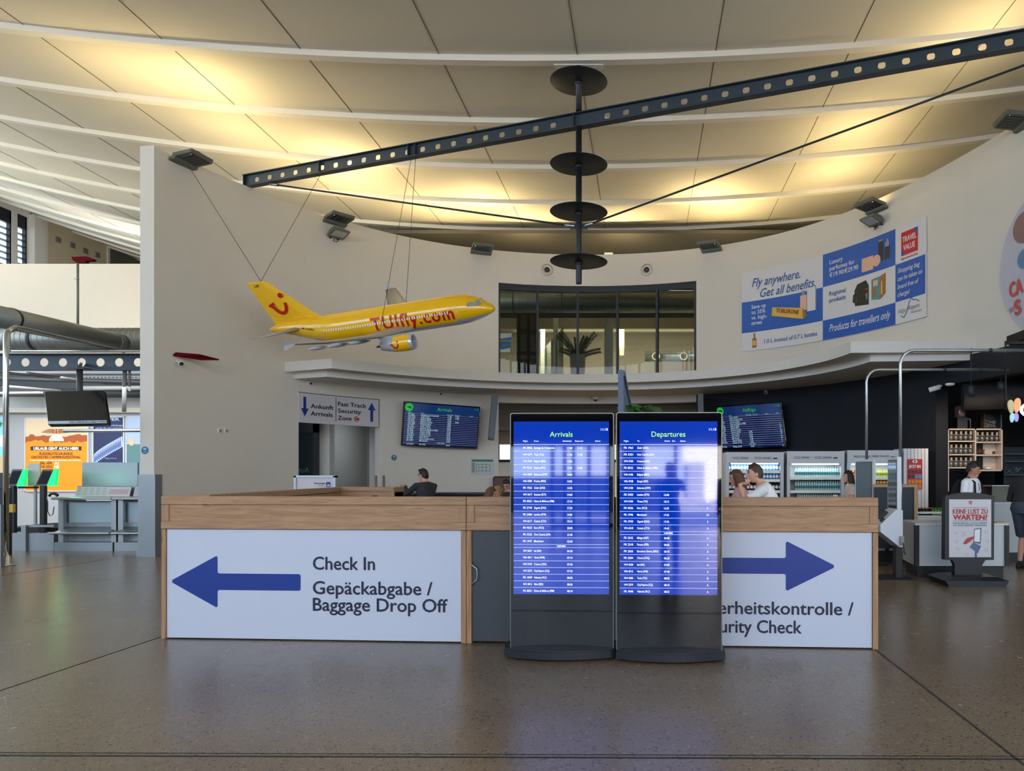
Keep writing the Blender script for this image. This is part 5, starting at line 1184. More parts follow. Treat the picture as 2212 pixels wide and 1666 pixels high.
# ================================================================== CHECK-IN ZONE (left)
q0, q1 = P(-130, 733, 19), P(330, 733, 19)
o = thing('air_duct', (q0.x, 19, q0.z-.3), 'large horizontal spiral-seam air duct above the check-in zone', 'duct', 'round air ducts')
m = MB(); m.tube([q0, q1], .285, 'galvanised', 28); build('pipe', m, o)
x = q0.x+.1
m = MB()
while x < q1.x: m.lathe([(.286, -.012), (.291, 0), (.286, .012)], (x, 19, q0.z), 'galvanised', 28, 'x'); x += .145
build('spiral_seam', m, o)
q = P(78, 733, 19); m = MB(); m.lathe([(.29, -.05), (.30, -.04), (.30, .04), (.29, .05)], (q.x, 19, q0.z), 'lamp_dark', 28, 'x'); build('clamp_band', m, o)
o = thing('air_duct', P(0, 684, 14.6), 'smooth grey air duct slanting back into the large horizontal duct', 'duct', 'round air ducts')
p0, p1 = P(-40, 676, 14.0), P(262, 741, 18.7)
m = MB(); m.tube([p0, p1], .215, 'galvanised', 28); build('pipe', m, o)
d = (p1-p0).normalized(); L_ = (p1-p0).length
for f, w_ in ((.165, .03), (.93, .05), (.955, .02)): c = p0+d*L_*f; m = MB(); m.tube([c-d*w_, c+d*w_], .226, 'lamp_dark' if f < .5 else 'galvanised', 28); build('clamp_band', m, o)
o = thing('hole_beam', P(150, 783, 17), 'blue grey steel beam with large round holes over the check-in zone', 'beam')
a, b = P(-120, 801, 17), P(320, 765, 17); F = Frame((a.x, 17, a.z), (1, 0, 0), (0, 0, 1)); W, Hh = b.x-a.x, b.z-a.z
m = MB(); m.box(0, W, 0, .015, -.1, .1, 'steel_blue', F); m.box(0, W, Hh-.015, Hh, -.1, .1, 'steel_blue', F); build('flange', m, o)
m = MB(); pitch = 40.5*17/FPX; hx = (55-(-120))*17/FPX % pitch; x = 0; r_ = .098; zm = Hh*.5
NH = 16
while hx < W-.2:
    a_, b_ = hx-r_-.03, hx+r_+.03; m.box(x, a_, .015, Hh-.015, -.006, .006, 'steel_blue', F)
    ci = [(hx+r_*math.cos(2*PI*(k+.5)/NH), zm+r_*math.sin(2*PI*(k+.5)/NH)) for k in range(NH)]
    def pr(p):
        dx, dy = p[0]-hx, p[1]-zm; s_ = min((r_+.03)/max(abs(dx), 1e-6), (Hh/2-.015)/max(abs(dy), 1e-6)); return (hx+dx*s_, zm+dy*s_)
    ou = [pr(p) for p in ci]
    for w_ in (-.006, .006):
        m.add([F(*p, w_) for p in ci]+[F(*p, w_) for p in ou], [(k, (k+1) % NH, NH+(k+1) % NH, NH+k) for k in range(NH)], 'steel_blue')
        for sx in (a_, b_):
            for zz_ in (.015, Hh-.015):
                near = sorted(ou, key=lambda p: (p[0]-sx)**2+(p[1]-zz_)**2)[:2]; m.add([F(sx, zz_, w_), F(*near[0], w_), F(*near[1], w_)], [(0, 1, 2)], 'steel_blue')
    m.add([F(*p, w_) for w_ in (-.006, .006) for p in ci], [(k, (k+1) % NH, NH+(k+1) % NH, NH+k) for k in range(NH)], 'steel_blue')
    x = b_; hx += pitch
m.box(x, W, .015, Hh-.015, -.006, .006, 'steel_blue', F); build('web', m, o)
def bar(name, pts, r, mt, lab, cat='pipe', group=None, n=8):
    m = MB(); m.tube(pts, r, mt, n); return build(name, m, label=lab, cat=cat, group=group)
bar('thin_pipe', [P(25, 759, 16.7), P(320, 759, 16.7)], .03, 'steel', 'thin pale pipe lying along the top of the beam with round holes')
o = thing('chrome_pole', P(13, 1222, 12.2), 'shiny chrome pole at the far left with a bent pipe at its head', 'pole')
z0 = P(13, 716, 12.2)
m = MB(); m.tube([(z0.x, 12.2, .0), (z0.x, 12.2, z0.z-.05), (z0.x, 12.22, z0.z), (z0.x+.03, 12.3, z0.z+.05)], .04, 'chrome', 14); build('upright', m, o)
m = MB(); m.tube([(z0.x+.02, 12.28, z0.z+.04), P(26, 710, 12.6), P(34, 706, 13.0), P(42, 708, 13.4), P(268, 760, 17.6)], .036, 'galvanised', 10); build('bent_pipe', m, o)
m = MB(); m.lathe([(.13, 0), (.13, .012), (.06, .02), (.06, .16)], (z0.x, 12.2, 0), 'chrome', 16); build('foot_plate', m, o)
m = MB(); m.box(z0.x-.05, z0.x+.03, 12.1, 12.2, .55, .68, 'soft_black'); build('clamp', m, o)
a, b = P(-60, 1222, 12.0), P(5, 1090, 12.0); o = thing('glass_barrier', ((a.x+b.x)/2, 12, 0), 'glass barrier panel with steel edge at the left border beside the chrome pole', 'barrier')
m = MB(); m.box(a.x, b.x-.05, 11.99, 12.01, .05, 1.0, 'pane_green'); build('pane', m, o); m = MB(); m.box(b.x-.05, b.x, 11.97, 12.03, 0, 1.01, 'brushed'); build('edge_post', m, o)
# perforated hanger and dark structure of pipes below the beam
m = MB(); q = P(17, 700, 14.6); m.box(q.x-.03, q.x+.03, 14.6, 14.63, P(17, 762, 14.6).z, P(17, 692, 14.6).z+.1, 'steel')
for k in range(8): z = P(17, 757-8.5*k, 14.6).z; m.box(q.x-.008, q.x+.008, 14.595, 14.6, z-.012, z+.012, 'soft_black')
build('perforated_hanger', m, label='perforated steel hanger strip holding the slanted duct', cat='bracket')
G_ = 'service pipes under the beam'
M('pipe_dark', '30363c', .5); M('pipe_grey', '7d7f7d', .5)
for (x0, y0, Y0, x1, y1, Y1, r, mt, lab) in ((-100, 806, 18, 320, 807, 18, .05, 'pipe_dark', 'upper dark straight pipe just under the beam with holes'), (-60, 797, 15, 170, 823, 18.6, .03, 'pipe_grey', 'grey pipe slanting down to the right behind the chrome pole head'), (60, 806, 16.5, 175, 822, 18.5, .03, 'pipe_grey', 'grey pipe slanting beside the monitor pole'),
        (-60, 816, 19, 320, 826, 19, .06, 'pipe_dark', 'second dark pipe under the beam with holes'), (-60, 829, 16.5, 130, 845, 18.4, .035, 'pipe_grey', 'low grey pipe slanting above the hanging monitor'), (170, 839, 19, 320, 838, 19, .06, 'pipe_grey', 'low grey pipe right of the monitor pole'), (-60, 847, 19.5, 320, 850, 19.5, .12, 'pipe_dark', 'lowest broad dark beam in front of the poster wall'),
        (-60, 851, 18, 95, 849, 18, .04, 'steel', 'bright rail left of the hanging monitor'), (270, 785, 17.1, 268, 890, 17.1, .045, 'pipe_grey', 'vertical grey pipe near the wall end'), (280, 785, 17.1, 280, 845, 17.1, .028, 'pipe_grey', 'thin vertical hanger near the wall end')):
    bar('service_pipe', [P(x0, y0, Y0), P(x1, y1, Y1)], r, mt, lab, 'pipe', G_)
o = thing('cable_tray', P(220, 812, 19.5), 'perforated pale cable tray under the beam near the wall end', 'tray'); a, b = P(175, 821, 19.5), P(320, 808, 19.5)
m = MB(); m.box(a.x, b.x, 19.5, 19.8, a.z, a.z+.02, 'pipe_grey'); m.box(a.x, b.x, 19.5, 19.52, a.z, b.z, 'pipe_grey')
for k in range(18): x = a.x+.1*k; m.box(x+.03, x+.06, 19.49, 19.5, a.z+.05, a.z+.08, 'soft_black')
m.box(a.x, a.x+.04, 19.8, 20.2, a.z, a.z+.03, 'pipe_grey'); m.box(b.x-.3, b.x-.26, 19.8, 20.2, a.z, a.z+.03, 'pipe_grey'); build('tray', m, o)
a, b = P(-60, 846, 20.2), P(320, 803, 20.2); m = MB(); m.box(a.x, b.x, 20.2, 20.35, a.z, a.z+.5, 'pipe_dark')
build('dark_beam', m, label='deep dark beam behind the service pipes above the posters', cat='beam')
# lamp mast with dark red wing head
q = P(168, 570, 19.4); o = thing('lamp_mast', (q.x, 19.4, P(168, 700, 19.4).z), 'thin mast with a dark red wing-shaped head in front of the white partition', 'lamp')
m = MB(); m.tube([(q.x, 19.4, 5.27), (q.x, 19.4, q.z)], .03, 'pipe_grey', 8); build('mast', m, o); m = MB(); m.tube([(q.x-.05, 19.36, P(0, 603, 19.4).z), (q.x+.06, 19.36, P(0, 603, 19.4).z)], .02, 'steel', 6); build('clip', m, o)
k = 19.3/FPX; F = Frame((q.x, 19.3, q.z), (1, 0, 0), (0, 0, 1))
m = MB(); pl = [(-6*k, 12*k), (26*k, 13*k), (33*k, 11*k), (42*k, 7*k), (38*k, 4*k), (26*k, 4*k), (24*k, 0), (4*k, 0), (-3*k, 5*k)]
m.prism(pl, -.10, .03, 'maroon', F); build('wing_head', m, o)
# hanging monitor
o = thing('hanging_monitor', P(170, 845, 13.2), 'black hanging monitor over the check-in counters with a grey ticker line', 'monitor')
TL_, TR_, BR_, BL_ = P(95, 845, 13.4), P(228, 844, 13.4), P(234, 916, 13.1), P(103, 918, 13.1)
F = Frame(BL_, BR_-BL_, TL_-BL_); W, Hh = (BR_-BL_).length, (TL_-BL_).length; F.w = F.u.cross(F.v).normalized()
m = MB(); m.bbox(0, W, 0, Hh, -.09, 0, 'bezel', .012, F); c_ = build('casing', m, o); m = MB(); m.rect(F, .02, W-.02, .085, Hh-.02, .003, 'screen_off'); sc = build('screen', m, o, normals=False)
M('ticker', '8fa3b0', .3, emit=.35, emitcol='8fa3b0'); m = MB(); m.rect(F, .02, W-.02, .015, .08, .003, 'ticker'); tk = build('ticker_line', m, o, normals=False)
m = MB(); m.text(F, 'Check in schließt 40 min vor Abflug +++ Check in', W-.02, .032, .035, 'ink', .006, width=W*.62, align='R', bold=.02); build('lettering', m, tk, normals=False)
m = MB(); q = P(172, 845, 13.6); m.tube([(q.x, 13.6, q.z-.3), (q.x, 13.6, P(172, 797, 13.6).z)], .05, 'pipe_dark', 10); m.box(q.x-.16, q.x+.16, 13.5, 13.7, P(0, 799, 13.6).z, P(0, 796, 13.6).z, 'soft_black'); m.box(q.x-.15, q.x+.15, 13.42, 13.6, q.z-.4, q.z-.1, 'soft_black'); build('ceiling_pole', m, o)
bar('monitor_crossbar', [(q.x, 13.6, P(0, 797, 13.6).z+.03), P(175, 786, 17.0)], .03, 'pipe_dark', 'dark arm carrying the monitor pole back to the beam', 'arm')
# wall posters
M('lightbox', 'cdd2d6', .5, emit=.12); M('cream_print', 'd8c2a0', .5, emit=.35); M('amber', 'ef8a0c', .5, emit=.5); M('rust', 'a8501a', .5, emit=.3); M('print_dark', '3a1d10', .5); M('navy_print', '1c2550', .5, emit=.3); M('rope', '9fb0d0', .5, emit=.4); M('sea', '7fc8e0', .5, emit=.5); M('sand', 'c8b088', .5, emit=.4); M('palm', '4f7a2a', .5, emit=.3); M('bright_print', 'f4efe2', .5, emit=.6)
def poster(x0, x1, y0, y1, Y, lab, base):
    a, b = P(x0, y1, Y), P(x1, y0, Y); F = Frame((a.x, Y, a.z), (1, 0, 0), (0, 0, 1)); W, Hh = b.x-a.x, b.z-a.z
    o = thing('light_poster', ((a.x+b.x)/2, Y, a.z), lab, 'poster', 'posters of the check-in wall')
    m = MB(); m.box(0, W, 0, Hh, -.06, -.005, base, F); pn = build('panel', m, o)
    m = MB(); g = .03
    for bx in ((-g, 0, -g, Hh+g), (W, W+g, -g, Hh+g), (-g, W+g, -g, 0), (-g, W+g, Hh, Hh+g)): m.box(*bx, -.06, .01, 'lightbox', F)
    build('frame', m, o); return F, W, Hh, pn
F, W, Hh, pn = poster(55, 189, 905, 1060, 21.0, 'orange and cream festival poster behind the check-in counters', 'amber')
k = 21.0/FPX; X = lambda px: (px-55)*k; Yv = lambda py: (1060-py)*k
m = MB(); m.rect(F, 0, W, Yv(945), Hh, .002, 'cream_print')
rr = random.Random(2); top = [(X(55+134*i/24), Yv(942+rr.uniform(-4, 2)-(0 if abs(i-12) > 4 else 0))) for i in range(25)]; bot = [(X(55+134*i/24), Yv(953+rr.uniform(-3, 4))) for i in range(25)]
for i in range(24): m.add([F(*top[i], .003), F(*top[i+1], .003), F(*bot[i+1], .003), F(*bot[i], .003)], [(0, 1, 2, 3)], 'rust')
flatpoly(m, F, [(X(122)+X(71)*1.0*math.cos(a)*1.0, Yv(953)+14*k*math.sin(a)) for a in [PI*i/16 for i in range(17)]], .004, 'bright_print')
for s_ in (1, -1):
    for i in range(7):
        a0 = .25+.17*i; L_ = (36-2.2*i)*k; m.add([F(X(122)+s_*4*k, Yv(937), .005), F(X(122)+s_*L_*math.cos(a0)*.95, Yv(940)+L_*math.sin(a0)*.6, .005), F(X(122)+s_*L_*math.cos(a0+.13)*.85, Yv(940)+L_*math.sin(a0+.13)*.55, .005)], [(0, 1, 2)], 'rust' if i % 2 else 'print_brown')
flatpoly(m, F, [(X(119), Yv(937)), (X(125), Yv(937)), (X(124), Yv(930)), (X(120), Yv(930))], .006, 'rust'); flatpoly(m, F, ell(X(122), Yv(928.5), 2*k, 2*k, 10), .006, 'rust')
m.rect(F, X(70), X(173), Yv(973), Yv(964.5), .004, 'print_dark'); flatpoly(m, F, [(X(65), Yv(973)), (X(70), Yv(973)), (X(70), Yv(965)), (X(65), Yv(965)), (X(67), Yv(969))], .004, 'print_dark'); flatpoly(m, F, [(X(177), Yv(973)), (X(172), Yv(973)), (X(172), Yv(965)), (X(177), Yv(965)), (X(175), Yv(969))], .004, 'print_dark')
def pt(t, x0, x1, y, h, mt, b_=.02): m.text(F, t, X(x0), Yv(y), h*k, mt, .007, width=X(x1)-X(x0), bold=b_)
pt('URLAUB GEHT AUCH HIER!', 73, 170, 972, 6, 'bright_print', .035); pt('SÜDDEUTSCHLANDS', 85, 157, 983, 5.5, 'print_dark'); pt('GRÖSSTES CAMPINGFESTIVAL', 68, 174, 990.5, 5.5, 'print_dark'); pt('RUND 120.000 GÄSTE | ÜBER 140 KÜNSTLER | AUF 8 BÜHNEN', 66, 175, 996, 2.5, 'bright_print')
pt('06.-09.', 87, 114, 1003.5, 6, 'print_dark'); pt('NI 2025', 90, 113, 1011, 5.5, 'print_dark'); pt('AI', 118, 127, 1004, 6, 'bright_print', .03); pt('ME', 118, 128, 1012, 6, 'bright_print', .03)
build('print', m, pn, normals=False)
F, W, Hh, pn = poster(202, 266, 902, 1060, 21.0, 'navy poster with a pale rope behind the steel counter', 'navy_print'); X = lambda px: (px-202)*k
m = MB(); pt('FER', 235, 258, 909, 6, 'rope', .05); pt('Wir schaffen Verbindungen', 207, 266, 921, 4, 'rope'); pt('auf die Sie sich verlassen', 207, 264, 927, 4, 'rope')
for i in range(16):
    f0, f1 = i/16, (i+.8)/16; c0 = (X(203+62*f0), Yv(982-40*f0**.8)); c1 = (X(203+62*f1), Yv(982-40*f1**.8)); m.add([F(c0[0], c0[1], .003), F(c1[0], c1[1], .003), F(min(W, c1[0]+2*k), max(0, c1[1]-24*k), .003), F(max(0, c0[0]-5*k), max(0, c0[1]-20*k), .003)], [(0, 1, 2, 3)], 'rope')
flatpoly(m, F, ell(X(245), Yv(1003), 22*k, 21*k, 24, 0, 180), .006, 'navy_print'); pt('Highlights und Termine', 227, 252, 991.5, 2.5, 'rope', 0)
build('print', m, pn, normals=False)
F, W, Hh, pn = poster(274, 340, 902, 1060, 21.0, 'pale blue green poster at the wall end, mostly hidden by it', 'rope'); X = lambda px: (px-274)*k
m = MB(); m.rect(F, 0, W, 0, Yv(960), .003, 'print_teal'); flatpoly(m, F, ell(X(284), Yv(955), 6*k, 8*k, 14), .004, 'sand'); build('print', m, pn, normals=False)
F, W, Hh, pn = poster(-60, 10, 902, 1060, 21.0, 'beach poster with palm leaves at the left border', 'sea'); X = lambda px: (px+60)*k
m = MB(); m.rect(F, 0, W, 0, Yv(985), .003, 'sand'); m.rect(F, 0, W, Yv(965), Yv(940), .003, 'bright_print')
for i in range(7): m.add([F(X(-8+2*i), Yv(908), .004), F(X(8-3*i), Yv(915+4*i), .004), F(X(3-3*i), Yv(917+4*i), .004)], [(0, 1, 2)], 'palm')
build('print', m, pn, normals=False)
o = thing('light_rail', P(230, 931, 19.0), 'pale horizontal rail crossing before the posters', 'rail'); m = MB(); m.tube([P(138, 931, 19.0), P(320, 930, 19.0)], .045, 'steel', 8); build('rail', m, o)
m = MB(); m.tube([P(310, 930, 19.0), P(310, 835, 19.0)], .012, 'steel', 6); build('hanger', m, o)
# steel check-in counters
def steel_desk(x0, x1, lab, paper):
    a, b = P(x0, 1190, 14.5), P(x1, 1190, 14.5); xa, xb = a.x, b.x; k = 14.5/FPX; Z = lambda y: EYE-(y-HY)*k
    o = thing('check_in_desk', ((xa+xb)/2, 15, 0), lab, 'desk', 'steel check-in desks')
    m = MB(); m.box(xa, xb, 14.5, 15.3, 0, Z(1172), 'brushed'); build('plinth', m, o)
    m = MB(); m.box(xa+.02, xb-.02, 14.75, 15.2, Z(1172), Z(1085), 'brushed'); m.box(xa, xa+.10, 14.6, 15.2, Z(1172), Z(1080), 'steel'); m.box(xb-.10, xb, 14.6, 15.2, Z(1172), Z(1080), 'steel'); build('body', m, o)
    m = MB(); m.box(xa+.13, xb-.13, 14.72, 14.75, Z(1131), Z(1087), 'desk_blue'); build('front_panel', m, o)
    m = MB(); m.bbox(xa-.03, xb, 14.45, 15.25, Z(1080), Z(1074), 'steel', .01); build('top', m, o)
    m = MB(); m.tube([(xa-.0, 14.42, Z(1152)), (xb, 14.42, Z(1152))], .025, 'steel', 10); m.add([(xa+.02, 14.42, Z(1152)), (xa+.12, 14.72, Z(1140)), (xa+.02, 14.72, Z(1152))], [(0, 1, 2)], 'steel'); m.add([(xb-.02, 14.42, Z(1152)), (xb-.12, 14.72, Z(1140)), (xb-.02, 14.72, Z(1152))], [(0, 1, 2)], 'steel'); m.add([(xa+.12, 14.72, Z(1140)), (xb-.12, 14.72, Z(1140)), (xb-.02, 14.44, Z(1150)), (xa+.02, 14.44, Z(1150))], [(0, 1, 2, 3)], 'brushed'); build('bag_shelf', m, o, normals=False)
    m = MB(); m.box(xa, xb, 15.22, 15.26, Z(1080), Z(998), 'brushed'); build('back_screen', m, o)
    F = Frame((xa+.02, 15.0, Z(1074)), (1, 0, 0), (0, .35, 1)); F.w = F.u.cross(F.v).normalized(); W = xb-xa-.04; m = MB(); m.slab(F, 0, W, 0, .22, -.015, 0, 'sign_white'); c = build('notice_board', m, o)
    m = MB(); m.rect(F, 0, W, .205, .215, .003, 'arrow_blue')
    for i in range(5):
        for j in range(9): m.rect(F, W*(.02+.115*i), W*(.02+.115*i+.09*(1-.3*(j % 3 == 2))), .03+.018*j, .036+.018*j, .003, 'print_grey')
    for i in range(8):
        for j in range(2): e1 = ell(W*(.63+.045*i), .07+.055*j, .019, .019, 10); stroke(m, F, e1+[e1[0]], .005, .003, 'logo_red')
    build('print', m, c, normals=False)
M('desk_blue', 'a9c3cf', .35)
steel_desk(117, 243, 'wide steel check-in desk with pale blue front, left of the two', True)
steel_desk(247, 330, 'steel check-in desk half hidden by the wall end, right of the two', True)
o = thing('phone_handset', P(115, 1072, 14.5), 'black corded phone handset on the left end of the steel desk', 'phone'); q = P(115, 1071, 14.6)
m = MB(); m.tube([q+Vector((-.08, 0, -.01)), q+Vector((-.04, 0, .04)), q+Vector((.04, 0, .04)), q+Vector((.09, 0, .0))], [.025, .022, .03, .03], 'soft_black', 8); build('receiver', m, o)
m = MB(); q2 = P(108, 1115, 14.45); m.tube([q+Vector((-.09, -.05, -.03)), P(103, 1085, 14.42), P(103, 1105, 14.42), q2, P(114, 1112, 14.45), P(117, 1095, 14.45)], .008, 'soft_black', 6); build('cord', m, o)
# baggage conveyor and kerb
o = thing('baggage_scale', (P(60, 1190, 14.6).x, 14.9, 0), 'low steel baggage scale with dark belt beside the check-in desk', 'scale'); a, b = P(-40, 1190, 14.6), P(116, 1190, 14.6)
m = MB(); m.box(a.x, b.x, 14.6, 15.0, 0, .34, 'brushed'); build('kerb', m, o); m = MB(); m.box(a.x, b.x, 15.0, 18.2, 0, .42, 'cloth_black'); build('belt', m, o)
m = MB(); m.box(P(50, 0, 14.6).x, P(60, 0, 14.6).x, 14.55, 15.4, 0, .5, 'brushed'); m.box(P(60, 0, 14.6).x, b.x, 14.6, 14.64, .46, .5, 'brushed'); build('guard_rail', m, o)
m = MB(); m.box(a.x, b.x, 18.2, 18.3, 0, .95, 'soft_black'); m.box(a.x, b.x, 18.19, 18.3, .62, .66, 'steel'); build('bumper', m, o)
# green glowing bag-drop terminals
M('green_glow', '18f08a', .4, emit=.9, emitcol='12e87c')
def terminal(x0, x1, lab):
    Y = 14.7; k = Y/FPX; a = P(x0, 1050, Y); F = Frame(a, (1, 0, 0), (0, 0, 1))
    o = thing('bag_drop_terminal', (a.x, Y+.2, 0), lab, 'terminal', 'bag drop terminals'); W = (x1-x0)*k
    m = MB(); pl = [(0, 0), (W*.55, 0), (W*.87, 36*k), (W*.33, 36*k)]; m.prism(pl, -.08, 0, 'lamp_grey', F); hd = build('head', m, o)
    m = MB(); flatpoly(m, F, [(W*.08, 4*k), (W*.52, 4*k), (W*.77, 32*k), (W*.36, 32*k)], .004, 'screen_off'); build('screen', m, hd, normals=False)
    m = MB(); m.prism([(W*.55, 0), (W*.92, 0), (W*1.0, 36*k), (W*.87, 36*k)], -.05, .02, 'green_glow', F); build('glow_side', m, o)
    m = MB(); m.box(a.x+W*.2, a.x+W*.4, Y, Y+.08, .34, a.z, 'lamp_dark'); build('stand', m, o)
    return o
terminal(12, 57, 'bag drop terminal with a glowing green side, left of the two'); terminal(76, 124, 'bag drop terminal with a glowing green side, right of the two beside the steel desk')
gl = bpy.data.lights.new('green_glow_lamp', 'POINT'); gl.energy = 2.5; gl.color = (.1, 1, .45); gl.shadow_soft_size = .1; go = bpy.data.objects.new('green_glow_lamp', gl); COL.objects.link(go); go.location = P(128, 1035, 14.4)
a, b = P(62, 1050, 14.9), P(88, 1002, 14.9); m = MB(); m.box(a.x, b.x, 14.88, 14.9, a.z, b.z, 'sign_white')
o = thing('notice_stand', ((a.x+b.x)/2, 14.9, 0), 'white notice sheet standing between the green bag drop terminals', 'notice'); build('sheet', m, o); m = MB(); m.box((a.x+b.x)/2-.02, (a.x+b.x)/2+.02, 14.9, 14.94, .34, a.z+.1, 'steel'); m.box(P(52, 0, 14.9).x, P(80, 0, 14.9).x, 14.75, 14.95, P(0, 1051, 14.9).z-.04, P(0, 1051, 14.9).z, 'pane_green'); build('post', m, o)
q = P(2, 1040, 13.6); o = thing('dark_terminal', (q.x, 13.6, 0), 'dark grey terminal column at the left border behind the chrome pole', 'terminal'); m = MB(); m.box(q.x-.3, q.x+.12, 13.6, 13.7, 0, 1.25, 'lamp_dark'); build('column', m, o); m = MB(); F = Frame((q.x-.3, 13.58, 1.25), (1, 0, 0), (0, .4, 1)); m.slab(F, 0, .36, 0, .3, -.04, 0, 'soft_black'); build('screen', m, o)
m = MB(); m.box(q.x+.12, q.x+.2, 13.62, 13.68, .8, .95, 'choc_gold'); build('yellow_reader', m, o)

# ================================================================== CAFE AND FRIDGES (right)
FY = 14.35; kf = FY/FPX; ZF = lambda y: EYE-(y-HY)*kf; XF = lambda x: (x-CX)*kf
M('fridge_grey', 'b9bcc2', .45, var=.02); M('fridge_inner', 'dfe3e4', .5); M('tag_strip', 'e8e8e0', .5); M('board_white', 'd8d6d8', .6, var=.03)
M('water_blue', '3f8fd0', .12, spec=.6); M('water_clear', 'a8c4c0', .12, spec=.6); M('cap_blue', '123f78', .3); M('cap_teal', '1f5a66', .3); M('cola', '1c0f0c', .12); M('label_white', 'e4e2e4', .5); M('label_teal', '3a7a84', .5); M('juice_yellow', 'b8b040', .15); M('juice_red', 'a8301c', .15); M('juice_green', '5f8a2c', .15); M('cap_red', 'a01818', .3); M('cap_green', '2f8a3a', .3); M('cap_amber', 'c88a28', .3); M('cap_royal', '2a50c0', .3)
def fridge(x0, x1, lab, sign, band, texts, shelves, yt):
    o = thing('drinks_fridge', (XF((x0+x1)/2), FY+.35, 0), lab, 'fridge', 'row of open fridges')
    a, b = XF(x0), XF(x1); top = ZF(yt)
    m = MB(); m.box(a, a+.06, FY, FY+.62, 0, top, 'fridge_grey'); m.box(b-.06, b, FY, FY+.62, 0, top, 'fridge_grey'); m.box(a+.06, b-.06, FY+.56, FY+.62, 0, top, 'fridge_inner'); m.box(a+.06, b-.06, FY, FY+.56, top-.02, top, 'fridge_grey'); m.box(a+.06, b-.06, FY, FY+.56, 0, .35, 'fridge_grey'); build('cabinet', m, o)
    zb = ZF(yt+band); F = Frame((a, FY-.01, zb), (1, 0, 0), (0, 0, 1)); W = b-a
    m = MB(); m.box(0, W, 0, top-zb, -.03, 0, 'fridge_grey', F); hd = build('header', m, o)
    m = MB()
    for (tx, xa, xb, yb) in texts:
        m.text(F, tx, XF(xa)-a, ZF(yb)-zb, 4.6*kf, 'ink', .003, width=(xb-xa)*kf, bold=.012)
    xe = max(t[2] for t in texts); m.rect(F, XF(xe+4)-a, XF(xe+13)-a, ZF(texts[0][3])-zb, ZF(texts[0][3]-3)-zb, .003, 'ink'); build('lettering', m, hd, normals=False)
    m = MB(); m.box(a+.1, b-.1, FY+.02, FY+.06, zb-.03, zb-.005, 'strip_emit'); build('light_strip', m, o)
    al = area('fridge_lamp', ((a+b)/2, FY+.1, zb-.05), (W*.8, .08), ((a+b)/2, FY+.45, 0), 3, (.92, .97, 1)); al.parent = o; al.matrix_parent_inverse = Matrix.Translation(-wloc(o))
    for ys in shelves:
        z = ZF(ys); m = MB(); m.box(a+.065, b-.065, FY+.05, FY+.55, z-.02, z, 'fridge_inner'); sh_ = build('shelf', m, o); m = MB(); m.box(a+.065, b-.065, FY+.03, FY+.05, z-.05, z+.005, 'tag_strip'); build('price_rail', m, sh_)
    return o
fridge(1568, 1693, 'white open fridge of blue water and cola bottles, headed cool drinks', 0, 23, [('COOL DRINKS', 1582, 1617, 992), ('COOL DRINKS', 1630, 1666, 992)], [1017, 1036, 1060, 1085], 977)
fridge(1700, 1824, 'white open fridge of clear water bottles, headed cool drinks', 0, 26, [('COOL DRINKS', 1714, 1748, 991), ('COOL DRINKS', 1760, 1796, 991)], [1031, 1060, 1088], 975)
fridge(1830, 1948, 'white open fridge of coloured juice bottles, headed fresh snacks, behind the terminals', 0, 28, [('FRESH SNACKS', 1844, 1880, 989), ('FRESH SNACKS', 1884, 1920, 988)], [1031, 1048, 1075], 973)
def bottle_proto(body, cap, lab_m, h, r, label, grp):
    o = thing('drink_bottle', (0, 0, -50), label, 'bottle', grp)
    m = MB(); m.lathe([(r*.85, 0), (r, .01), (r, h*.55), (r*.92, h*.62), (r*.42, h*.85), (r*.38, h*.9)], (0, 0, -50), body, 10); build('body', m, o)
    m = MB(); m.lathe([(r*.44, h*.88), (r*.44, h), (r*.3, h)], (0, 0, -50), cap, 8); build('cap', m, o)
    m = MB(); m.lathe([(r*1.02, h*.2), (r*1.02, h*.48)], (0, 0, -50), lab_m, 10); build('paper_label', m, o, normals=False)
    return o
def shelf_row(proto, x0, x1, n, z, label, grp, dy=.12, Y=None, first=[None]):
    Y = Y or FY
    for i in range(n):
        x = x0+(x1-x0)*i/max(1, n-1)
        if proto.get('used') is None: proto['used'] = 1; proto.location = (x, Y+dy, z); o = proto; o['label'] = label; o['group'] = grp
        else: o = dup(proto, (x, Y+dy, z), None, label, grp)
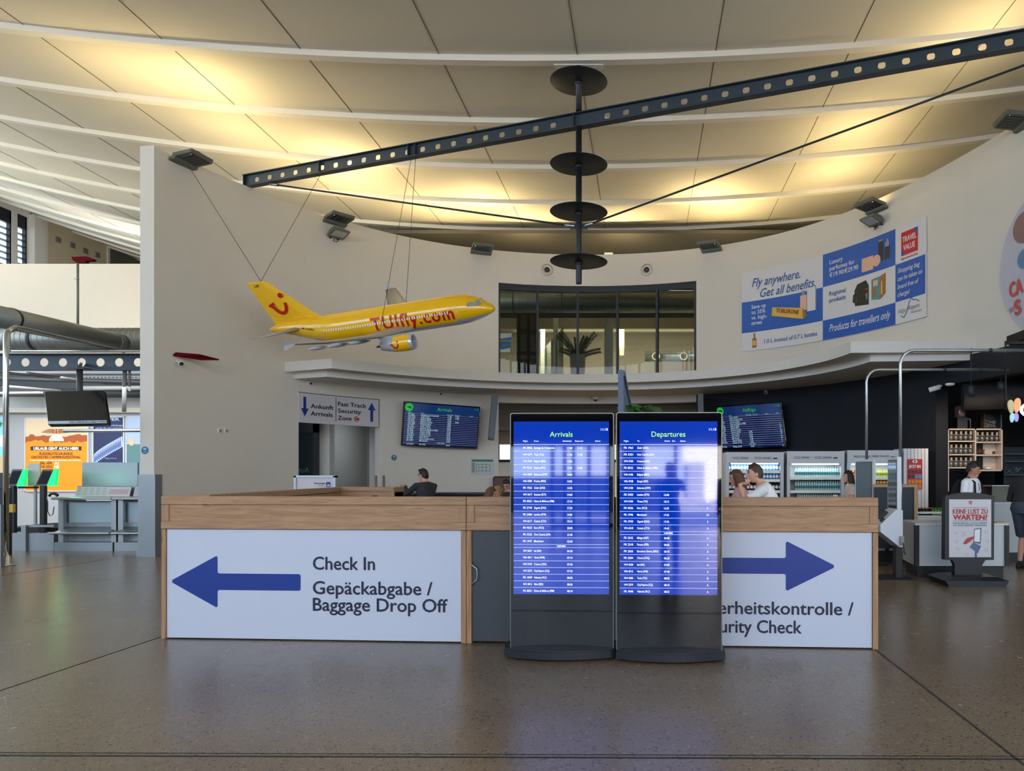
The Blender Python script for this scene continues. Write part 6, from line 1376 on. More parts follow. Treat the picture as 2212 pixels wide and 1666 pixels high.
for pr_, rows in ((bottle_proto('water_blue', 'cap_blue', 'label_white', .165, .028, '', ''), ((1576, 1688, 17, 1017, 'small blue water bottle on the top shelf of the cola fridge', 'blue bottles, top shelf'), (1576, 1688, 17, 1036, 'small blue water bottle on the second shelf of the cola fridge', 'blue bottles, second shelf'))),
        (bottle_proto('cola', 'cola', 'label_white', .19, .03, '', ''), ((1578, 1688, 15, 1060, 'dark cola bottle with a white label on the third shelf of the cola fridge', 'cola bottles, third shelf'), (1578, 1688, 15, 1085, 'dark cola bottle on the lowest visible shelf of the cola fridge', 'cola bottles, lowest shelf'))),
        (bottle_proto('water_clear', 'cap_teal', 'label_teal', .2, .026, '', ''), ((1722, 1818, 20, 1031, 'clear water bottle with a teal cap on the top shelf of the water fridge', 'water bottles, top shelf'), (1722, 1818, 20, 1060, 'clear water bottle with a teal cap on the second shelf of the water fridge', 'water bottles, second shelf'), (1726, 1818, 20, 1088, 'clear water bottle on the lowest visible shelf of the water fridge', 'water bottles, lowest shelf'))),
        (bottle_proto('juice_yellow', 'cap_green', 'juice_green', .16, .028, '', ''), ((1888, 1942, 9, 1031, 'yellow green juice bottle on the top shelf of the juice fridge', 'juice bottles, top shelf'),)),
        (bottle_proto('juice_red', 'cap_red', 'juice_yellow', .14, .03, '', ''), ((1886, 1942, 9, 1048, 'red and yellow juice bottle on the second shelf of the juice fridge', 'juice bottles, second shelf'), (1838, 1862, 5, 1031, 'red juice bottle at the left end of the top shelf of the juice fridge', 'red juice bottles')))):
    for x0, x1, n, y, lab, gr in rows: shelf_row(pr_, XF(x0), XF(x1), n, ZF(y)+.001, lab, gr)
# white boarded end panel with a red poster
o = thing('boarded_panel', (XF(1982), 14.5, 0), 'white boarded end panel beside the fridges carrying a red poster', 'panel'); a, b, tz = XF(1953), XF(2006), ZF(969)
m = MB(); m.box(a, b, FY+.02, FY+.6, 0, tz, 'board_white')
for k in range(1, 7): x = a+(b-a)*k/7; m.box(x-.004, x+.004, FY+.012, FY+.02, 0, tz, 'print_grey')
build('boards', m, o)
M('poster_red', 'b01522', .5); M('poster_plum', '4a1522', .5); M('poster_sky', '3f86c0', .5); M('poster_orange', 'd07a24', .5)
a, b = XF(1960), XF(1992); F = Frame((a, FY, ZF(1057)), (1, 0, 0), (0, 0, 1)); W, Hh = b-a, ZF(992)-ZF(1057)
o = thing('price_poster', (a+W/2, FY, ZF(1057)), 'red price poster with rows of pictures on the white boarded panel', 'poster'); m = MB(); m.box(0, W, 0, Hh, 0, .008, 'poster_red', F); pn = build('sheet', m, o)
m = MB()
for i in range(4):
    m.rect(F, W*(.03+.24*i), W*(.23+.24*i), Hh*.52, Hh*.64, .010, 'poster_plum'); m.rect(F, W*(.03+.24*i), W*(.23+.24*i), Hh*.36, Hh*.48, .010, 'poster_sky' if i > 1 else 'poster_plum'); m.rect(F, W*(.03+.24*i), W*(.23+.24*i), Hh*.19, Hh*.32, .010, 'poster_orange'); m.rect(F, W*(.03+.24*i), W*(.23+.24*i), Hh*.02, Hh*.16, .010, 'poster_orange' if i % 2 else 'poster_red')
m.text(F, 'JETZT EIN', W*.1, Hh*.71, Hh*.09, 'label_white', .011, width=W*.78, bold=.03)
for s_ in (-1, 1): e1 = ell(W*.5+s_*W*.06, Hh*.92, W*.07, Hh*.035, 14); stroke(m, F, e1+[e1[0]], .02, .011, 'label_white')
build('print', m, pn, normals=False)
# blackboard with oak frame
a, b = P(1890, 1125, 12.0), P(1982, 1046, 12.0); o = thing('blackboard', ((a.x+b.x)/2, 12, 0), 'blank blackboard divider with an oak frame behind the order terminals', 'board')
m = MB(); m.box(a.x, b.x-.06, 12.0, 12.03, .3, b.z-.05, 'board_slate') if 'board_slate' in MATS else None
if not m.v: M('board_slate', '1a2532', .6); m.box(a.x, b.x-.06, 12.0, 12.03, .3, b.z-.05, 'board_slate')
build('slate', m, o); m = MB(); m.box(a.x-.05, b.x, 11.98, 12.05, b.z-.05, b.z, 'oak'); m.box(b.x-.06, b.x, 11.98, 12.05, 0, b.z-.05, 'oak_upright'); build('frame', m, o)
# white bar counters with black edges
M('bar_white', 'c2c7cb', .3, var=.03); M('bar_top', 'd0d3d4', .3)
def bar_block(poly, z0, z1, lab, edges):
    F = lambda x, y, z: Vector((x, y, z)); c = (sum(p[0] for p in poly)/len(poly), sum(p[1] for p in poly)/len(poly))
    o = thing('bar_counter', (c[0], c[1], 0), lab, 'counter', 'white bar counters')
    m = MB(); m.prism(poly, z0, z1-.03, 'bar_white', F); build('body', m, o)
    m = MB(); m.prism([(c[0]+(x-c[0])*1.015, c[1]+(y-c[1])*1.03) for x, y in poly], z1-.03, z1, 'bar_top', F); build('top', m, o)
    m = MB(); m.prism([(c[0]+(x-c[0])*.94, c[1]+(y-c[1])*.9) for x, y in poly], 0, z0, 'soft_black', F); build('toe_kick', m, o)
    for x, y in edges: m = MB(); m.box(x-.03, x+.03, y-.015, y+.04, z0, z1-.03, 'soft_black'); build('edge_strip', m, o)
bx = lambda px, Y: (px-CX)*Y/FPX
bar_block([(bx(1978, 10.75), 10.75), (bx(2176, 10.75), 10.75), (bx(2176, 10.75), 11.5), (bx(1950, 11.6), 11.6)], .17, .79, 'white bar counter with black edge strips behind the self order poster', [(bx(1980, 10.75), 10.74), (bx(2174, 10.75), 10.74)])
bar_block([(bx(1893, 12.6), 12.6), (bx(2060, 12.6), 12.6), (bx(2060, 12.6), 13.1), (bx(1893, 12.6), 13.1)], .2, .80, 'low white bar counter holding rows of bottles behind the order terminal', [(bx(1916, 12.6), 12.59)])
bar_block([(bx(2100, 12.8), 12.8), (11.0, 12.8), (11.0, 13.4), (bx(2100, 12.8), 13.4)], .15, 1.02, 'long cream serving counter at the right edge behind the standing customer', [])
# bottles on the counter
pq = [bottle_proto(b_, c_, 'label_white', .13, .032, '', '') for b_, c_ in (('juice_yellow', 'cap_royal'), ('cola', 'cap_amber'), ('juice_green', 'cap_green'))]
for p_, x0, x1, lab, gr in ((pq[0], 1950, 1980, 'juice bottle with a royal blue cap on the low white counter', 'blue capped bottles'), (pq[1], 1984, 2014, 'dark bottle with an amber cap on the low white counter', 'amber capped bottles'), (pq[2], 2018, 2042, 'green bottle with a green cap on the low white counter', 'green capped bottles')):
    for dy in (.06, .16): shelf_row(p_, bx(x0, 12.6), bx(x1, 12.6), 5, .801, lab, gr, dy, 12.6)
# self-order terminals with ceiling conduits
M('terminal_white', 'd2d8e2', .3, var=.01); M('terminal_screen', '6f7f8a', .06, spec=.6)
def order_terminal(cx_, cy_, yaw, lab):
    o = thing('order_terminal', (0, 0, 0), lab, 'terminal', 'self order terminals')
    F = lambda x, y, z: Vector((x, -y, z))               # x right, y forward (out of the screen), z up
    m = MB(); m.box(-.2, .2, -.03, .03, .99, 1.75, 'terminal_white', F); tw = build('tower', m, o)
    m = MB(); m.box(-.175, .175, .03, .033, 1.01, 1.71, 'soft_black', F); m.box(-.165, .165, .033, .035, 1.05, 1.70, 'terminal_screen', F); build('screen', m, tw)
    prof = [(-.05, .99), (.05, .99), (.27, .78), (.27, .68), (-.01, .46), (-.05, .46)]
    m = MB(); a = [F(-.2, y, z) for y, z in prof]; b = [F(.2, y, z) for y, z in prof]; n = 6
    m.add(a+b, [tuple(range(n)), tuple(range(n, 2*n))]+[(i, (i+1) % n, n+(i+1) % n, n+i) for i in range(n)], 'terminal_white'); hs = build('housing', m, o)
    m = MB(); sl = Vector((0, .29, -.25)).normalized(); F2 = Frame(F(0, .06, .985), (1, 0, 0), F(0, -.22, .21)); F2.w = F2.u.cross(F2.v).normalized()
    m.box(-.1, .04, -.2, -.06, .0, .04, 'soft_black', F2); m.box(.08, .16, -.24, -.18, .0, .02, 'soft_black', F2); build('card_reader', m, hs)
    m = MB(); m.box(-.12, .12, .274, .278, .70, .75, 'soft_black', F) ; build('scanner_window', m, hs)
    m = MB(); m.box(-.07, .07, -.09, .0, .012, .47, 'soft_black', F); build('post', m, o)
    m = MB(); m.box(-.3, .3, -.22, .28, 0, .012, 'soft_black', F); build('base_plate', m, o)
    m = MB(); m.tube([F(.2, -.03, .55), F(.27, -.03, .52), F(.26, -.05, .38), F(.2, -.09, .36)], .007, 'soft_black', 6); m.box(.2, .25, -.05, .0, .5, .62, 'grey_paint', F); build('power_cable', m, o)
    o.location = (cx_, cy_, 0); o.rotation_euler = (0, 0, yaw); return o
order_terminal(bx(1932, 10.75), 10.75, -math.radians(89), 'white self order terminal with a tall screen in front of the bar')
order_terminal(bx(1869, 12.4), 12.4, -math.radians(60), 'white self order terminal seen above the right end of the oak counter')
def conduit(px, Y, y_top, zb, xe, lab):
    x = bx(px, Y); z = EYE-(y_top-HY)*Y/FPX; pts = [(x, Y, zb), (x, Y, z-.22)]+[(x+.2*(1-math.cos(a)), Y, z-.2+.2*math.sin(a)) for a in (.0, .4, .8, 1.2, PI/2)]+[(xe, Y, z)]
    o = thing('conduit_pipe', (x, Y, zb), lab, 'pipe', 'chrome conduits of the order terminals'); m = MB(); m.tube(pts, .024, 'steel', 10); build('pipe', m, o)
    for f in (.55, .8): c = x+(xe-x)*f; m = MB(); m.tube([(c-.02, Y, z), (c+.02, Y, z)], .031, 'lamp_dark', 10); build('clip', m, o)
    m = MB(); m.tube([(x, Y, zb), (x, Y, zb+.5)], .03, 'steel', 10); build('sleeve', m, o)
conduit(1945, 10.85, 757, 1.0, 6.15, 'chrome conduit bending right high above the nearer order terminal'); conduit(1872, 12.6, 799, 1.0, 6.2, 'chrome conduit bending right above the farther order terminal')
bar('wall_rail', [P(2180, 742, 11.0), P(2260, 741, 11.0)], .03, 'soft_black', 'short black rail on the wall at the right edge holding the conduit', 'rail')
# self-order poster stand
o = thing('poster_stand', (bx(2096, 10.2), 10.2, 0), 'black poster stand reading KEINE LUST ZU WARTEN before the bar', 'sign'); Y = 10.1; k = Y/FPX; F = Frame((bx(2094, Y), Y, 0), (1, 0, 0), (0, 0, 1)); Z = lambda y: EYE-(y-HY)*k; X = lambda px: (px-2094)*k
m = MB(); pl = [(X(2041), Z(1210)), (X(2147), Z(1210)), (X(2148), Z(1072))]+[(X(2148-106*i/10), Z(1072)+math.sin(PI*i/10)*8*k) for i in range(1, 10)]+[(X(2042), Z(1072))]
m.prism(pl, -.12, 0, 'base_black', F); fr = build('frame', m, o)
m = MB(); m.prism([(X(2058), Z(1210)), (X(2130), Z(1210)), (X(2122), Z(1222)), (X(2064), Z(1222))], -.11, -.01, 'base_black', F); m.prism([(X(2063), Z(1222)), (X(2123), Z(1222)), (X(2123), Z(1246)), (X(2063), Z(1246))], -.11, -.01, 'base_black', F); build('neck', m, o)
m = MB(); m.loft([[F(x*.9, .0, w_) for x, w_ in ((-.42, -.42), (.42, -.42), (.42, .25), (-.42, .25))], [F(x, .08, w_) for x, w_ in ((-.42, -.42), (.42, -.42), (.42, .25), (-.42, .25))], [F(x*.7, .125, w_*.7) for x, w_ in ((-.42, -.42), (.42, -.42), (.42, .25), (-.42, .25))]], 'base_black', smooth=False); build('foot', m, o)
M('poster_paper', 'c9c6cb', .4); M('warm_red', 'b03a3c', .5); M('slate_print', '5a6a88', .5)
m = MB(); m.rect(F, X(2050), X(2141), Z(1204), Z(1079), .003, 'poster_paper'); pp = build('poster_sheet', m, fr, normals=False)
m = MB(); T = lambda t, x0, x1, y, h, mt, b_=.03: m.text(F, t, X(x0), Z(y), h*k, mt, .006, width=X(x1)-X(x0), bold=b_)
T('KEINE LUST ZU', 2058, 2133, 1110, 10, 'warm_red', .03); T('WARTEN?', 2059, 2132, 1123, 11, 'warm_red', .06); T('DANN BESTELL DOCH DIREKT', 2058, 2132, 1132, 3.6, 'slate_print', .02); T('AM SELF-ORDER TERMINAL', 2058, 2132, 1137, 3.6, 'slate_print', .02)
stroke(m, F, [(X(2058), Z(1097)), (X(2133), Z(1097))], .006, .005, 'slate_print'); stroke(m, F, [(X(2058), Z(1125.5)), (X(2133), Z(1125.5))], .006, .005, 'slate_print')
for s_ in (-1, 1): flatpoly(m, F, ell(X(2096+2*s_), Z(1084.5), 2*k, 2*k, 10), .005, 'warm_red'); flatpoly(m, F, ell(X(2096+1.5*s_), Z(1088.5), 1.4*k, 1.4*k, 10), .005, 'warm_red')
flatpoly(m, F, [(X(2102), Z(1172)), (X(2118), Z(1176)), (X(2120), Z(1140)), (X(2104), Z(1143))], .005, 'slate_print'); flatpoly(m, F, [(X(2104), Z(1170)), (X(2116), Z(1171)), (X(2117), Z(1143)), (X(2105), Z(1145))], .007, 'label_white'); flatpoly(m, F, [(X(2094), Z(1182)), (X(2112), Z(1196)), (X(2119), Z(1180)), (X(2102), Z(1172))], .006, 'slate_print'); m.rect(F, X(2105), X(2110), Z(1204), Z(1192), .005, 'slate_print')
flatpoly(m, F, [(X(2080), Z(1175)), (X(2086), Z(1176)), (X(2098), Z(1168)), (X(2106), Z(1158)), (X(2098), Z(1160)), (X(2090), Z(1162)), (X(2084), Z(1168))], .008, 'warm_red')
for cx_, cy_ in ((2064, 1152), (2066, 1170), (2068, 1186), (2130, 1150), (2132, 1170), (2130, 1188), (2088, 1198)): e1 = ell(X(cx_), Z(cy_), 3.5*k, 2.8*k, 12); stroke(m, F, e1+[e1[0]], .004, .005, 'print_grey')
stroke(m, F, [(X(2076), Z(1148)), (X(2086), Z(1158))], .004, .005, 'print_grey'); stroke(m, F, [(X(2086), Z(1147)), (X(2077), Z(1158))], .004, .005, 'print_grey')
build('print', m, pp, normals=False)
# shelf of coffee bags at the back of the cafe
Y = 14.9; k = Y/FPX; X = lambda px: (px-CX)*k; Z = lambda y: EYE-(y-HY)*k
M('shelf_cream', 'd0bfae', .5); o = thing('wall_shelf', (X(2107), Y+.15, Z(1062)), 'cream open wall shelf full of black coffee bags in the cafe', 'shelf')
m = MB(); m.box(X(2048), X(2166), Y, Y+.3, Z(929), Z(926), 'shelf_cream'); m.box(X(2048), X(2050), Y, Y+.3, Z(1062), Z(926), 'shelf_cream'); m.box(X(2163), X(2166), Y, Y+.3, Z(1018), Z(926), 'shelf_cream'); m.box(X(2106), X(2109), Y, Y+.3, Z(1018), Z(926), 'shelf_cream'); m.box(X(2048), X(2166), Y+.28, Y+.3, Z(1018), Z(926), 'cafe_black'); m.box(X(2136), X(2163), Y+.25, Y+.28, Z(1018), Z(953), 'shelf_cream'); build('case', m, o)
for xa, xb, ya in ((2050, 2106, 955), (2109, 2163, 957), (2050, 2106, 984), (2109, 2163, 985), (2106, 2166, 1018)): m = MB(); m.box(X(xa), X(xb), Y, Y+.28, Z(ya), Z(ya-3), 'shelf_cream'); build('board', m, o)
m = MB(); m.lathe([(.0, 0), (.0, 0.001)], (0, 0, 0), 'soft_black', 4)
M('bag_black', '101114', .35); M('bag_label', 'b8a088', .5)
def bag():
    o = thing('coffee_bag', (0, 0, -40), '', 'bag', ''); m = MB(); m.loft([[Vector((x, y, -40+z)) for x, y in ((-w_, -d_), (w_, -d_), (w_, d_), (-w_, d_))] for w_, d_, z in ((.05, .03, 0), (.052, .04, .03), (.05, .035, .14), (.052, .012, .19), (.052, .006, .21))], 'bag_black', smooth=False); b_ = build('pouch', m, o)
    m = MB(); F = Frame((0, -.043, -40), (1, 0, 0), (0, .0, 1)); m.rect(F, -.02, .02, .02, .09, .0, 'bag_label'); m.rect(F, -.025, .015, .03, .05, .002, 'bag_black'); m.rect(F, -.01, .03, .12, .19, -.006, 'bag_label'); build('print', m, o, normals=False); return o
bg_ = bag(); rows_ = ((2057, 2099, 952, 'left bay of the top shelf'), (2114, 2156, 954, 'right bay of the top shelf'), (2057, 2099, 981, 'left bay of the second shelf'), (2057, 2099, 1009, 'left bay of the third shelf'))
for j, (x0, x1, y, lab) in enumerate(rows_):
    for i in range(5):
        loc = (X(x0+(x1-x0)*i/4), Y+.1, Z(y)+.001); l_ = 'black coffee bag in the '+lab; g_ = 'coffee bags, '+lab
        if i == 0 and j == 0: bg_.location = loc; bg_['label'] = l_; bg_['group'] = g_
        else: dup(bg_, loc, None, l_, g_)
m = MB(); m.box(X(2050), X(2106), Y, Y+.28, Z(1012), Z(1009), 'shelf_cream'); build('shelf_insert', m, o)
q = (X(2120), Y+.12, Z(981)); m = MB(); m.lathe([(.04, 0), (.075, .03), (.08, .07), (.05, .1), (.015, .115), (.01, .13)], q, 'leather_brown', 14); m.tube([(q[0]+.07, q[1], q[2]+.05), (q[0]+.12, q[1], q[2]+.09)], .012, 'leather_brown', 6); build('teapot', m, label='small dark teapot on the second cafe shelf', cat='teapot')
q = (X(2140), Y+.1, Z(981)); m = MB(); m.box(q[0]-.09, q[0]+.12, q[1]-.04, q[1]+.04, q[2], q[2]+.055, 'shelf_cream'); m.box(q[0]+.06, q[0]+.121, q[1]-.041, q[1]+.041, q[2], q[2]+.056, 'bag_black'); build('carton', m, label='small cream and black carton beside the teapot on the cafe shelf', cat='box')
m = MB(); q = (X(2141), Y+.13, Z(1014.5)); m.lathe([(.04, 0), (.09, .012), (.09, .018), (.05, .02), (.09, .03), (.09, .036), (.05, .038), (.088, .05), (.086, .055), (.0, .05)], q, 'label_white', 18); build('plate_stack', m, label='stack of white plates on the lowest cafe shelf', cat='plates')
# things on top of the shelf, black pipe, lamps
o = thing('drink_dispenser', (X(2081), Y+.15, Z(926)), 'pinkish cylindrical dispenser machine on top of the cafe shelf', 'machine'); q = (X(2081), Y+.15, 0)
M('rose_metal', '8a6a6c', .3, metal=.5); m = MB(); m.lathe([(.1, Z(901)), (.11, Z(899)), (.11, Z(880)), (.08, Z(876))], q, 'rose_metal', 18); build('tank', m, o); m = MB(); m.box(X(2071), X(2093), Y+.06, Y+.26, Z(926), Z(901), 'soft_black'); build('stand', m, o); m = MB(); m.tube([(X(2092), Y+.05, Z(905)), (X(2098), Y+.05, Z(905)), (X(2099), Y+.05, Z(925))], .012, 'steel', 6); build('tap', m, o)
o = thing('cable_coil', (X(2142), Y+.15, Z(926)), 'tangle of pale cable in a dark crate on top of the cafe shelf', 'cable'); m = MB(); rr = random.Random(4)
m.tube([(X(2142)+.12*math.cos(a*1.3)+rr.uniform(-.02, .02), Y+.1+.03*math.sin(a*2.1), Z(915)+.06*math.sin(a)+rr.uniform(-.01, .01)) for a in [i*.5 for i in range(40)]], .006, 'print_grey', 5); build('coil', m, o); m = MB(); m.box(X(2127), X(2130), Y+.03, Y+.25, Z(926), Z(892), 'leather_brown'); m.box(X(2163), X(2166), Y+.03, Y+.25, Z(926), Z(895), 'perfume_dark'); m.box(X(2127), X(2166), Y+.2, Y+.25, Z(926), Z(895), 'soft_black'); build('crate', m, o)
m = MB(); m.tube([(6.1, 14.2, 3.0), (10.5, 12.9, 3.05)], .27, 'cafe_black', 20); build('black_duct', m, label='thick black duct under the cafe ceiling', cat='duct')
for px, py, on, lab in ((2098, 848, True, 'black ceiling spot lamp, lit, left in the cafe'), (2162, 838, False, 'black ceiling spot lamp, unlit, right in the cafe')):
    Y_ = 13.2; q = P(px, py, Y_); o = thing('spot_lamp', (q.x, Y_, q.z), lab, 'lamp', 'cafe spot lamps'); m = MB(); m.lathe([(.06, -.08), (.06, .1), (.03, .12)], q, 'lamp_dark', 14); build('shade', m, o); m = MB(); m.lathe([(.055, -.075), (.001, -.074)], q, 'warm_emit' if on else 'lamp_grey', 14); build('bulb', m, o, normals=False); m = MB(); m.tube([q+Vector((0, 0, .11)), (q.x, Y_, 3.75)], .012, 'lamp_dark', 6); build('stem', m, o)
    l = bpy.data.lights.new('spot_lamp_light', 'SPOT'); l.energy = 70 if on else 20; l.color = (1, .72, .45); l.spot_size = 1.6; l.spot_blend = .6; lo = bpy.data.objects.new('spot_lamp_light', l); COL.objects.link(lo); lo.location = q+Vector((0, 0, -.1)); lo.rotation_euler = ((Vector((X(2090)+.1*(px-2098)/20, Y, 1.7))-lo.location)).to_track_quat('-Z', 'Y').to_euler()  # the spot without a glowing bulb still casts a weaker light
q = WP(2038, 838, .12); Fq = wall_flat(2034, wz(2034, 834), 0); bullet_cam(Fq, 'white security camera at the top left corner of the cafe opening', 1.25)
q = P(2052, 832, 13.6); m = MB(); m.lathe([(.08, 0), (.08, -.03), (.05, -.045)], (q.x, 13.6, q.z+.03), 'white_paint', 16); build('smoke_detector', m, label='small round white detector under the top edge of the cafe opening', cat='detector')
# lit butterfly sign
Y = 12.4; k = Y/FPX; F = Frame(P(2190, 893, Y), (1, 0, 0), (0, 0, 1)); o = thing('butterfly_sign', P(2190, 893, Y), 'lit butterfly-shaped cafe sign with a white letter beside it', 'sign')
M('petal_olive', 'c0b489', .5, emit=.5); M('petal_orange', 'f0a878', .5, emit=.6); M('petal_cyan', '98d4dc', .5, emit=.6); M('petal_violet', 'a890dc', .5, emit=.6)
def petal(cx_, cy_, rx, ry, rot, mt):
    pts = []
    for i in range(24):
        a = 2*PI*i/24; x, y = rx*math.sin(a)*(1-.25*math.cos(a+PI)), ry*math.cos(a); pts.append((cx_+x*math.cos(rot)-y*math.sin(rot), cy_+x*math.sin(rot)+y*math.cos(rot)))
    m = MB(); m.prism([(x*k, y*k) for x, y in pts], -.015, .02, mt, F); build('petal', m, o)
petal(-6.5, 14, 6, 15, .1, 'petal_olive'); petal(7, 17, 6.5, 16, -.1, 'petal_orange'); petal(-4, -10, 4.2, 10, -.08, 'petal_cyan'); petal(5, -9, 4.5, 9.5, .08, 'petal_violet')
m = MB(); m.text(F, 'C', 13*k, -5*k, 25*k, 'white_emit', .02, bold=.05); lt = build('letter', m, o, normals=False)
m = MB(); m.box(-14*k, 40*k, 8*k, 9*k, -.10, -.04, 'soft_black', F); m.box(-14*k, -12*k, 8*k, 3.75-F.o.z, -.1, -.06, 'soft_black', F); m.box(36*k, 38*k, 8*k, 3.75-F.o.z, -.1, -.06, 'soft_black', F); build('mount', m, o)
# glass display, tall glass cabinet at the back
Y = 16.2; k = Y/FPX; X = lambda px: (px-CX)*k; Z = lambda y: EYE-(y-HY)*k
o = thing('glass_cabinet', (X(2195), Y+.2, Z(1048)), 'dim greenish glass cabinet with shelves at the right edge of the cafe', 'cabinet'); m = MB(); m.box(X(2168), X(2230), Y+.35, Y+.4, Z(1048), Z(965), 'perfume_dark'); m.box(X(2168), X(2171), Y, Y+.4, Z(1048), Z(965), 'lamp_dark'); build('case', m, o)
for y in (982, 998, 1027): m = MB(); m.box(X(2170), X(2230), Y, Y+.35, Z(y), Z(y)+.02, 'label_teal'); build('shelf', m, o)
m = MB(); leaf_blob(m, (X(2190), Y+.15, Z(1027)+.03), 40, .2, .15, 'plan_paper', .6, .2, 8); build('wrapped_goods', m, o, normals=False)
Y = 13.0; k = Y/FPX; X = lambda px: (px-CX)*k; Z = lambda y: EYE-(y-HY)*k
o = thing('food_display', (X(2170), Y+.1, 1.02), 'glass food display with warm lit snacks on the serving counter', 'display'); m = MB(); m.box(X(2140), X(2230), Y-.05, Y-.04, Z(1098), Z(1050), 'pane_green'); m.box(X(2140), X(2230), Y-.05, Y+.3, Z(1050)-.01, Z(1050)+.01, 'steel'); build('glass', m, o); m = MB(); m.box(X(2140), X(2230), Y, Y+.3, 1.021, 1.10, 'poster_orange'); m.box(X(2140), X(2230), Y+.28, Y+.3, 1.1, Z(1052), 'leather_brown'); build('snack_tray', m, o)
m = MB(); m.box(bx(2150, 10.9), bx(2174, 10.9), 10.85, 11.05, .792, .80, 'choc_gold'); build('napkin_tray', m, label='small yellow tray on the right end of the white bar counter', cat='tray')

# ================================================================== PEOPLE
def remesh(mb, vox, smooth=4):
    """one continuous skin from overlapping shaped volumes"""
    me = bpy.data.meshes.new('skin_form'); me.from_pydata([tuple(p) for p in mb.v], [], mb.f); me.update()
    b = bmesh.new(); b.from_mesh(me); bmesh.ops.remove_doubles(b, verts=b.verts, dist=1e-5); bmesh.ops.recalc_face_normals(b, faces=b.faces); b.to_mesh(me); b.free()
    o = bpy.data.objects.new('skin_form', me); COL.objects.link(o)
    r = o.modifiers.new('r', 'REMESH'); r.mode = 'VOXEL'; r.voxel_size = vox
    s = o.modifiers.new('s', 'SMOOTH'); s.factor = .5; s.iterations = smooth
    dg = bpy.context.evaluated_depsgraph_get(); m2 = bpy.data.meshes.new_from_object(o.evaluated_get(dg))
    vs = [v.co.copy() for v in m2.vertices]; fs = [tuple(p.vertices) for p in m2.polygons]
    bpy.data.objects.remove(o); bpy.data.meshes.remove(me); bpy.data.meshes.remove(m2)
    return vs, fs
def ik(a, c, l1, l2, hint):
    a, c, hint = Vector(a), Vector(c), Vector(hint); d = c-a; L = min(d.length, (l1+l2)*.995); d.normalize(); c = a+d*L
    x = (l1*l1-l2*l2+L*L)/(2*L); h = math.sqrt(max(0, l1*l1-x*x)); n = hint-d*hint.dot(d); n.normalize()
    return a+d*x+n*h, c
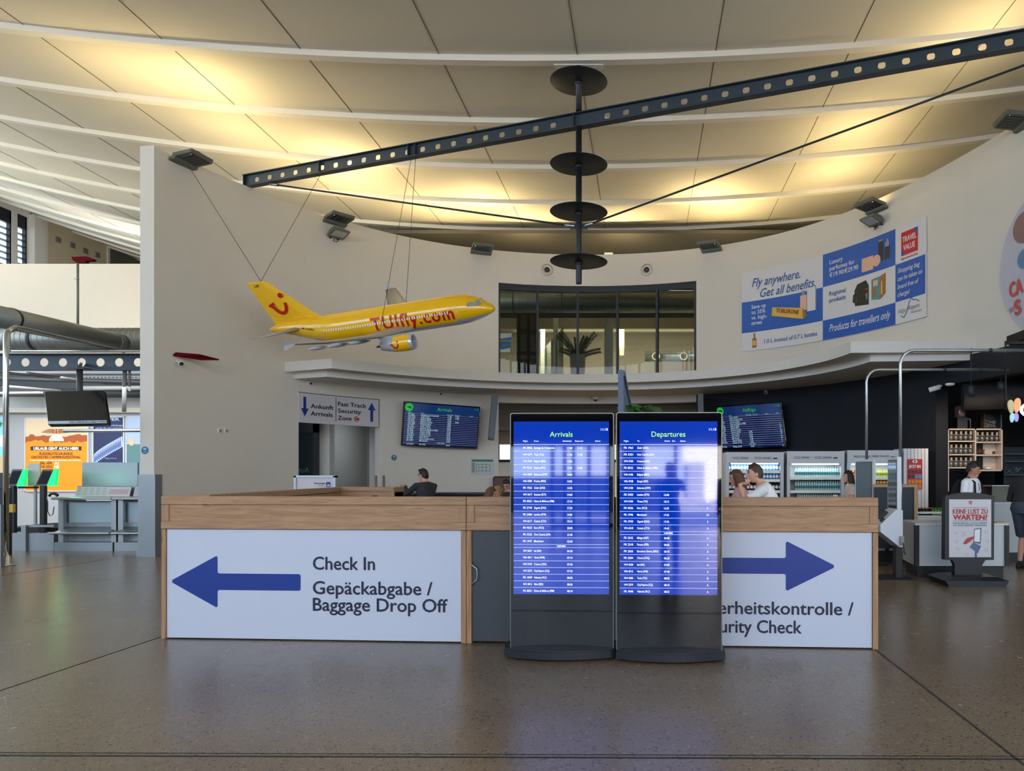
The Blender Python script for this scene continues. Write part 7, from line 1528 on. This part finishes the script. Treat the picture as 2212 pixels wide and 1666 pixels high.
def person(label, loc, yaw, H=1.75, pel=(0, 0, .93), lean=.0, head=(0, 0), rh=(.24, .02, .72), lh=(-.24, .02, .72), rf=(.1, 0, .08), lf=(-.1, .0, .08), top='shirt_white', sleeve=.5, legs='denim', leglen=1.0,
           skin='skin', hair='hair_brown', style='short', shoes='shoe', vox=.010, bulk=1.0, curl=.5, hd={}, relb=(.3, -1, -.3), lelb=(-.3, -1, -.3), knee=(0, 1, .2), extra=None, glasses=False):
    s = H/1.75; V = Vector
    R = Matrix.Rotation(yaw, 3, 'Z'); base = V((loc[0], loc[1], 0)); W = lambda p: base + R @ (V(p)*s)
    o = thing('person', base, label, 'person')
    pel = V(pel); u = V((0, math.sin(lean), math.cos(lean))); f = V((0, math.cos(lean), -math.sin(lean))); X = V((1, 0, 0))
    ring = lambda c, a, b, n=18: [c+X*(a*math.cos(2*PI*k/n))+f*(b*math.sin(2*PI*k/n)) for k in range(n)]
    tors = [(-.10, .13, .09), (-.03, .165, .115), (.06, .16, .11), (.17, .142, .10), (.30, .165, .115), (.40, .178, .11), (.46, .165, .095), (.505, .10, .075), (.53, .06, .06)]
    def torso(m, g, t0=0, t1=9, w=bulk): m.loft([ring(pel+u*h, a*w+g, b*w+g) for h, a, b in tors[t0:t1]], 'skin')
    neck = pel+u*.50; hu = (u+V((0, .0, 1))).normalized() if lean > .05 else u
    hc = neck+hu*.135+V((0, .03+.05*lean, .01)); HR = Matrix.Rotation(head[0], 3, 'Z') @ Matrix.Rotation(-head[1], 3, 'X')
    sh = {1: pel+u*.435+X*.175*bulk, -1: pel+u*.435-X*.175*bulk}; hip = {1: pel+X*.085-u*.04, -1: pel-X*.085-u*.04}
    elb, hand, kn, an = {}, {}, {}, {}
    for sd, t, h_ in ((1, rh, relb), (-1, lh, lelb)): elb[sd], hand[sd] = ik(sh[sd], t, .29, .255, h_)
    for sd, t in ((1, rf), (-1, lf)): kn[sd], an[sd] = ik(hip[sd], t, .43, .42, knee)
    # body
    m = MB(); torso(m, -.008)
    m.tube([neck-u*.05, neck+hu*.03, hc-hu*.05+V((0, -.015, 0))], [.062, .055, .055], 'skin', 14)
    n_, k_ = 20, 14; rings = []
    for i in range(k_+1):
        t = -PI/2+PI*i/k_; q = max(math.cos(t), .03); z = .118*math.sin(t); r = []
        for j in range(n_):
            a = 2*PI*j/n_; x, y = .075*q*math.cos(a), .096*q*math.sin(a)
            if z < 0: x *= 1-.28*(-z/.118)**1.4; y = y*(1-.1*(-z/.118))+(.012*(-z/.118) if y > 0 else .02*(-z/.118))
            r.append(hc+HR @ V((x, y, z)))
        rings.append(r)
    m.loft(rings, 'skin')
    hp = lambda x, y, z: hc+HR @ V((x, y, z))
    m.tube([hp(0, .088, .025), hp(0, .106, -.002), hp(0, .115, -.022), hp(0, .094, -.034)], [.009, .012, .016, .012], 'skin', 8)
    m.ball(hp(0, .082, -.098), (.03, .026, .02), 'skin'); m.ball(hp(0, .094, -.062), (.026, .012, .014), 'skin', 10, 6); m.tube([hp(-.045, .082, .034), hp(0, .094, .036), hp(.045, .082, .034)], [.01, .012, .01], 'skin', 8)
    for sd in (1, -1): m.ball(hp(sd*.076, -.012, -.008), (.012, .022, .033), 'skin', 10, 6)
    for sd in (1, -1):
        m.tube([sh[sd]-X*sd*.05, sh[sd], (sh[sd]+elb[sd])/2, elb[sd], (elb[sd]+hand[sd])/2, hand[sd]], [.05, .052, .044, .038, .038, .026], 'skin', 12)
        d = V(hd[sd]).normalized() if sd in hd else (hand[sd]-elb[sd]).normalized(); up = V((0, 0, 1)) if abs(d.z) < .8 else V((0, 1, 0)); sv = d.cross(up).normalized()*sd; nv = sv.cross(d).normalized()*sd
        if nv.z < 0 and abs(d.z) < .8: nv = -nv
        pc = hand[sd]+d*.05; Fm = Matrix((sv, d, nv)).transposed(); m.ball(pc, (.041, .055, .017), 'skin', 12, 8, Fm)
        for i, (off, ln) in enumerate(((-.030, .062), (-.010, .074), (.011, .070), (.030, .055))):
            b0 = pc+d*.042+sv*off; c1 = b0+d*ln*.45-nv*ln*.2*curl; c2 = c1+d*ln*.3*(1-curl*.7)-nv*ln*.38*curl; c3 = c2+d*ln*.25*(1-1.4*curl)-nv*ln*.3*curl
            m.tube([b0-d*.02, b0, c1, c2, c3], [.0105, .0105, .010, .009, .007], 'skin', 8)
        t0 = hand[sd]+d*.02-sv*.03; m.tube([t0, t0+d*.03-sv*.028-nv*.006, t0+d*.058-sv*.03-nv*.02], [.013, .012, .009], 'skin', 8)
        m.tube([hip[sd]+u*.03, hip[sd], (hip[sd]+kn[sd])/2, kn[sd], kn[sd]*.65+an[sd]*.35, an[sd]+V((0, 0, .02))], [.085, .085, .068, .05, .052, .034], 'skin', 12)
        m.ball(an[sd]+V((0, .05, -.035)), (.042, .12, .036), 'skin', 12, 8)
    vs, fs = remesh(m, vox)
    mb = MB(); mb.add([W(p) for p in vs], fs, skin, True); build('body', mb, o, normals=False)
    # clothes
    m = MB(); torso(m, .010, 1, 8)
    for sd in (1, -1):
        e = elb[sd]; 
        if sleeve <= .5: m.tube([sh[sd]-X*sd*.06+u*.0, sh[sd], sh[sd].lerp(e, .55), sh[sd].lerp(e, sleeve*1.6)], [.068, .068, .062, .064], 'c', 12)
        elif sleeve > .5: m.tube([sh[sd]-X*sd*.06, sh[sd], sh[sd].lerp(e, .5), e, e.lerp(hand[sd], .5), e.lerp(hand[sd], .97)], [.07, .07, .06, .053, .05, .042], 'c', 12)
    vs, fs = remesh(m, max(vox, .009), 3); mb = MB(); mb.add([W(p) for p in vs], fs, top, True); build('top', mb, o, normals=False)
    m = MB(); m.loft([ring(pel+u*h, a*bulk+.014, b*bulk+.014) for h, a, b in ((-.11, .12, .085), (-.03, .165, .118), (.07, .162, .112))], 'c')
    for sd in (1, -1):
        k, a = kn[sd], an[sd]
        if leglen < .7: m.tube([hip[sd]+u*.02, hip[sd], hip[sd].lerp(k, .5), hip[sd].lerp(k, .97)], [.10, .105, .098, .095], 'c', 12)
        else: m.tube([hip[sd]+u*.02, hip[sd], hip[sd].lerp(k, .5), k, k.lerp(a, .5), k.lerp(a, .98)], [.098, .10, .083, .068, .062, .06], 'c', 12)
    vs, fs = remesh(m, max(vox, .011), 3); mb = MB(); mb.add([W(p) for p in vs], fs, legs, True); build('shorts' if leglen < .7 else 'trousers', mb, o, normals=False)
    for sd in (1, -1):
        m = MB(); c = an[sd]; m.loft([[W(c+V((x*w_, y*l_+.045, z))) for x, y in ell(0, 0, .05, .14, 16)] for w_, l_, z in ((1, 1, -.08), (1.04, 1.03, -.06), (1, 1, -.035), (.85, .75, .0), (.75, .5, .03))], shoes); build('shoe', m, o)
    # hair
    m = MB(); hx, hy, hz = .0825, .1065, .128; nn, kk = 72, 44
    def keep(x, y, z): return z > (.060 if y > .05 else (.060-.085*(.05-y)/.07 if y > -.02 else -.025-.055*min(1, (-.02-y)/.06)))
    def keepl(x, y, z): return keep(x, y, z) or (y < .035 and z > -.10)
    kp = keep if style == 'short' else keepl
    def hr(t, g):
        cq = math.cos(t); z = math.sin(t); top_ = max(0, z-.35)/.65
        e = 1+(.10*top_*(1+.5*math.sin(g)) if style == 'short' else .02)+.016*math.sin(g*17+3*math.sin(t*5))*(.4+top_)+.010*math.sin(g*31+t*9)
        return (hx*cq*math.cos(g)*(e if top_ > 0 else 1+(e-1)*.4), hy*cq*math.sin(g)*(1+(e-1)*.5)-.006, hz*z*(1+(e-1)*.9))
    for i in range(kk):
        for j in range(nn):
            q = [hr(-PI/2+PI*a_/kk, 2*PI*b_/nn) for a_, b_ in ((i, j), (i, j+1), (i+1, j+1), (i+1, j))]
            cx_, cy_, cz_ = (sum(p[n2] for p in q)/4 for n2 in range(3))
            if kp(cx_, cy_, cz_): m.add([W(hp(*p)) for p in q], [(0, 1, 2, 3)], hair, True)
    if style == 'short':
        for k_ in range(-5, 6):
            x_ = k_*.011; m.tube([W(hp(x_*1.1, .03, .119)), W(hp(x_, .066, .106+.003*math.sin(k_*2))), W(hp(x_*.95, .085-abs(x_)*.35, .084))], [.011*s, .010*s, .004*s], hair, 7)
    if style in ('long', 'pony', 'bob'):
        zl = {'long': -.36, 'bob': -.16, 'pony': -.1}[style]; fa = 118 if style != 'pony' else 60
        for r0, r1 in ((1.0, 1.0), (.86, .8)):
            m.grid(18, 8, lambda a, b: W(hp(.086*(1+.22*b*(zl < -.2))*r0*math.sin(math.radians(-fa+2*fa*a))*1.0, -.006-.108*(1-.12*b)*r1*math.cos(math.radians(-fa+2*fa*a))-.015*math.sin(b*3), .03+(zl-.03)*b-.02*math.cos(a*23)*b)), hair, True)
        if style == 'pony': m.tube([W(hp(0, -.10, .03)), W(hp(0, -.15, -.02)), W(hp(0, -.14, -.15)), W(hp(.01, -.11, -.28))], [.03*s, .04*s, .035*s, .012*s], hair, 10)
    if style == 'curly':
        rr = random.Random(9)
        for j in range(70):
            a = rr.uniform(0, 2*PI); t = rr.uniform(-.2, 1.5); p0 = (.085*math.cos(t)*math.cos(a), .105*math.cos(t)*math.sin(a)-.01, .122*math.sin(t))
            if keepl(*p0): m.ball(W(hp(*p0)), .022*s, hair, 7, 5)
    build('hair', m, o, normals=False)
    for sd in (1, -1):
        m = MB(); m.ball(W(hp(sd*.031, .083, .014)), (.011*s, .011*s, .008*s), 'eye_dark', 8, 6); build('eye', m, o)
        m = MB(); m.tube([W(hp(sd*.014, .099, .034)), W(hp(sd*.034, .094, .040)), W(hp(sd*.052, .080, .034))], [.004*s, .005*s, .003*s], hair, 6); build('eyebrow', m, o)
    m = MB(); m.tube([W(hp(-.023, .094, -.062)), W(hp(0, .104, -.060)), W(hp(.023, .094, -.062))], [.003*s, .006*s, .003*s], 'lip', 6); build('lips', m, o)
    if glasses:
        m = MB()
        for sd in (1, -1):
            e1 = [W(hp(sd*.033+.024*math.cos(2*PI*k/14), .102, .012+.018*math.sin(2*PI*k/14))) for k in range(15)]; m.tube(e1, .003, 'lamp_dark', 5); m.tube([W(hp(sd*.056, .10, .016)), W(hp(sd*.078, .0, .012))], .003, 'lamp_dark', 5)
        build('glasses', m, o)
    if extra: extra(o, W, dict(sh=sh, elb=elb, hand=hand, hc=hc, hp=hp, pel=pel, u=u, f=f, s=s))
    return o
def stool(x, y, h, label):
    o = thing('bar_stool', (x, y, 0), label, 'stool', 'bar stools inside the counter ring'); m = MB(); m.lathe([(.19, h-.06), (.2, h-.05), (.2, h-.01), (.17, h)], (x, y, 0), 'leather_brown', 20); build('seat', m, o)
    m = MB(); m.lathe([(.03, .02), (.03, h-.06)], (x, y, 0), 'steel', 10); build('column', m, o); m = MB(); m.lathe([(.22, 0), (.22, .012), (.04, .03)], (x, y, 0), 'steel', 20); build('base', m, o)
    m = MB(); m.tube([(x+.16*math.cos(a), y+.16*math.sin(a), .3) for a in [2*PI*i/16 for i in range(17)]], .01, 'steel', 6); build('foot_ring', m, o)
sit = dict(rf=(.12, .38, .34), lf=(-.12, .38, .34))
# man in white at the counter, hand at his chin
x1, y1 = 1.79, 9.9
person('young man in a white t-shirt leaning on the counter with a hand at his chin', (x1, y1), math.radians(86), 1.80, pel=(0, 0, .875), lean=.46, head=(.12, -.02), lh=(-.07, .505, 1.335), hd={-1: (.25, -.8, .12)}, rh=(.2, .45, 1.06), lelb=(-.3, .5, -1), relb=(.3, .2, -1), **sit,
       top='shirt_white', sleeve=.5, legs='denim', hair='hair_brown', vox=.0072, bulk=1.06, curl=.85)
stool(x1+.02, y1, .82, 'bar stool carrying the young man in the white t-shirt')
m = MB(); ox_ = x1-.85; m.lathe([(.33, 1.02), (.34, 1.03), (.34, 1.05), (.33, 1.06)], (ox_+.05, y1+.15, 0), 'oak', 24); m.lathe([(.04, .03), (.04, 1.02)], (ox_+.05, y1+.15, 0), 'steel', 10); m.lathe([(.25, 0), (.25, .02), (.05, .03)], (ox_+.05, y1+.15, 0), 'steel', 16)
build('bar_table', m, label='round bar table between the young man and the woman in pink, hidden by the counter', cat='table')
def sung(o, W, d):
    m = MB(); hp = d['hp']
    for sd in (1, -1): m.tube([W(hp(sd*.062, .07, .075)), W(hp(sd*.03, .075, .105)), W(hp(0, .07, .112))], .006, 'lamp_dark', 6)
    build('sunglasses', m, o)
person('woman in a pink top with long auburn hair, sunglasses on her head', (1.46, 10.75), math.radians(75), 1.68, pel=(0, 0, .875), lean=.16, head=(.0, .22), rh=(.16, .42, 1.12), lh=(-.14, .42, 1.14), lelb=(-.4, .1, -1), relb=(.4, .1, -1), **sit,
       top='pink_cloth', sleeve=.35, legs='cloth_black', hair='hair_auburn', style='long', vox=.009, bulk=.92, extra=sung)
stool(1.48, 10.75, .80, 'bar stool carrying the woman in the pink top')
def cup(o, W, d):
    m = MB(); c = W(d['hand'][-1]+Vector((.03, .06, -.02))); m.lathe([(.03, -.05), (.042, .06), (.045, .062)], c, 'shirt_white', 14); m.lathe([(.046, .062), (.046, .072), (.035, .078)], c, 'label_white', 14); build('paper_cup', m, None, label='white paper cup held by the woman near the fresh snacks fridge', cat='cup')
person('dark haired woman in a cream top with a paper cup, beside the order terminal', (3.83, 13.75), math.radians(88), 1.62, lean=.03, head=(.1, .08), lh=(-.12, .27, 1.15), rh=(.2, .1, .8), top='cream_cloth', sleeve=.35, legs='denim', hair='hair_dark', style='long', vox=.010, bulk=.9, curl=.8, lelb=(-.3, -.6, -1), extra=cup)
def backpack(o, W, d):
    u, f, pel = d['u'], d['f'], d['pel']; bk = thing('backpack', W(pel+u*.1-f*.2), 'black backpack worn by the man in the white t-shirt', 'backpack'); X = Vector((1, 0, 0))
    m = MB(); m.loft([[W(pel+u*h+X*x*a-f*(.115+b*(.5+y*.5))) for x, y in ell(0, 0, 1, 1, 16)] for h, a, b in ((.0, .12, .10), (.03, .15, .17), (.2, .16, .19), (.36, .14, .16), (.47, .10, .08))], 'cloth_black'); build('bag', m, bk)
    for sd in (1, -1):
        m = MB(); m.tube([W(pel+u*.46+X*sd*.10-f*.12), W(pel+u*.515+X*sd*.105), W(pel+u*.44+X*sd*.115+f*.115), W(pel+u*.28+X*sd*.13+f*.135), W(pel+u*.14+X*sd*.16+f*.03), W(pel+u*.1+X*sd*.13-f*.13)], .024, 'cloth_black', 8, ry=.012); build('strap', m, bk)
    g = MB(); g.tube([W(pel+u*.42+X*.02+f*.128), W(pel+u*.33+X*(-.02)+f*.135)], .008, 'lamp_dark', 6); g.tube([W(pel+u*.33-X*.02+f*.135), W(pel+u*.30+X*.02+f*.135)], .006, 'lamp_dark', 6); build('hanging_sunglasses', g, o)
person('man in a white t-shirt carrying a black backpack, looking down behind the poster stand', (5.36, 12.2), math.radians(-138), 1.76, lean=.04, head=(.35, .28), top='shirt_white', sleeve=.5, legs='denim', skin='skin_tan', hair='hair_dark', vox=.009, bulk=1.12, rh=(.26, .12, .85), lh=(-.26, .15, .85), extra=backpack)
def bagx(o, W, d):
    m = MB(); c = W((.30, -.02, .98)); m.loft([[c+Vector((a*x, a*.5*y, z)) for x, y in ell(0, 0, 1, 1, 14)] for a, z in ((.04, -.2), (.12, -.15), (.13, .0), (.1, .12), (.03, .18))], 'bag_pattern'); build('shoulder_bag', m, None, label='purple patterned bag hanging at the right edge of the photo', cat='bag')
person('person in dark jacket, shorts and trainers at the bar, cut by the frame', (6.03, 11.75), math.radians(-52), 1.80, lean=.30, head=(-.2, .2), rh=(.30, -.22, .83), lh=(-.22, .35, 1.05), top='jacket_dark', sleeve=1.0, legs='denim', leglen=.5, skin='skin', hair='hair_dark', vox=.010, bulk=1.2, rf=(.11, -.03, .08), lf=(-.12, .1, .08), extra=bagx)
def phone(o, W, d):
    m = MB(); c = W(d['hand'][-1]+Vector((.02, .10, .02))); m.box(c.x-.05, c.x+.03, c.y-.03, c.y+.03, c.z-.005, c.z+.006, 'soft_black'); build('mobile_phone', m, None, label='dark phone in the hand of the man in the grey suit', cat='phone')
person('man with glasses in a dark grey suit, back turned, looking at a phone', (-4.40, 15.0), math.radians(52), 1.80, pel=(0, 0, .80), lean=.14, head=(.15, .12), lh=(-.16, .50, 1.21), rh=(.12, .36, 1.15), lelb=(-.6, -.2, -1), relb=(.6, -.2, -1), rf=(.12, .42, .2), lf=(-.12, .42, .2), top='suit_grey', sleeve=1.0, legs='suit_grey', hair='hair_dark', vox=.010, bulk=1.16, curl=.7, glasses=True, extra=phone)
stool(-4.38, 15.0, .74, 'bar stool carrying the man in the grey suit')
def chair(x, y, yaw, label):
    o = thing('cafe_chair', (x, y, 0), label, 'chair', 'dark cafe chairs'); R = Matrix.Rotation(yaw, 3, 'Z'); F = lambda a, b, c: Vector((x, y, 0))+R @ Vector((a, b, c))
    m = MB(); m.bbox(-.21, .21, -.2, .22, .40, .45, 'soft_black', .01, F); build('seat', m, o); m = MB(); m.bbox(-.2, .2, -.25, -.21, .45, .85, 'soft_black', .01, F); build('backrest', m, o)
    for a, b in ((-.18, -.2), (.18, -.2), (-.18, .18), (.18, .18)): m = MB(); m.tube([F(a, b, 0), F(a, b, .41)], .014, 'lamp_dark', 6); build('leg', m, o)
sitc = dict(rf=(.1, .42, .08), lf=(-.1, .42, .08))
person('woman with long brown hair seated at the table left of the blond person', (-3.06, 14.3), math.radians(-62), 1.68, pel=(0, 0, .545), lean=.12, head=(-.1, .35), **sitc, top='cloth_black', sleeve=1.0, legs='denim', hair='hair_auburn', style='long', vox=.011, bulk=.92, rh=(.15, .35, .75), lh=(-.15, .35, .75)); chair(-2.98, 14.3, math.radians(-62), 'dark chair under the woman with long brown hair, hidden by the counter')
person('blond person with curly hair bending over the table between two others', (-2.94, 15.3), math.radians(150), 1.62, pel=(0, 0, .60), lean=.18, head=(0, .55), **sitc, top='jacket_dark', sleeve=1.0, legs='denim', hair='hair_blond', style='curly', vox=.011, bulk=.9, rh=(.15, .35, .75), lh=(-.15, .35, .75)); chair(-2.98, 15.3, math.radians(150), 'dark chair under the blond person, hidden by the counter')
person('dark haired man with glasses in a grey top looking down, right of the blond person', (-3.0, 16.35), math.radians(165), 1.78, pel=(0, 0, .60), lean=.08, head=(.05, .45), **sitc, top='suit_grey', sleeve=.5, legs='denim', hair='hair_dark', vox=.011, rh=(.15, .35, .85), lh=(-.15, .35, .85), glasses=True); chair(-3.0, 16.35, math.radians(165), 'dark chair under the man with glasses, hidden by the counter')
person('person in dark clothes taking the picture, mirrored in the departures screen', (.12, -.62), 0, 1.74, lean=.0, head=(0, 0), rh=(.10, .40, 1.44), lh=(-.06, .40, 1.44), relb=(.7, .0, -1), lelb=(-.7, .0, -1), top='jacket_dark', sleeve=1.0, legs='cloth_black', skin='skin', hair='hair_dark', vox=.012)
person('person in dark clothes standing further back, mirrored at the right of the departures screen', (1.25, -2.4), math.radians(20), 1.76, top='jacket_dark', sleeve=1.0, legs='cloth_black', hair='hair_dark', vox=.012)
